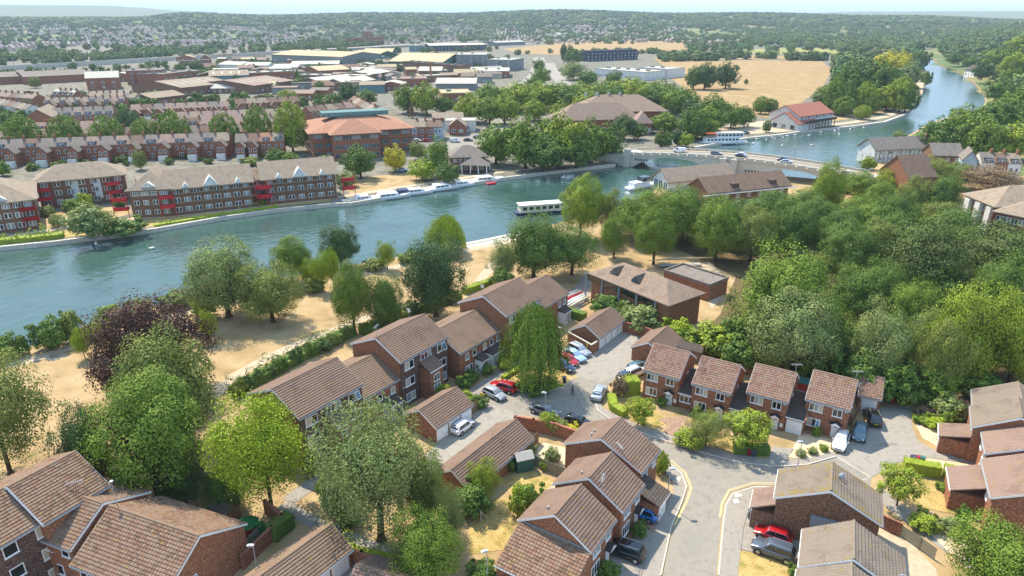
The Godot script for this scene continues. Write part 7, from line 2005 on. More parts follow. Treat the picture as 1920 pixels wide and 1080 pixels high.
		["street_tree", "third tree from the left in the grove between planes and carriageway", "tree", -4, -374.1, 0, 17.7, 17.9, "far_oak", "leaf_hedge"],
		["street_tree", "fourth tree from the left in the grove between planes and carriageway", "tree", 12.5, -388.3, 0, 12.7, 16.7, "far_oak", "leaf_hedge"],
		["street_tree", "fifth tree from the left in the grove between planes and carriageway", "tree", 27.2, -382.1, 0, 12.2, 14.9, "far_oak", "leaf_hedge"],
		["park_tree", "tree in front of the timber roof terrace", "tree", 111, -213.1, 0, 9.3, 11.9, "ash", "leaf_green"],
		["park_tree", "dark tree at the foot of the bridge ramp", "tree", 109.4, -221.6, 0, 6.2, 8.8, "oak", "leaf_mid"],
		["park_tree", "olive tree between the steep gable and the white terrace", "tree", 137.8, -227.6, 0, 10.8, 11.5, "oak", "leaf_olive"],
		["park_tree", "tree in front of the small dormered house", "tree", 150.1, -227.6, 0, 9.4, 11.9, "ash", "leaf_olive"],
		["park_tree", "tree just below the steep brick gable", "tree", 107.1, -192.4, 0, 11, 10.8, "ash", "leaf_green"],
		["park_tree", "dark tree left of the white-bayed flats", "tree", 130.3, -200.1, 0, 10.7, 11.2, "oak", "leaf_mid"],
		["park_tree", "bush by the water beside the half-timbered house", "tree", 134.5, -257.1, 0, 5.3, 6, "bush", "leaf_hedge"],
		["park_tree", "tree pressed against the steep gable wall", "tree", 145.2, -246, 0, 8.7, 8.9, "ash", "leaf_mid"],
		["hedge_shrub", "first shrub from the left growing through the long park hedge", "shrub", -41.8, -91.1, 0, 3.2, 2.7, "shrub", "leaf_olive"],
		["hedge_shrub", "second shrub from the left growing through the long park hedge", "shrub", -40.9, -92.7, 0, 3, 2.3, "shrub", "leaf_dark"],
		["hedge_shrub", "third shrub from the left growing through the long park hedge", "shrub", -40.1, -95, 0, 2.9, 2.3, "shrub", "leaf_mid"],
		["hedge_shrub", "fourth shrub from the left growing through the long park hedge", "shrub", -38.9, -97.1, 0, 2.3, 2.5, "shrub", "leaf_dark"],
		["hedge_shrub", "fifth shrub from the left growing through the long park hedge", "shrub", -37.7, -99.2, 0, 2.6, 3, "bush", "leaf_mid"],
		["hedge_shrub", "sixth shrub from the left growing through the long park hedge", "shrub", -36.2, -101.8, 0, 3.2, 2.6, "shrub", "leaf_dark"],
		["hedge_shrub", "seventh shrub from the left growing through the long park hedge", "shrub", -34.7, -104.1, 0, 3, 2.6, "shrub", "leaf_mid"],
		["hedge_shrub", "eighth shrub from the left growing through the long park hedge", "shrub", -33.1, -106.5, 0, 2.1, 3.7, "bush", "leaf_dark"],
		["hedge_shrub", "ninth shrub from the left growing through the long park hedge", "shrub", -31.4, -108.8, 0, 2.4, 2.7, "bush", "leaf_olive"],
		["hedge_shrub", "tenth shrub from the left growing through the long park hedge", "shrub", -29.9, -111.2, 0, 2.3, 2.6, "bush", "leaf_olive"],
		["hedge_shrub", "eleventh shrub from the left growing through the long park hedge", "shrub", -26.4, -113, 0, 2.9, 3.2, "shrub", "leaf_green"],
		["hedge_shrub", "twelfth shrub from the left growing through the long park hedge", "shrub", -24.2, -115.3, 0, 3.8, 3.1, "shrub", "leaf_dark"],
		["hedge_shrub", "thirteenth shrub from the left growing through the long park hedge", "shrub", -21.8, -118.2, 0, 3, 3.4, "shrub", "leaf_olive"],
		["hedge_shrub", "fourteenth shrub from the left growing through the long park hedge", "shrub", -19.2, -121.1, 0, 4, 3.7, "shrub", "leaf_dark"],
		["hedge_shrub", "fifteenth shrub from the left growing through the long park hedge", "shrub", -16.1, -124.8, 0, 3.9, 3.9, "bush", "leaf_dark"],
		["hedge_shrub", "sixteenth shrub from the left growing through the long park hedge", "shrub", -13, -128.1, 0, 2.9, 4.1, "shrub", "leaf_olive"]]
	for i in rows.size():
		var r: Array = rows[i]
		tree(r[0], r[1], r[2], r[3], r[4], r[5], r[6], r[7], r[8], r[9], (i * 77) % 360)


const NTH := ["first", "second", "third", "fourth", "fifth", "sixth", "seventh", "eighth", "ninth", "tenth", "eleventh", "twelfth", "thirteenth", "fourteenth", "fifteenth", "sixteenth", "seventeenth", "eighteenth", "nineteenth", "twentieth"]


# a row of houses between two points under its ridge; every house is a thing of its own
func terrace(a: Vector2, b: Vector2, n: int, depth: float, he: float, hr: float, wall: String, cover: String, where: String, wing := 0, group := "terraced houses across the river", shift := 0) -> void:
	var u := (b - a).normalized()
	var l := a.distance_to(b) / n
	var deg := rad_to_deg(u.angle())
	var proto: Node3D
	var kinds := []
	for i in n:
		var at := a + u * (l * (i + 0.5))
		var label := "%s house from the left in %s" % [NTH[i + shift], where]
		if i == 0 or (wing == 2 and i < 4):
			var o := block("terrace_house", label, "house", at.x, at.y, deg, l - 0.02, depth, he, hr, "x", wall, cover, [[0.8, 1, 1.6, 1.6, 2], [3.6, 2, 1.0, 1.5, 1]], [], group, 0.03)
			chimney(o, Vector3(l / 2 - 0.5, hr, 0), 1.2)
			if wing == 1 or (wing == 2 and i % 2 == 1):
				var w := Transform3D(Basis(), Vector3(0, 0, depth / 2 + 2.9))
				var g := part("rear_wing", MB.new().slab([Vector2(-l * 0.36, -1), Vector2(l * 0.36, -1), Vector2(l * 0.36, he - 1.2), Vector2(0, he + 1.2), Vector2(-l * 0.36, he - 1.2)], -3, 2.6).mesh(), mat[wall], o, w)
				part("wing_roof", MB.new().slab([Vector2(0, he + 1.5), Vector2(l * 0.36 + 0.4, he - 1.15), Vector2(l * 0.36 + 0.4, he - 1.45), Vector2(0, he + 1.2), Vector2(-l * 0.36 - 0.4, he - 1.45), Vector2(-l * 0.36 - 0.4, he - 1.15)], -3.2, 2.85).mesh(), mat[cover], g)
				for s in [-0.9, 0.9]:
					part("window", far_window(0.9, 1.5, 1, Color(0.75, 0.75, 0.73), PANES[0]), mat.far_window, g, Transform3D(Basis(), Vector3(s, he - 2.9, 2.6)))
				part("lean_to", MB.new().box(Vector3(-l * 0.3, -1, 2.6), Vector3(l * 0.3, 2.4, 4.6)).mesh(), mat.render_white, g)
			elif wing > 1:
				part("dormer", MB.new().box(Vector3(-l * 0.3, he - 0.2, depth * 0.1), Vector3(l * 0.3, he + 1.6, depth * 0.47)).mesh(), mat.dark_cladding, o)
				part("window", far_window(l * 0.5, 1.2, 2, Color(0.75, 0.75, 0.73), PANES[1]), mat.far_window, o, Transform3D(Basis(), Vector3(0, he + 0.15, depth * 0.47)))
			proto = o
			kinds.append(o)
		else:
			proto = copy(proto if wing != 2 else kinds[i % 4], label, Vector3(at.x, 0, at.y), deg, group)
			var tint: Array = [cover, "roof_pink", "roof_beige", cover, "slate", "roof_brown"]
			(proto.get_node("roof") as MeshInstance3D).material_override = mat[tint[rng.randi() % 6]]
			(proto.get_node("wall") as MeshInstance3D).material_override = mat[[wall, wall, wall, "brick", "render_cream"][rng.randi() % 5]]


func hill_height(x: float, z: float) -> float:
	# the ground climbs away from the right-hand bank
	var xb := bank_x(z)
	var h := clampf((x - xb - 12.0) * 0.11, -2.5, 46.0)
	return h if h < 0.0 else h * smoothstep(-330.0, -460.0, z) - 0.1


func bank_x(z: float) -> float:
	var b := [Vector2(260, -410), Vector2(295, -440), Vector2(324, -481), Vector2(350, -522), Vector2(397, -607), Vector2(449, -704), Vector2(481, -776), Vector2(495, -818), Vector2(530, -895), Vector2(571, -975)]
	for i in b.size() - 1:
		if z > b[i + 1].y:
			return lerpf(b[i].x, b[i + 1].x, clampf((b[i].y - z) / (b[i].y - b[i + 1].y), 0.0, 1.0))
	return b[-1].x + (b[-1].y - z) * 0.55


func far_height(x: float, z: float) -> float:
	var d := Vector2(x, z).length()
	var b := x / maxf(1.0, -z)
	var top := 60.0 + 8.0 * sin(b * 9.0 + 1.0) + 5.0 * sin(b * 23.0)
	top = lerpf(top, 38.0, smoothstep(-0.42, -0.52, b))
	top = lerpf(top, 26.0, smoothstep(0.42, 0.72, b))
	var h := top * smoothstep(1900.0, 3700.0, d) - 0.6
	var big := lerpf(70.0, 178.0, smoothstep(-0.36, -0.56, b))
	big = lerpf(big, 112.0, smoothstep(0.32, 0.48, b))
	return h + (big - top) * smoothstep(6000.0, 10500.0, d)


func grid_land(called: String, m: String, xs: Array, zs: Array, f: Callable) -> void:
	var mb := MB.new()
	for i in xs.size() - 1:
		for j in zs.size() - 1:
			var p := []
			for e in [[0, 0], [1, 0], [1, 1], [0, 1]]:
				var x: float = xs[i + e[0]]
				var z: float = zs[j + e[1]]
				p.append(Vector3(x, f.call(x, z), z))
			mb.q(p[0], p[3], p[2], p[1])
	setting(called, mb.mesh(), mat[m])


# many copies of one mesh inside an outline
func scatter(called: String, m: Mesh, material: Material, count: int, outline: Array, low: float, high: float, wide: float, height: Callable, r: RandomNumberGenerator, dark := 0.72, rows := false) -> void:
	var o := poly(outline)
	var lo := o[0]
	var hi := o[0]
	for p in o:
		lo = Vector2(minf(lo.x, p.x), minf(lo.y, p.y))
		hi = Vector2(maxf(hi.x, p.x), maxf(hi.y, p.y))
	var mask := FastNoiseLite.new()
	mask.seed = 8
	mask.frequency = 0.0042
	mask.fractal_octaves = 3
	var where := []
	var tries := 0
	while where.size() < count and tries < count * 40:
		tries += 1
		var p := Vector2(r.randf_range(lo.x, hi.x), r.randf_range(lo.y, hi.y))
		if rows:
			p.y = snappedf(p.y + p.x * 0.2, 34.0) - p.x * 0.2
			p.x = snappedf(p.x, 9.0)
		if called.begins_with("distant") and lo.y < -1000.0:
			# streets and belts of trees keep apart; some land lies open
			var k := mask.get_noise_2d(p.x, p.y * 1.6)
			if (rows and k > 0.02) or (not rows and k < -0.10 and r.randf() < 0.88):
				continue
		if Geometry2D.is_point_in_polygon(p, o):
			where.append(p)
	var mm := MultiMesh.new()
	mm.transform_format = MultiMesh.TRANSFORM_3D
	mm.use_colors = true
	mm.mesh = m
	mm.instance_count = where.size()
	for i in where.size():
		var p: Vector2 = where[i]
		var h := r.randf_range(low, high)
		var w := h * wide * r.randf_range(0.85, 1.2)
		var turn := 0.2 if rows else r.randf() * TAU
		var b := Basis(Vector3.UP, turn).scaled(Vector3(w, h, w) if not rows else Vector3.ONE * r.randf_range(0.9, 1.1))
		mm.set_instance_transform(i, Transform3D(b, Vector3(p.x, height.call(p.x, p.y) - 0.3, p.y)))
		var f := r.randf_range(dark, 1.25)
		mm.set_instance_color(i, Color(f * 1.06, f, f * 0.9) if rows else Color(f * r.randf_range(0.85, 1.25), f, f * r.randf_range(0.8, 1.2)))
	var n := MultiMeshInstance3D.new()
	n.name = numbered(called)
	n.multimesh = mm
	n.material_override = material
	n.set_meta("kind", "stuff")
	add_child(n)


func build_far() -> void:
	var flat := func(_x: float, _z: float) -> float: return 0.0
	# land beyond
	var xs := []
	var zs := []
	for i in 34:
		xs.append(215.0 + i * 24.0 + i * i * 2.2)
		zs.append(-310.0 - i * 26.0 - i * i * 1.4)
	grid_land("hill", "far_land", xs, zs, hill_height)
	xs = []
	zs = []
	for i in 61:
		var t := (i - 30) / 30.0
		xs.append(signf(t) * (absf(t) * 2600.0 + t * t * 9400.0))
	for i in 46:
		zs.append(-1280.0 - i * 60.0 - i * i * 5.0)
	grid_land("hills", "far_land", xs, zs, far_height)
	sheet("meadow", [199.05, -1013.31, 237.01, -938.84, 324.55, -950.49, 400.9, -927.45, 343.99, -768.32, 262.8, -597.38, 189.78, -462.66, 145.77, -396.89, 139.45, -415.14, 126.96, -451.23, 135.66, -544.85, 147.03, -649.23, 169.61, -784.22], 0.12, "meadow")
	sheet("meadow", [-18.94, -1283.07, 117.71, -1600.14, 281.79, -1743.1, 404.85, -1668.6, 321.97, -1283.07, 198.21, -1116.23, 95.05, -1069.72, 16.52, -1116.23], 0.15, "meadow")
	sheet("meadow", [308.19, -1824.46, 472.34, -2011.99, 444.86, -1824.46, 388.51, -1705.04], 0.2, "meadow")
	sheet("meadow", [280.79, -1116.23, 398.53, -1055.05, 371.39, -962.44, 267.55, -974.68], 0.18, "meadow")
	sheet("field", [400.67, -1262.16, 528.58, -1327.02, 608.39, -1304.68, 520.29, -1116.23, 417.58, -1084.79, 368.61, -1132.63], 0.15, "green_field")
	sheet("towpath_grass", [152.81, -368.37, 194.36, -396.89, 222.7, -419.95, 256.55, -462.66, 326.55, -574.36, 403.85, -710.55, 360.28, -649.23, 271.07, -497.16, 226.64, -437.67, 182.22, -396.89, 159.01, -384.17], 0.05, "dry_grass")
	sheet("lawn", [-59.16, -233.19, -50.47, -245.96, -37.51, -250.5, -32.46, -241.56, -29.49, -232.39, -42.61, -223.08, -51.68, -215.83], 0.04, "dry_grass")
	sheet("lawn", [-138.17, -192.38, -135.58, -198.25, -127.92, -204.45, -117.09, -202.55, -111.71, -195.27, -119.37, -181.53, -128.15, -177.99], 0.04, "dry_grass")
	sheet("bank_grass", [-130.55, -165.86, -119.75, -170.34, -108.96, -176.02, -98.99, -182.05, -84.51, -194.1, -71.56, -202.55, -56.89, -209, -57.88, -213.05, -73.19, -207.68, -86.85, -200.07, -102.64, -189.56, -120.18, -177.99, -133.68, -170.34], 0.045, "garden_grass")
	sheet("car_park", [-30.65, -324.56, -15.9, -343.49, -8, -293.27, -20.01, -284.84, -27.74, -297.02], 0.06, "asphalt")
	sheet("car_park", [-298.26, -561.34, -283.02, -597.38, -250.77, -544.85, -240.68, -480.89, -262.78, -497.16], 0.1, "asphalt")
	strip("road", [-5.07, -327.57, -8.53, -370.27, -8.33, -437.67, -1.95, -514.52, 11.23, -597.38, 23.91, -710.55, 34.59, -894.87, 37.56, -1013.31], 15.0, 0.08, "old_asphalt")
	strip("road", [44.92, -597.38, 43.19, -678.55, 43.86, -784.22, 46.56, -894.87], 12.0, 0.08, "old_asphalt")
	sheet("quay_yard", [85.4, -324.56, 116.57, -343.49, 135.46, -350.26, 156.95, -364.61, 153.12, -384.17, 142.79, -388.32, 121.22, -376.11, 100.31, -352], 0.05, "flagstone")
	# riverside flats with red balconies
	var rg := "riverside flats with red balconies"
	var pale := Color(0.75, 0.75, 0.73)
	var rows := [[0.9, 6, 1.8, 1.5, 2], [3.7, 6, 1.8, 1.5, 2], [6.3, 6, 1.8, 1.5, 3]]
	var fl := []
	fl.append(block("riverside_flats", "riverside flats cut by the left edge, orange-tinged gabled roof", "flats", -141.7, -185.2, -33.1, 15.3, 22, 8.2, 12.5, "h", "brown_brick", "roof_beige", rows, [[0.9, 4, 1.6, 1.5, 2], [3.7, 4, 1.6, 1.5, 2], [6.3, 4, 1.6, 1.5, 2]], rg, 0.9))
	fl.append(block("riverside_flats", "riverside flats set back behind the courtyard lawn", "flats", -134.2, -210.7, -28.4, 23.2, 12, 8.2, 12.0, "h", "brown_brick", "roof_beige", [[0.9, 7, 1.8, 1.5, 2], [3.7, 7, 1.8, 1.5, 2], [6.3, 7, 1.8, 1.5, 2]], [], rg, 0.9))
	fl.append(block("riverside_flats", "end block of the long riverside flats with an orange-ridged hip", "flats", -106, -200.8, -14.1, 10.6, 20, 8.2, 12.6, "h", "brown_brick", "roof_beige", [[0.9, 4, 1.5, 1.4, 2], [3.7, 4, 1.5, 1.4, 2], [6.4, 4, 2.2, 1.2, 4]], [], rg, 0.9))
	fl.append(block("riverside_flats", "first half of the long riverside flats with balcony rails", "flats", -91.1, -202.8, -26.4, 22.3, 12, 8.2, 12.0, "x", "brown_brick", "roof_beige", [[0.9, 8, 1.8, 1.5, 2], [3.7, 8, 1.8, 1.5, 2], [6.3, 8, 1.5, 1.4, 2]], [], rg, 0.9))
	block("riverside_flats", "low link with an archway between the two halves of the flats", "flats", -80.2, -209.8, -30.5, 3.6, 9, 7.6, 10.0, "x", "brown_brick", "roof_beige", [[3.7, 1, 1.5, 1.4, 2], [6.0, 2, 1.2, 1.2, 1]], [], rg, 0.5)
	fl.append(block("riverside_flats", "second half of the long riverside flats, ending by the dry lawn", "flats", -68.2, -214.7, -23.9, 21.6, 12, 8.2, 12.0, "x", "brown_brick", "roof_beige", [[0.9, 7, 1.8, 1.5, 2], [3.7, 7, 1.8, 1.5, 2], [6.3, 7, 1.5, 1.4, 2]], [], rg, 0.9))
	var spots := [[[0.40, 0], [0.40, 1]], [[-0.44, 0], [0.22, 0], [0.44, 0], [-0.28, 0]], [[-0.46, 0]], [[-0.36, 0], [0.43, 0]], [[-0.38, 0], [0.47, 0]]]
	for i in 5:
		var o: Node3D = fl[i]
		var l: float = [15.0, 37.0, 17.0, 34.0, 31.0][i]
		var z: float = [11.0, 6.0, 10.0, 6.0, 6.0][i]
		for s in spots[i]:
			for y in [2.7, 5.4]:
				var bx := MB.new().box(Vector3(s[0] * l - 1.9, y, z + 0.02), Vector3(s[0] * l + 1.9, y + 0.14, z + 1.5))
				for e in [[-1.9, 1.42, 1.9, 1.5], [-1.9, 0.02, -1.82, 1.42], [1.82, 0.02, 1.9, 1.42]]:
					bx.box(Vector3(s[0] * l + e[0], y + 0.14, z + e[1]), Vector3(s[0] * l + e[2], y + 1.1, z + e[3]))
				part("balcony", bx.mesh(), mat.red_paint, o)
			for e in [-1.85, 1.85]:
				part("balcony_post", MB.new().box(Vector3(s[0] * l + e - 0.08, 0, z + 1.36), Vector3(s[0] * l + e + 0.08, 7.6, z + 1.5)).mesh(), mat.red_paint, o)
		if i > 2:
			for k in 3:
				part("balcony_rail", MB.new().box(Vector3(-l * 0.28, 1.2 + k * 2.6, z + 0.9), Vector3(l * 0.36, 1.45 + k * 2.6, z + 1.0)).mesh(), mat.roof_beige, o)
			for k in 3:
				var gx: float = l * [-0.2, 0.0, 0.22][k]
				var gw: float = [1.1, 2.2, 1.1][k]
				part("dormer_gable", MB.new().slab([Vector2(gx - gw, 8.0), Vector2(gx + gw, 8.0), Vector2(gx, 8.0 + gw * 1.3)], 4.0, z + 0.7).mesh(), mat.render_white, o)
		elif i != 1:
			part("dormer_gable", MB.new().slab([Vector2(-l * 0.16, 8.4), Vector2(l * 0.16, 8.4), Vector2(0, 10.2)], 2.0, z + 0.1).mesh(), mat.render_white, o)
		else:
			for gx in [-2.0, 4.0]:
				part("stair_window", far_window(1.9, 6.6, 1, pale, Color(0.5, 0.55, 0.58)), mat.far_window, o, Transform3D(Basis(), Vector3(gx, 1.6, z)))
	hedge("low_hedge", "clipped hedge at the foot of the long riverside flats", [-99.93, -192.95, -86.61, -199.46, -78.72, -204.45, -58.05, -213.74], 1.6, 1.6, "leaf_mid", 0.5, 3.0)
	hedge("bank_hedge", "yellow-green bank growth at the left edge of the far water", [-131.16, -166.74, -124.73, -169.43, -118.1, -172.2], 3.2, 1.8, "leaf_hedge", 0.6, 3.0, 0.2)
	hedge("bank_hedge", "low bank growth along the quay before the flats", [-98.99, -182.05, -84.51, -194.1, -71.56, -202.55], 1.6, 0.7, "leaf_lime", 0.4, 4.0, 0.2)
	# office with the orange roof
	var og := [[1.0, 9, 3.4, 1.6, 3, Color(0.2, 0.25, 0.25)], [4.4, 9, 3.4, 1.6, 3, Color(0.2, 0.25, 0.25)], [8.0, 9, 3.4, 1.7, 3, Color(0.2, 0.25, 0.25)]]
	var of := block("office_building", "brick office building with a broad orange hipped roof", "office", -68, -300.8, -22.2, 41.1, 34, 10.4, 15.4, "h", "orange_brick", "roof_orange", og, [[1.0, 6, 3.2, 1.6, 3], [4.4, 6, 3.2, 1.6, 3], [8.0, 6, 3.2, 1.7, 3]], "", 1.4)
	part("plant_room", MB.new().box(Vector3(-14, 14.6, -4), Vector3(14, 16.4, 4)).mesh(), mat.sheet_teal, of)
	for y in [3.6, 7.0]:
		part("ledge", MB.new().box(Vector3(-23.2, y - 0.3, 17.0), Vector3(23.2, y + 0.4, 17.5)).mesh(), mat.orange_brick, of)
	block("office_building", "projecting wing of the brick office with its own orange hip", "office", -65.5, -284.8, -21.1, 18.6, 16, 10.4, 15.0, "h", "orange_brick", "roof_orange", [[1.0, 5, 3.2, 1.6, 3, Color(0.2, 0.25, 0.25)], [4.4, 5, 3.2, 1.6, 3, Color(0.2, 0.25, 0.25)], [8.0, 5, 3.2, 1.7, 3, Color(0.2, 0.25, 0.25)]], [], "", 1.2)
	# terraces
	var A := func(x: float, z: float) -> Vector2: return Vector2(x, z)
	terrace(A.call(-212.84, -266.77), A.call(-117.32, -287.63), 18, 9.0, 6.2, 9.0, "orange_brick", "slate", "the long brick terrace behind the flats", 2)
	terrace(A.call(-113.55, -283.49), A.call(-104.5, -285.82), 2, 9.0, 6.2, 9.0, "orange_brick", "slate", "the short terrace beside the office, grey roofs", 1)
	terrace(A.call(-104.5, -285.82), A.call(-95.23, -288.61), 2, 9.0, 6.2, 9.0, "orange_brick", "roof_orange", "the short terrace beside the office, orange roofs", 3)
	terrace(A.call(-225.1, -295.13), A.call(-103.35, -316.91), 20, 8.5, 5.8, 8.5, "orange_brick", "roof_pink", "the terrace just behind the round plane trees")
	terrace(A.call(-219.96, -318.58), A.call(-112.27, -345.82), 17, 8.5, 5.8, 8.5, "orange_brick", "roof_pink", "the second terrace behind the plane trees", 2)
	terrace(A.call(-171.04, -355.91), A.call(-113.64, -373.27), 10, 8.5, 5.8, 8.5, "brick", "roof_pink", "the third terrace behind the plane trees")
	terrace(A.call(-242.2, -369.17), A.call(-214.58, -378.36), 6, 11, 5.4, 9.0, "orange_brick", "slate", "the dormered grey-roofed row", 3)
	terrace(A.call(-212.77, -391.64), A.call(-164.64, -409.65), 9, 8.5, 5.4, 8.0, "brick", "roof_pink", "the fourth terrace, gabled wings to the front", 1)
	terrace(A.call(-165.69, -420.66), A.call(-131.69, -435.26), 6, 8.5, 5.4, 8.0, "brick", "roof_brown", "the brown-roofed terrace before the sheds", 1)
	terrace(A.call(-322.65, -435.26), A.call(-267.22, -391.64), 9, 8.5, 5.6, 8.0, "render_white", "slate", "the pale terrace slanting from the left edge")
	terrace(A.call(-339.69, -464.13), A.call(-300.35, -447.65), 7, 8.5, 5.6, 8.0, "brick", "roof_pink", "the back terrace at the left edge")
	terrace(A.call(-282.45, -426.39), A.call(-238.7, -435.26), 11, 8.5, 5.4, 8.0, "brick", "roof_beige", "the terrace behind the dormered row", 2)
	terrace(A.call(-308.14, -478.18), A.call(-289.51, -471.06), 4, 8.5, 5.4, 8.0, "brick", "sheet_pale", "the pale-roofed row with blue dormers", 3)
	terrace(A.call(-276.65, -464.13), A.call(-240.04, -454.11), 7, 8.5, 5.4, 8.0, "orange_brick", "roof_beige", "the chimneyed row before the car park")
	terrace(A.call(-113.12, -384.38), A.call(-92.04, -404.34), 5, 8.5, 5.4, 8.0, "brick", "roof_brown", "the row above the office roof", 0)
	terrace(A.call(-98.11, -438.3), A.call(-74.83, -384.38), 5, 8, 5.4, 8.0, "orange_brick", "roof_brown", "the short row slanting behind the grove")
	terrace(A.call(-48.12, -327.2), A.call(-32.58, -327.2), 4, 10, 6.0, 8.5, "render_blue", "roof_beige", "the painted shops by the filling station")
	block("gabled_hall", "red-gabled brick hall among the slanting terraces", "hall", -242.4, -362.3, -20, 11.3, 24, 6.5, 10.5, "z", "orange_brick", "roof_beige", [[1.0, 3, 1.6, 2.0, 2]], [])
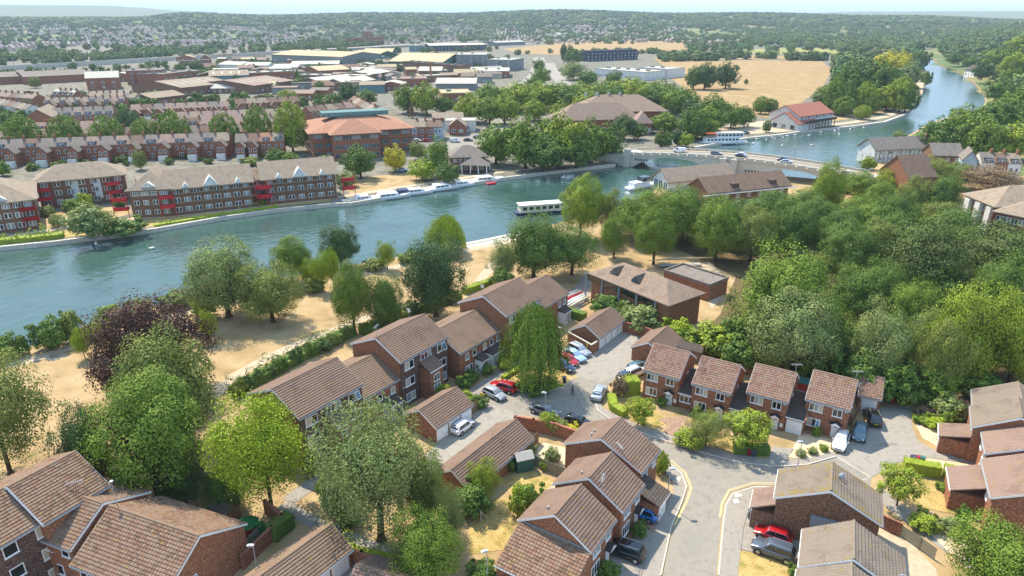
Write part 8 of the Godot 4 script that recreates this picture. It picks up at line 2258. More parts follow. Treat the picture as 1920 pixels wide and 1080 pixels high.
	# sheds and works: front eaves, depth, then ridge
	var sh := [
		["large grey warehouse with a pale ribbed roof", -225.2, -875.6, 29.1, 112.6, 70, 11, 15, "x", "sheet_grey", "sheet_cream"],
		["low grey shed in front of the large warehouse", -216.5, -795, -10.1, 50.1, 45, 6, 8, "x", "sheet_grey", "sheet_pale"],
		["white works units, left pair below the railway", -297.6, -776, 17.1, 29.3, 25, 6, 8.5, "x", "render_white", "sheet_pale"],
		["white works units, middle pair below the railway", -268.4, -763.9, 0, 24.6, 25, 6, 8.5, "x", "render_white", "sheet_pale"],
		["white works units, right pair with a gable end", -229.8, -734.2, 0, 25.3, 22, 6, 8.5, "x", "render_white", "sheet_pale"],
		["grey pavilion roofs at the left edge, first span", -441.5, -619, -42.2, 24.5, 35, 6, 9, "x", "brick", "slate"],
		["grey pavilion roofs at the left edge, second span", -420.2, -621, -45.1, 15.6, 35, 6, 9.5, "x", "brick", "slate"],
		["grey pavilion roof, third span", -407.5, -633, -41.8, 17.2, 35, 6, 9.5, "x", "brick", "slate"],
		["grey pavilion roof beside the glazed hall", -395.9, -644, -45, 16.8, 35, 6, 9.5, "x", "brick", "slate"],
		["brick hall with a glazed pale mono roof", -327.6, -570.3, -26.1, 22.8, 22, 9, 13, "x", "orange_brick", "sheet_pale"],
		["brick apartment block of three storeys beside the car park", -318.2, -619.3, -25.5, 28.3, 30, 11, 12, "f", "orange_brick", "slate"],
		["lower brick apartment block beside the dark round tree", -298.2, -613, -75.8, 36.5, 26, 9, 10, "f", "orange_brick", "slate"],
		["long brown works roof with rooflights, left", -252.1, -544.2, -63.2, 47.7, 55, 6, 9.5, "x", "brown_brick", "roof_beige"],
		["long pinkish works roof with rooflights, right", -209.3, -559, -69.8, 48.3, 55, 6, 9, "x", "brown_brick", "roof_pink"],
		["pale works roof behind the brown ones", -254.2, -641, -21, 32, 45, 6, 9, "x", "sheet_teal", "roof_beige"],
		["long brick works building with a row of windows", -224.9, -651, -35.9, 48.4, 16, 7, 8, "f", "orange_brick", "sheet_pale"],
		["yellow-roofed works shed beside the long brick unit", -178.2, -685.6, -40.4, 31.7, 35, 7, 10, "x", "orange_brick", "sheet_cream"],
		["low brick unit with a long window band", -166.4, -642.7, 7.2, 47.1, 14, 5, 6, "f", "brown_brick", "sheet_pale"],
		["white-roofed works, left span beside the tree", -152.8, -589, 30.9, 28.1, 40, 5, 8, "z", "brown_brick", "sheet_pale"],
		["white-roofed works, right span beside the tree", -132.4, -578.3, 24, 22.7, 40, 5, 8, "z", "brown_brick", "sheet_pale"],
		["small brown-roofed shed by the car park", -235, -467.1, -64.1, 24.9, 22, 5, 7.5, "x", "brown_brick", "roof_beige"],
		["green shed with a pale roof, farther of two", -181.5, -992.4, 0, 39.5, 40, 9, 13, "x", "sheet_green", "sheet_cream"],
		["green shed with a pale roof, nearer of two", -179.4, -931.8, 32.8, 48.3, 35, 9, 13, "x", "sheet_green", "sheet_cream"],
		["teal shed with a grey-green roof", -167.7, -889, 41, 34.4, 30, 6, 9, "x", "sheet_teal", "sheet_teal"],
		["very large pale ridged works roof", -92.1, -799.6, 16.9, 63, 75, 9, 16, "x", "sheet_green", "sheet_cream"],
		["tall windowless grey-green box", -44.7, -806, 0, 33.6, 45, 15, 16, "f", "sheet_grey", "sheet_pale"],
		["lower grey box beside the tall windowless one", -6.8, -780.4, 20, 27.8, 40, 11, 12, "f", "sheet_grey", "sheet_pale"],
		["old brick mill with rows of windows", -76.9, -719.4, 46.6, 90.2, 16, 10, 11, "f", "brown_brick", "roof_dark"],
		["broad white flat-roofed warehouse by the carriageway", -28.5, -693.4, 0, 52, 48, 6, 7, "f", "orange_brick", "sheet_pale"],
		["white sawtooth-roofed works with roof panels", -44, -570.4, 0, 31.3, 30, 5, 8, "x", "sheet_grey", "sheet_pale"],
		["beige flat-roofed building with a brick base", -36.9, -455, -9.8, 18.8, 25, 9, 10, "f", "brick", "sheet_cream"],
		["teal-walled shed behind the grove", -107.9, -545.3, -13.7, 18.1, 25, 6, 7.5, "x", "sheet_teal", "roof_beige"],
		["brick works with a pale roof beside the mast", -133.3, -619.5, 0, 24.1, 25, 7, 8, "f", "orange_brick", "sheet_pale"],
		["brick works with a grey roof beside the yard", -130.7, -641.9, -70.7, 39.2, 30, 7, 9, "x", "brown_brick", "sheet_pale"],
		["pink-roofed works before the chimney", -86.1, -597, -10.1, 29.1, 25, 6, 7, "f", "orange_brick", "roof_pink"],
		["white-roofed works behind the chimney", -75.8, -672, 0, 21.2, 20, 7, 10, "x", "brown_brick", "sheet_pale"],
		["low grey works among the yards", -137.1, -744.6, -35.5, 26.9, 25, 5, 7, "x", "brown_brick", "roof_beige"],
		["station building with glass front", -155.7, -1197, 0, 26.2, 20, 9, 10, "f", "sheet_teal", "sheet_pale"],
		["long station canopy roof", -97.2, -1223, -26.6, 100.9, 30, 9, 12, "x", "dark_cladding", "sheet_pale"],
		["dark three-storey office on the meadow edge", 126.3, -953.1, -31.2, 85.7, 22, 12, 13, "f", "dark_cladding", "dark_cladding"],
		["white low school building, nearer half", 110.7, -675.9, 49.4, 62, 30, 7, 8, "f", "render_white", "sheet_pale"],
		["white low school building, farther half", 143.9, -686.4, 47.8, 33.5, 28, 8, 9, "f", "render_white", "sheet_pale"],
		["pink brick block beyond the railway", -295.5, -1459.6, -55.7, 88.2, 20, 14, 15, "f", "orange_brick", "slate"],
		["taller pink brick block beyond the railway", -280.1, -1411.2, 0, 14.4, 18, 26, 27, "f", "orange_brick", "slate"],
		["long low shed beyond the dry field", -11.1, -1461.4, -46.1, 84.5, 25, 6, 8, "x", "sheet_grey", "sheet_pale"],
		["pale shed beyond the dry field", 133.5, -2111.2, -50.2, 83.9, 30, 7, 10, "x", "sheet_pale", "sheet_pale"],
		["filling station canopy and shop", -26.3, -354.6, 0, 15.2, 12, 5, 6, "f", "render_white", "sheet_pale"],
		["white-roofed unit behind the filling station", -33.8, -366.1, -7.4, 15.4, 10, 5, 7, "x", "brown_brick", "roof_beige"],
		["small brick lodge beside the filling station", -26.7, -342.2, 0, 7.8, 9, 4.5, 7.5, "z", "orange_brick", "roof_beige"]]
	for i in sh.size():
		var s: Array = sh[i]
		var l: float = s[4]
		var n := maxi(2, int(l / 6.0))
		var rw := []
		if s[8] in ["f"] or s[9] in ["orange_brick", "render_white", "dark_cladding", "brown_brick"]:
			for k in maxi(1, int(s[6] / 3.6)):
				rw.append([1.2 + k * 3.5, n, 2.2, 1.6, 2])
		var called := "works_building"
		if "office" in s[0] or "apartment" in s[0]:
			called = "apartment_block" if "apartment" in s[0] else "office_building"
		elif "school" in s[0]:
			called = "school_building"
		elif "shed" in s[0] or "warehouse" in s[0]:
			called = "warehouse"
		var o := block(called, s[0], "building", s[1], s[2], s[3], l, s[5], s[6], s[7], s[8], s[9], s[10], rw, [], "", 0.5)
		if s[8] == "x" and l > 30.0 and s[10] != "slate":
			var hw: float = s[5] / 2
			var slope: float = (s[7] - s[6]) / hw
			for k in int(l / 7.0):
				var p := -l / 2 + 3.5 + k * 7.0
				part("rooflight", MB.new().slab([Vector2(hw * 0.25, s[7] - hw * 0.25 * slope + 0.34), Vector2(hw * 0.7, s[7] - hw * 0.7 * slope + 0.34), Vector2(hw * 0.7, s[7] - hw * 0.7 * slope + 0.42), Vector2(hw * 0.25, s[7] - hw * 0.25 * slope + 0.42)], -p - 0.7, -p + 0.7, Transform3D(Basis(Vector3.BACK, Vector3.UP, Vector3.LEFT), Vector3.ZERO)).mesh(), mat.sheet_pale, o)
		elif s[8] == "f" and l > 18.0:
			for k in int(l / 12.0):
				part("roof_plant", MB.new().box(Vector3(-l / 2 + 4 + k * 12.0, s[6] + 0.25, -1.5), Vector3(-l / 2 + 7 + k * 12.0, s[6] + 1.5, 1.5)).mesh(), mat.sheet_grey, o)
	# the small units that fill the yards
	var yards := [["by the railway", [-424, -936, -397, -932, -385, -970, -348, -916, -336, -958, -297, -941, -275, -940, -259, -964, -223, -914]], ["behind the great pale roof", [-214, -994, -197, -1050, -162, -1006, -148, -1052, -109, -1015, -82, -984, -56, -981, -35, -990]], ["below the large warehouse", [-326, -764, -317, -804, -301, -798, -268, -787, -253, -794, -232, -790, -210, -780, -183, -765, -162, -764]], ["round the mill", [-170, -746, -160, -784, -131, -747, -114, -765, -98, -782, -74, -765]], ["among the long roofs", [-312, -689, -275, -655, -267, -662, -255, -685, -231, -663, -217, -689, -201, -689, -179, -679, -155, -656, -141, -655]], ["round the factory chimney", [-123, -701, -100, -703, -82, -688, -59, -698, -43, -671, -21, -668]], ["above the grove", [-163, -564, -148, -561, -129, -559, -113, -558, -94, -561]], ["by the small terrace", [-147, -496, -136, -505]], ["before the mill", [-154, -854, -140, -884, -113, -850, -94, -848, -65, -881, -40, -857, -16, -863]], ["between railway and white units", [-384, -852, -369, -864, -357, -887, -326, -889, -304, -876, -283, -875, -260, -858, -248, -888, -226, -886]], ["below the yellow roof", [-281, -704, -272, -731, -244, -701, -231, -713, -209, -712, -191, -711, -171, -712, -149, -715]], ["beside the great pale roof", [-219, -929, -179, -906, -159, -882, -132, -893, -107, -917, -86, -886]], ["below the factory chimney", [-122, -631, -106, -633, -84, -626, -68, -638, -58, -648, -38, -638, -25, -627]], ["by the broad white warehouse", [-48, -704, -34, -719, -18, -716]], ["above the brown-roofed terrace", [-237, -546, -218, -538, -205, -551, -193, -552, -171, -535]], ["round the teal shed", [-152, -642, -136, -663, -110, -654]], ["beside the small car park", [-349, -640, -331, -641, -312, -640]]]
	var yr := RandomNumberGenerator.new()
	yr.seed = 12
	for y in yards:
		for i in y[1].size() / 2:
			var p := Vector2(y[1][i * 2], y[1][i * 2 + 1])
			var bl := yr.randf_range(10.0, 24.0)
			block("works_unit", "%s small works unit from the left in the yards %s" % [NTH[i], y[0]], "building", p.x, p.y, yr.randf_range(-24.0, 4.0), bl, yr.randf_range(9.0, 18.0), yr.randf_range(3.5, 6.0), yr.randf_range(6.0, 8.0), ["x", "f", "x", "z"][yr.randi() % 4], ["brick", "orange_brick", "brown_brick", "sheet_grey", "render_cream"][yr.randi() % 5], ["sheet_pale", "roof_beige", "roof_pink", "slate", "sheet_cream", "roof_brown"][yr.randi() % 6], [[1.0, 4, 1.8, 1.6, 2]], [], "small units among the works yards", 0.3)
	one("factory_chimney", MB.new().cyl(Vector3(0, 0, 0), Vector3(0, 16, 0), 1.1, 0.8, 10).cyl(Vector3(0, 16, 0), Vector3(0, 16.6, 0), 1.0, 1.0, 10).mesh(), mat.brick, "round brick factory chimney among the white roofs", "chimney", Vector3(-72.78, 0, -638.18))
	# theatre with the great brown roofs
	var th := block("theatre", "brick theatre with a great brown hipped roof, rear range", "theatre", 56, -369.2, -2.7, 45.3, 24, 9, 16, "h", "orange_brick", "roof_taupe", [], [[4.0, 2, 1.4, 1.6, 2]], "", 1.2)
	for k in 4:
		part("roof_vent", MB.new().box(Vector3(-18 + k * 6.0, 15.0, -0.5), Vector3(-17 + k * 6.0, 17.2, 0.5)).mesh(), mat.galvanised, th)
	block("theatre", "front range of the theatre with a long brown roof behind the planes", "theatre", 42.2, -354.2, -10.5, 41.3, 18, 6.5, 13.5, "h", "orange_brick", "roof_taupe", [[1.0, 10, 2.0, 1.8, 2]], [], "", 1.2)
	block("theatre", "small hipped entrance of the theatre beside the clipped trees", "theatre", 64.3, -345.6, 0, 7.8, 12, 5.5, 10.5, "h", "orange_brick", "roof_pink", [[1.0, 4, 2.0, 2.2, 2]], [], "", 0.9)
	# riverside pub and pavilion
	block("riverside_pub", "brick riverside pub with a low grey hipped roof", "pub", -17, -258.7, -9.4, 12.7, 10, 5.5, 9, "h", "brown_brick", "slate", [[0.6, 6, 1.4, 2.0, 2], [3.6, 6, 1.2, 1.2, 2]], [], "", 0.9)
	var pv := thing("pavilion", "open pavilion with a pyramid roof on white posts by the quay", "pavilion", Vector3(-13.36, 0, -253.3), 8)
	var rp := MB.new()
	for i in 4:
		var a := [Vector3(-5.4, 3.2, -4.4), Vector3(5.4, 3.2, -4.4), Vector3(5.4, 3.2, 4.4), Vector3(-5.4, 3.2, 4.4)]
		rp.t(a[(i + 1) % 4], a[i], Vector3(0, 6.2, 0))
	part("roof", rp.mesh(), mat.slate, pv)
	for x in [-4.6, -1.5, 1.5, 4.6]:
		for z in [-3.6, 3.6]:
			part("post", MB.new().box(Vector3(x - 0.16, 0, z - 0.16), Vector3(x + 0.16, 3.3, z + 0.16)).mesh(), mat.white_paint, pv)
	# boathouse on the meadow
	var mh := block("boathouse", "white boathouse with a red roof on the meadow quay", "boathouse", 153.1, -369.9, -34.6, 29.2, 18, 6.6, 11.2, "x", "render_white", "roof_red", [[5.0, 9, 2.0, 1.7, 3, Color(0.7, 0.72, 0.7)]], [], "", 0.5)
	for k in 9:
		part("balcony_post", MB.new().box(Vector3(-11 + k * 2.75, 0, 12.6), Vector3(-10.7 + k * 2.75, 3.8, 12.9)).mesh(), mat.timber, mh)
	part("balcony", MB.new().box(Vector3(-12, 3.8, 10.0), Vector3(12.5, 4.1, 13.0)).box(Vector3(-12, 4.1, 12.8), Vector3(12.5, 5.0, 13.0)).mesh(), mat.dark_trim, mh)
	block("boathouse", "low white gabled boat shed beside the red-roofed boathouse", "boathouse", 146.3, -361.7, 55.7, 16.1, 16, 3.4, 8.2, "z", "render_white", "roof_red", [[0.3, 3, 2.8, 2.4, 1]], [], "", 0.5)
	# boathouses by the bridge
	var yb := block("boathouse", "long brown-roofed boathouse with white eaves by the bridge", "boathouse", 70.2, -207.8, -20.6, 29.4, 10, 5.6, 8.9, "x", "brown_brick", "roof_brown", [[0.6, 7, 1.8, 1.6, 2], [3.1, 7, 1.4, 1.2, 2]], [], "", 0.7)
	for x in [-5.0, 9.0]:
		part("dormer", MB.new().box(Vector3(x - 1.2, 6.2, 2.0), Vector3(x + 1.2, 7.4, 4.6)).mesh(), mat.roof_dark, yb)
	part("fascia", MB.new().box(Vector3(-17.2, 4.75, 5.75), Vector3(17.2, 5.1, 5.9)).mesh(), mat.white_paint, yb)
	var wb := block("boathouse", "white glazed boathouse with a pale roof at the water's edge", "boathouse", 62.2, -231.1, -21.8, 26.3, 9, 3.3, 6.6, "x", "render_white", "roof_beige", [], [[0.3, 3, 2.2, 2.6, 2]], "", 0.6)
	wb.set_meta("category", "boathouse")
	# houses by the bridge's right-hand end
	var th2 := block("half_timbered_house", "half-timbered house with a long grey roof by the water", "house", 155.9, -278.5, -12.6, 27, 10, 5, 8.6, "x", "render_white", "slate", [[0.6, 6, 1.4, 1.4, 2], [3.0, 6, 1.4, 1.3, 2]], [], "", 0.6)
	for k in 14:
		part("timber", MB.new().box(Vector3(-13.6 + k * 2.0, 0.2, 5.0), Vector3(-13.4 + k * 2.0, 4.8, 5.08)).mesh(), mat.dark_trim, th2)
	chimney(th2, Vector3(11.5, 7.8, 1.5), 2.2)
	block("stone_house", "grey-roofed house with a small dormer beside the half-timbered one", "house", 162.7, -258.7, 5.9, 10.1, 10, 6, 9.5, "x", "brown_brick", "slate", [[0.8, 3, 1.4, 1.5, 2], [3.7, 3, 1.2, 1.3, 2]], [], "", 0.5)
	block("white_house", "tall white gabled house at the end of the white terrace", "house", 161.9, -242, 25.3, 4.4, 10, 7.5, 10.5, "z", "render_blue", "slate", [[1.0, 2, 1.3, 1.7, 2], [4.4, 2, 1.2, 1.6, 2]], [], "", 0.4)
	terrace(A.call(165.4, -242.28), A.call(177.29, -239.26), 3, 9, 6.4, 9.2, "render_white", "slate", "the white terrace above the brownish tree", 3, "white terrace houses by the wood")
	block("brick_mill_house", "steep brick gable with a tall tiled roof by the bridge end", "house", 125.1, -213.7, 79.3, 12.7, 10, 8, 13.6, "z", "brick", "roof_brown", [[1.0, 2, 1.4, 2.0, 2]], [[1.0, 3, 1.4, 2.0, 2]], "", 0.3)
	var tr := thing("roof_terrace", "timber roof terrace with rails beside the steep brick gable", "terrace", Vector3(116.11, 0, -218.68), 20)
	part("base", MB.new().box(Vector3(-5, 0, -5), Vector3(5, 4.6, 4)).mesh(), mat.brick, tr)
	for k in 4:
		part("rail", MB.new().box(Vector3(-5, 4.75 + k * 0.3, 3.9), Vector3(5, 4.85 + k * 0.3, 4.0)).mesh(), mat.timber, tr)
	var x5 := block("apartment_block", "brick apartment block with white bays at the right-hand edge", "flats", 132.1, -176.3, 91.7, 13, 16, 8.8, 12.8, "h", "orange_brick", "roof_beige", [[0.8, 4, 1.4, 1.6, 2], [3.6, 4, 1.4, 1.6, 2], [6.4, 4, 1.4, 1.5, 2]], [[3.6, 4, 1.6, 1.5, 2], [6.4, 4, 1.6, 1.5, 2]], "", 0.8)
	for k in 3:
		part("bay", MB.new().box(Vector3(-5.2 + k * 4.6, 0, 8.0), Vector3(-3.2 + k * 4.6, 8.2, 8.9)).mesh(), mat.render_white, x5)
	block("apartment_block", "nearer wing of the white-bayed apartment block", "flats", 130.6, -163.8, 55.4, 13.7, 14, 8.8, 12.8, "h", "orange_brick", "roof_beige", [[6.4, 8, 1.6, 1.5, 2]], [], "", 0.8)
	block("boathouse", "little white boathouse with a dark roof on the far right bank", "boathouse", 446.9, -686.1, 95, 21.1, 12, 6, 10, "x", "render_white", "roof_dark", [[1.0, 4, 2.0, 2.0, 2], [3.8, 4, 2.0, 1.6, 2]], [], "", 0.6)
	build_bridge()
	build_boats()
	build_traffic()
	# railway
	strip("railway", [-606.46, -731.2, -555.86, -776.19, -501.61, -864.45, -448.32, -974.68, -363.38, -1116.23, -250.29, -1304.68, -70.63, -1600.14, 50.13, -1705.04], 26.0, 3.5, "old_asphalt", 4.0)
	strip("railway_parapet", [-598.03, -720.73, -547.68, -764.44, -493.42, -849.99, -440.11, -956.43, -361.76, -1090.94], 1.4, 5.0, "concrete", 5.0)
	for i in 16:
		var p := Vector2(-550.97, -753.04).lerp(Vector2(-356.44, -1069.72), i / 15.0)
		var gm := thing("catenary_mast", "%s catenary mast from the left along the railway" % NTH[i], "mast", Vector3(p.x, 3.5, p.y), -25, "catenary masts along the railway")
		part("post", MB.new().box(Vector3(-0.2, 0, -0.2), Vector3(0.2, 8.5, 0.2)).mesh(), mat.lead, gm)
		part("arm", MB.new().box(Vector3(-0.15, 7.4, -6), Vector3(0.15, 7.8, 0)).mesh(), mat.lead, gm)
	# woods, gardens and far streets
	var r := RandomNumberGenerator.new()
	r.seed = 99
	var hm := MB.new()
	hm.k = Color(0.40, 0.30, 0.24)
	hm.slab([Vector2(-4.2, -2), Vector2(4.2, -2), Vector2(4.2, 5), Vector2(0, 8.2), Vector2(-4.2, 5)], -4.0, 4.0)
	hm.k = Color(0.27, 0.20, 0.165)
	hm.slab([Vector2(0, 8.5), Vector2(4.6, 5), Vector2(4.6, 4.7), Vector2(0, 8.2), Vector2(-4.6, 4.7), Vector2(-4.6, 5)], -4.2, 4.2)
	hm.k = Color(0.52, 0.48, 0.42)
	hm.box(Vector3(-3.2, 0.2, 3.95), Vector3(3.2, 4.6, 4.06))
	var hmesh := hm.mesh()
	var far_lab := func(x: float, z: float) -> float: return far_height(x, z) if z < -1290 else 0.0
	scatter("distant_houses", hmesh, mat.far_window, 420, [-867.01, -1149.51, -587.02, -1262.16, -317.82, -1600.14, -383.78, -2011.99, -776.9, -1600.14, -1070.56, -1424.43], 1, 1, 1, far_lab, r, 0.75, true)
	scatter("distant_houses", hmesh, mat.far_window, 520, [-932.38, -1668.6, -404.32, -2120.81, -98.58, -2241.93, -127.39, -2903.42, -1503.73, -2704.27], 1, 1, 1, far_lab, r, 0.75, true)
	scatter("distant_houses", hmesh, mat.far_window, 260, [-88.56, -2011.99, 509.33, -2241.93, 691.5, -3263.42, -137.43, -3133.96], 1, 1, 1, far_lab, r, 0.75, true)
	scatter("distant_houses", hmesh, mat.far_window, 160, [-1300.42, -1668.6, -1181.85, -2120.81, -1613.59, -2903.42, -2097.3, -2704.27], 1, 1, 1, far_lab, r, 0.75, true)
	var wa: Mesh = cache.wood_a[0]
	var wd: Mesh = cache.wood_b[0]
	var lf: Material = mat.leaf_far
	scatter("distant_wood", wa, lf, 430, [-620.74, -800.76, -547.01, -854.76, -458.2, -1013.31, -374.01, -1149.51, -254.5, -1327.02, -271.51, -1537.01, -511.36, -1283.07, -700.29, -1100.29, -781.19, -1013.31], 7, 13, 1.15, flat, r)
	scatter("distant_wood", wd, lf, 520, [-871.27, -1132.63, -587.02, -1262.16, -306.05, -1600.14, 0, -1743.1, 0, -2903.42, -1305.87, -2704.27, -1708.7, -2241.93], 7, 13, 1.1, far_lab, r)
	scatter("distant_wood", wd, lf, 420, [-376.68, -1600.14, 0, -1824.46, 477.61, -1913.69, 778.77, -3133.96, -679.41, -2903.42], 7, 13, 1.2, far_lab, r)
	scatter("distant_houses", hmesh, mat.far_window, 300, [-392.58, -1668.6, 0, -1913.69, 513.17, -2120.81, 727.2, -3014.32, -633.15, -2704.27], 1, 1, 1, far_lab, r, 0.75, true)
	scatter("distant_houses", hmesh, mat.far_window, 900, [-1900, -2600, 300, -2600, 500, -1500, -900, -1450], 1, 1, 1, far_lab, r, 0.75, true)
	scatter("distant_wood", wd, lf, 900, [-2000, -2700, 900, -2700, 700, -1500, -1000, -1450], 7, 13, 1.3, far_lab, r, 0.8)
	scatter("distant_wood", wa, lf, 1500, [700, -2600, 2300, -2600, 1300, -1300, 560, -1320], 8, 15, 1.5, far_lab, r, 0.8)
	scatter("distant_houses", hmesh, mat.far_window, 500, [-2295.16, -2704.27, -595.53, -3133.96, 755.86, -3133.96, 989.95, -4111.19, -779.96, -4111.19, -3479.83, -4111.19], 1, 1, 1, far_lab, r, 0.75, true)
	scatter("dry_grass_tufts", cache.tuft, mat.dry_blade, 8000, [-65.69, -72.78, -83.35, -98.12, -77.93, -103.35, -65.22, -121.14, -45.2, -134.17, -22.29, -149.09, -2.69, -164.12, 13.23, -160.74, 19.81, -149.09, -6.78, -134.17, -26.54, -119.13, -37.53, -107.78, -43.84, -94.65, -46.22, -88.28, -53.26, -75.05], 0.7, 1.5, 1.2, flat, r, 0.6)
	scatter("dry_grass_tufts", cache.tuft, mat.dry_blade, 3500, [-26.26, -64.66, -24.21, -71.14, -16.62, -66.56, -11.52, -57.83, -15.12, -58.63], 0.6, 1.2, 1.2, flat, r, 0.6)
	scatter("distant_wood", wa, lf, 260, [-76.85, -1743.1, 455.58, -1824.46, 749.24, -3014.32, -137.43, -3133.96], 8, 14, 1.2, far_lab, r)
	scatter("distant_wood", wd, lf, 1500, [-2334.1, -2530.51, -1013.68, -3014.32, 749.24, -3014.32, 1360.93, -5186.44, -1738.96, -5186.44, -4763.25, -5186.44], 9, 15, 1.2, far_lab, r)
	scatter("distant_wood", wa, lf, 420, [265, -1084.79, 363.38, -1116.23, 417.58, -1084.79, 528.55, -1116.23, 763.51, -1327.02, 1180.86, -2011.99, 528.72, -2120.81, 312.5, -1283.07], 9, 16, 1.25, far_lab, r)
	scatter("distant_wood", wd, lf, 130, [190.61, -916.34, 324.55, -950.49, 398.24, -916.34, 428.35, -987.23, 262.16, -1040.76, 206.56, -1013.31], 7, 12, 1.3, flat, r)
	scatter("distant_wood", wa, lf, 70, [0, -1069.72, 109.4, -1055.05, 231.24, -1116.23, 241.54, -1166.9, 33.51, -1132.63], 6, 10, 1.2, flat, r)
	scatter("distant_wood", wa, lf, 110, [-70.63, -1600.14, 413.58, -1705.04, 442.18, -1824.46, -75.2, -1705.04], 6, 11, 1.2, flat, r)
	scatter("garden_greenery", cache.wood_b[0], mat.leaf_mid, 300, [-270.23, -343.49, -123.67, -384.17, -103.32, -437.67, -120.47, -497.16, -248.48, -497.16, -402.25, -521.8], 2.5, 6.5, 1.2, flat, r)
	scatter("garden_greenery", cache.wood_a[0], mat.leaf_mid, 110, [-228.55, -287.2, -124.52, -302.17, -99.89, -306.15, -90.62, -275.74, -136.33, -263.06, -201.38, -250.5], 1.6, 3.5, 1.3, flat, r)
	scatter("garden_greenery", cache.wood_a[0], mat.leaf_mid, 360, [-496.6, -649.23, -233.52, -552.98, -103.8, -574.36, 0, -649.23, 0, -987.23, -200.48, -1040.76, -552.1, -724.19], 3.5, 9.0, 1.1, flat, r)
	scatter("distant_wood", wd, lf, 40, [-335.1, -1132.63, -189.39, -1283.07, -18.94, -1283.07, -17.51, -1184.8, -170, -1149.51], 6, 10, 1.2, flat, r)
	scatter("distant_wood", wa, lf, 1500, [589.43, -987.23, 530.31, -835.99, 464.43, -697.41, 364.39, -521.8, 309.43, -424.87, 339.53, -327.57, 691.82, -597.38, 1577.33, -1600.14, 1380.11, -2241.93, 1005.5, -1743.1], 11, 18, 1.1, hill_height, r, 0.85)
	scatter("distant_wood", wd, lf, 60, [375.66, -826.9, 636.7, -1132.63, 471.11, -826.9, 345.79, -622.26, 272.36, -514.52, 222.45, -480.89], 14, 20, 1.1, flat, r)
	var ring := []
	for i in 13:
		var a := -0.92 + i * 1.84 / 12
		ring += [a * 4300.0, -4300.0]
	for i in 13:
		var a := 0.92 - i * 1.84 / 12
		ring += [a * 2500.0, -2500.0]
	scatter("distant_wood", wd, lf, 9000, ring, 12, 18, 1.9, far_height, r, 0.8)


func build_bridge() -> void:
	var o := thing("river_bridge", "pale concrete road bridge of two arches across the river", "bridge", Vector3(44.7, 0, -268.4), 31)
	var l := 84.0
	var top := func(x: float) -> float: return 3.5 + 2.3 * sin(PI * clampf(x / l, 0.0, 1.0))
	var out := [Vector2(-14, -2), Vector2(-14, 2.6)]
	for i in 25:
		var x := i * l / 24
		out.append(Vector2(x, top.call(x)))
	out += [Vector2(l + 16, 2.6), Vector2(l + 16, -2)]
	for a in [[79.0, 44.0], [37.0, 3.0]]:
		out.append(Vector2(a[0], -2))
		for i in 13:
			var f := i / 12.0
			out.append(Vector2(lerpf(a[0], a[1], f), -0.9 + 5.0 * sin(PI * f) ** 0.75))
		out.append(Vector2(a[1], -2))
	part("arches", MB.new().slab(out, -12.0, 0.0).mesh(), mat.concrete, o)
	for z in [0.05, -12.35]:
		var p := MB.new()
		for i in 24:
			var x := i * l / 24
			var y: float = top.call(x + l / 48)
			p.box(Vector3(x + 0.25, y - 0.2, z), Vector3(x + l / 24 - 0.25, y + 0.75, z + 0.3))
			p.box(Vector3(x, y + 0.75, z - 0.05), Vector3(x + l / 24, y + 0.98, z + 0.35))
		part("parapet", p.mesh(), mat.concrete, o)
	var dk := MB.new()
	var wk := MB.new()
	for i in 26:
		var x0 := -14.0 + i * (l + 30) / 26
		var x1 := x0 + (l + 30) / 26
		var y0: float = (top.call(x0) if x0 > 0 and x0 < l else 2.6 + 0.8 * clampf(1.0 - absf(x0 - l / 2) / (l / 2 + 15), 0, 1)) + 0.02
		var y1: float = (top.call(x1) if x1 > 0 and x1 < l else 2.6 + 0.8 * clampf(1.0 - absf(x1 - l / 2) / (l / 2 + 15), 0, 1)) + 0.02
		dk.q(Vector3(x0, y0, -9.8), Vector3(x0, y0, -2.2), Vector3(x1, y1, -2.2), Vector3(x1, y1, -9.8))
		for z in [[-12, -9.8], [-2.2, 0.0]]:
			wk.q(Vector3(x0, y0 + 0.14, z[0]), Vector3(x0, y0 + 0.14, z[1]), Vector3(x1, y1 + 0.14, z[1]), Vector3(x1, y1 + 0.14, z[0]))
	part("roadway", dk.mesh(), mat.old_asphalt, o)
	part("footway", wk.mesh(), mat.flagstone, o)
	for x in [1.0, 38.0, 42.0, 79.0]:
		part("pier", MB.new().box(Vector3(x - 1.2, -2, 0.0), Vector3(x + 1.2, 6.0, 1.6)).mesh(), mat.concrete, o)
	for a in [[4.0, 1], [30.0, 1], [46.0, 1], [70.0, 1]]:
		for k in 5:
			part("opening", MB.new().box(Vector3(a[0] + k * 1.1, 1.7, -0.1), Vector3(a[0] + k * 1.1 + 0.55, 2.6, 0.06)).mesh(), mat.dark_trim, o)
	for i in 4:
		var x: float = [2.0, 40.0, 60.0, 82.0][i]
		var p := o.transform * Vector3(x, 3.6, -12.4 if i else -12.4)
		lamp_post("%s lamp standard from the left on the far side of the bridge" % NTH[i], p.x, p.z, 6.5, 120, "lamp_green", 3.6)


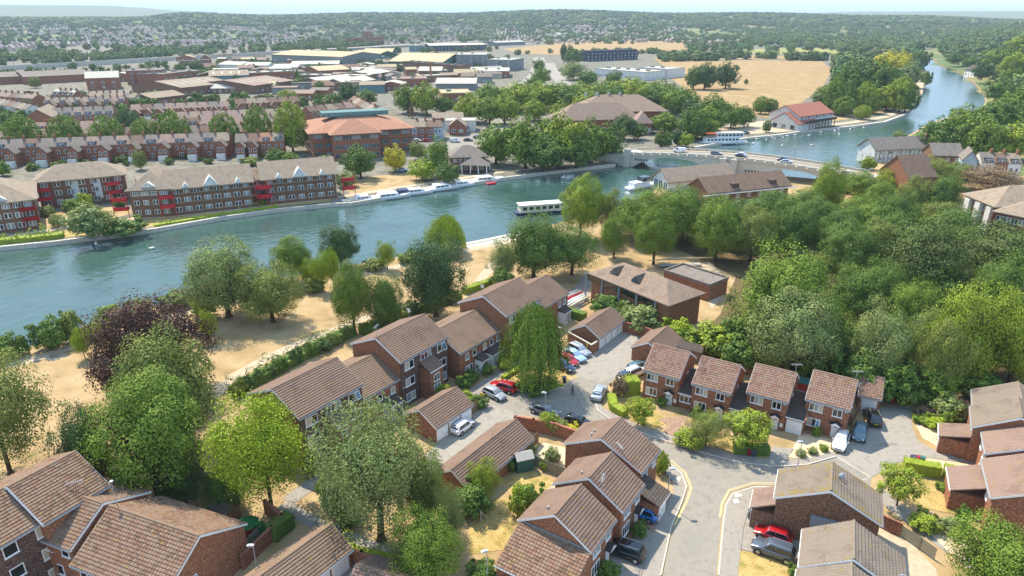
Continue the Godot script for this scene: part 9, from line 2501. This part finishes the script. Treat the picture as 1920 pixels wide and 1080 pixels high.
func build_boats() -> void:
	var c := [[-48.05, -212.87, 9.0, "", "white cruiser with a low cabin, leftmost at the quay"], [-40.69, -216.65, 12.0, "", "long white cruiser, second along the quay"], [-32.45, -222.36, 9.5, "canvas_blue", "white sports cruiser with a dark canopy at the quay"], [-24.38, -228.74, 11.0, "", "white cruiser with a swept cabin, fourth along the quay"], [-17.98, -233.45, 8.5, "", "small white cruiser between two larger ones"], [-10.3, -240.86, 11.5, "", "large white cruiser nearest the pavilion"]]
	for i in c.size():
		cruiser(c[i][4], c[i][0], c[i][1], -27 + (i % 3) * 3.0, c[i][2] * 1.35, c[i][3])
	var d := thing("dinghy", "red inflatable dinghy at the end of the quay", "boat", Vector3(-7.16, -1, -237.51))
	d.rotation.y = 0.5
	part("hull", hull(3.6, 1.6, 0.45), mat.red_paint, d)
	var n := thing("house_boat", "white flat-roofed houseboat moored below the tall light green tree", "boat", Vector3(9.35, -1, -200.09), -15)
	part("hull", hull(17, 4.2, 0.7), mat.canvas_blue, n)
	var cb := part("cabin", MB.new().box(Vector3(-7.5, 0.6, -1.8), Vector3(5.5, 2.9, 1.8)).mesh(), mat.cream_paint, n)
	part("cabin_roof", MB.new().box(Vector3(-7.8, 2.9, -2.0), Vector3(5.8, 3.05, 2.0)).mesh(), mat.white_paint, cb)
	for i in 6:
		part("window", MB.new().box(Vector3(-6.8 + i * 2.0, 1.5, 1.8), Vector3(-5.5 + i * 2.0, 2.4, 1.84)).mesh(), mat.car_glass, cb)
	var p := thing("pleasure_boat", "two-deck white pleasure boat with an orange awning", "boat", Vector3(97.68, -1, -318.79), -6)
	part("hull", hull(22, 5.0, 1.1), mat.gelcoat, p)
	part("waterline", MB.new().box(Vector3(-9.5, -0.1, -2.45), Vector3(5, 0.35, 2.45)).mesh(), mat.canvas_blue, p)
	var low := part("saloon", MB.new().box(Vector3(-9, 1.0, -2.1), Vector3(7, 3.2, 2.1)).mesh(), mat.gelcoat, p)
	var upd := part("upper_deck", MB.new().box(Vector3(-4, 3.2, -2.1), Vector3(9, 5.2, 2.1)).mesh(), mat.gelcoat, p)
	part("upper_roof", MB.new().box(Vector3(-4.3, 5.2, -2.3), Vector3(9.3, 5.4, 2.3)).mesh(), mat.sheet_pale, upd)
	part("awning", MB.new().box(Vector3(-9, 5.0, -2.2), Vector3(-4.3, 5.2, 2.2)).mesh(), mat.canvas_orange, p)
	for i in 9:
		part("window", MB.new().box(Vector3(-8.3 + i * 1.7, 1.9, 2.1), Vector3(-7.2 + i * 1.7, 2.8, 2.14)).mesh(), mat.car_glass, low)
	for i in 7:
		part("window", MB.new().box(Vector3(-3.5 + i * 1.75, 3.9, 2.1), Vector3(-2.2 + i * 1.75, 4.8, 2.14)).mesh(), mat.car_glass, upd)
	var k := thing("river_cruiser", "white river cruiser with dark screens beside the glazed boathouse", "boat", Vector3(45.13, -1, -231.86), -35)
	part("hull", hull(14, 3.8, 1.0), mat.gelcoat, k)
	part("cabin", MB.new().box(Vector3(-5.5, 1.0, -1.5), Vector3(2, 2.5, 1.5)).mesh(), mat.gelcoat, k)
	part("wheelhouse", cabin(-1.5, 3.0, 2.8, 2.5, 3.9, 0.8), mat.car_glass, k)
	# swans: a body drawn from tail to breast, then the neck
	var rings := []
	for s in [[-0.5, 0.28, 0.02], [-0.35, 0.24, 0.14], [-0.1, 0.20, 0.24], [0.15, 0.18, 0.24], [0.32, 0.20, 0.16], [0.40, 0.34, 0.08], [0.40, 0.55, 0.06], [0.44, 0.72, 0.055], [0.52, 0.78, 0.06], [0.62, 0.74, 0.02]]:
		var ring := PackedVector3Array()
		for j in 8:
			var a := TAU * j / 8
			ring.append(Vector3(s[0], s[1] + sin(a) * s[2] * 0.8, cos(a) * s[2]))
		rings.append(ring)
	var sw := loft(rings)
	var r := RandomNumberGenerator.new()
	r.seed = 5
	var pts := [117.18, -330.57, 121.81, -333.64, 121.51, -329.05, 126.23, -335.2, 125.87, -330.57, 131.53, -338.35, 131.67, -335.2, 135.53, -339.95, 140.45, -343.19, 147.06, -349.85, 146.69, -341.56, 152.5, -353.27, 156.68, -351.55, 166.28, -356.75, 169.51, -360.3, 176.71, -362.1, 180.36, -365.75, 186.32, -367.6, 163.18, -344.83, 123.07, -313.19, 137.01, -314.57, 109.72, -321.66, 111.78, -318.79, 18.73, -246.92, -107.78, -168.48, -91.57, -164.99]
	for i in pts.size() / 2:
		one("swan", sw, mat.swan_white, "white swan or gull on the river, part of the scattered flock", "bird", Vector3(pts[i * 2], -1.0, pts[i * 2 + 1]), r.randf() * 360, "swans scattered on the river").scale = Vector3.ONE * 1.5


func build_traffic() -> void:
	var g := "vehicles across the river"
	var b: Node3D = get_node("river_bridge")
	var cars := [["van", "paint_white", 19.0, -7.6, 180.0, "white van crossing the bridge"], ["estate", "paint_grey", 34.0, -5.0, 0.0, "dark grey estate car on the bridge"], ["saloon", "paint_white", 42.0, -7.6, 180.0, "white saloon beside a dark car on the bridge"], ["hatch", "paint_black", 43.0, -4.6, 0.0, "black hatchback beside the white saloon on the bridge"], ["hatch", "paint_navy", 57.0, -7.8, 180.0, "navy hatchback half hidden on the bridge"], ["saloon", "paint_silver", 59.0, -4.6, 0.0, "silver saloon near the middle of the bridge"], ["hatch", "paint_white", 73.0, -4.6, 0.0, "white hatchback near the end of the bridge"]]
	for c in cars:
		var p: Vector3 = b.transform * Vector3(c[2], 3.58 + 2.3 * sin(PI * c[2] / 84.0), c[3])
		car("car", c[5], "car", c[0], c[1], p.x, p.z, 31.0 + c[4], p.y, g)
	var spots := [[-26.31, -317.24, 10, "van", "paint_white", "white van parked by the shops"], [-20.33, -320.13, 5, "saloon", "paint_black", "dark saloon in the open forecourt"], [-16.47, -327.57, 20, "hatch", "paint_navy", "navy car behind the dark saloon"], [-39.51, -318.68, 5, "hatch", "paint_red", "red car before the painted shops"], [-43.7, -318.68, 5, "hatch", "paint_white", "white car before the painted shops"], [-40.89, -253.3, -10, "hatch", "paint_pale_blue", "pale blue car on the far lawn's edge"], [-9.67, -295.76, 60, "hatch", "paint_silver", "silver car under the plane trees"], [94.19, -336.95, 0, "hatch", "paint_black", "dark car on the quayside yard"], [115.51, -341.83, 0, "hatch", "paint_teal", "turquoise car on the quayside yard"], [147.4, -360.92, 0, "hatch", "paint_silver", "silver car beside the white boat shed"], [107.64, -340.19, 0, "estate", "paint_navy", "navy car behind the pleasure boat"]]
	for s in spots:
		car("car", s[5], "car", s[3], s[4], s[0], s[1], s[2], 0.1, g)
	var r := RandomNumberGenerator.new()
	r.seed = 31
	var kinds := [["hatch", "paint_white"], ["saloon", "paint_silver"], ["hatch", "paint_black"], ["estate", "paint_grey"], ["hatch", "paint_red"]]
	var road := [-5.47, -480.89, 0, -529.27, 11.23, -597.38, 20.33, -678.55, 28.07, -784.22, 34.59, -894.87]
	for i in 20:
		var f := i / 20.0 * 4.99
		var k := int(f)
		var a := Vector2(road[k * 2], road[k * 2 + 1])
		var c := Vector2(road[k * 2 + 2], road[k * 2 + 3])
		var p: Vector2 = a.lerp(c, f - k) + (c - a).normalized().orthogonal() * [-4.5, 1.5, 5.0][i % 3]
		var kd: Array = kinds[r.randi() % 5]
		car("car", "%s car up the dual carriageway from the planes" % NTH[i], "car", kd[0], kd[1], p.x, p.y, rad_to_deg((c - a).angle()), 0.15, g)
	for i in 18:
		var p := Vector2(-269.24, -514.52).lerp(Vector2(-275.94, -574.36), (i % 9) / 9.0) + Vector2(0, -16.0 if i > 8 else 0.0)
		var kd: Array = kinds[r.randi() % 5]
		car("car", "%s car along the %s row of the small car park" % [NTH[i % 9], "back" if i > 8 else "front"], "car", kd[0], kd[1], p.x, p.y, 70, 0.15, g)
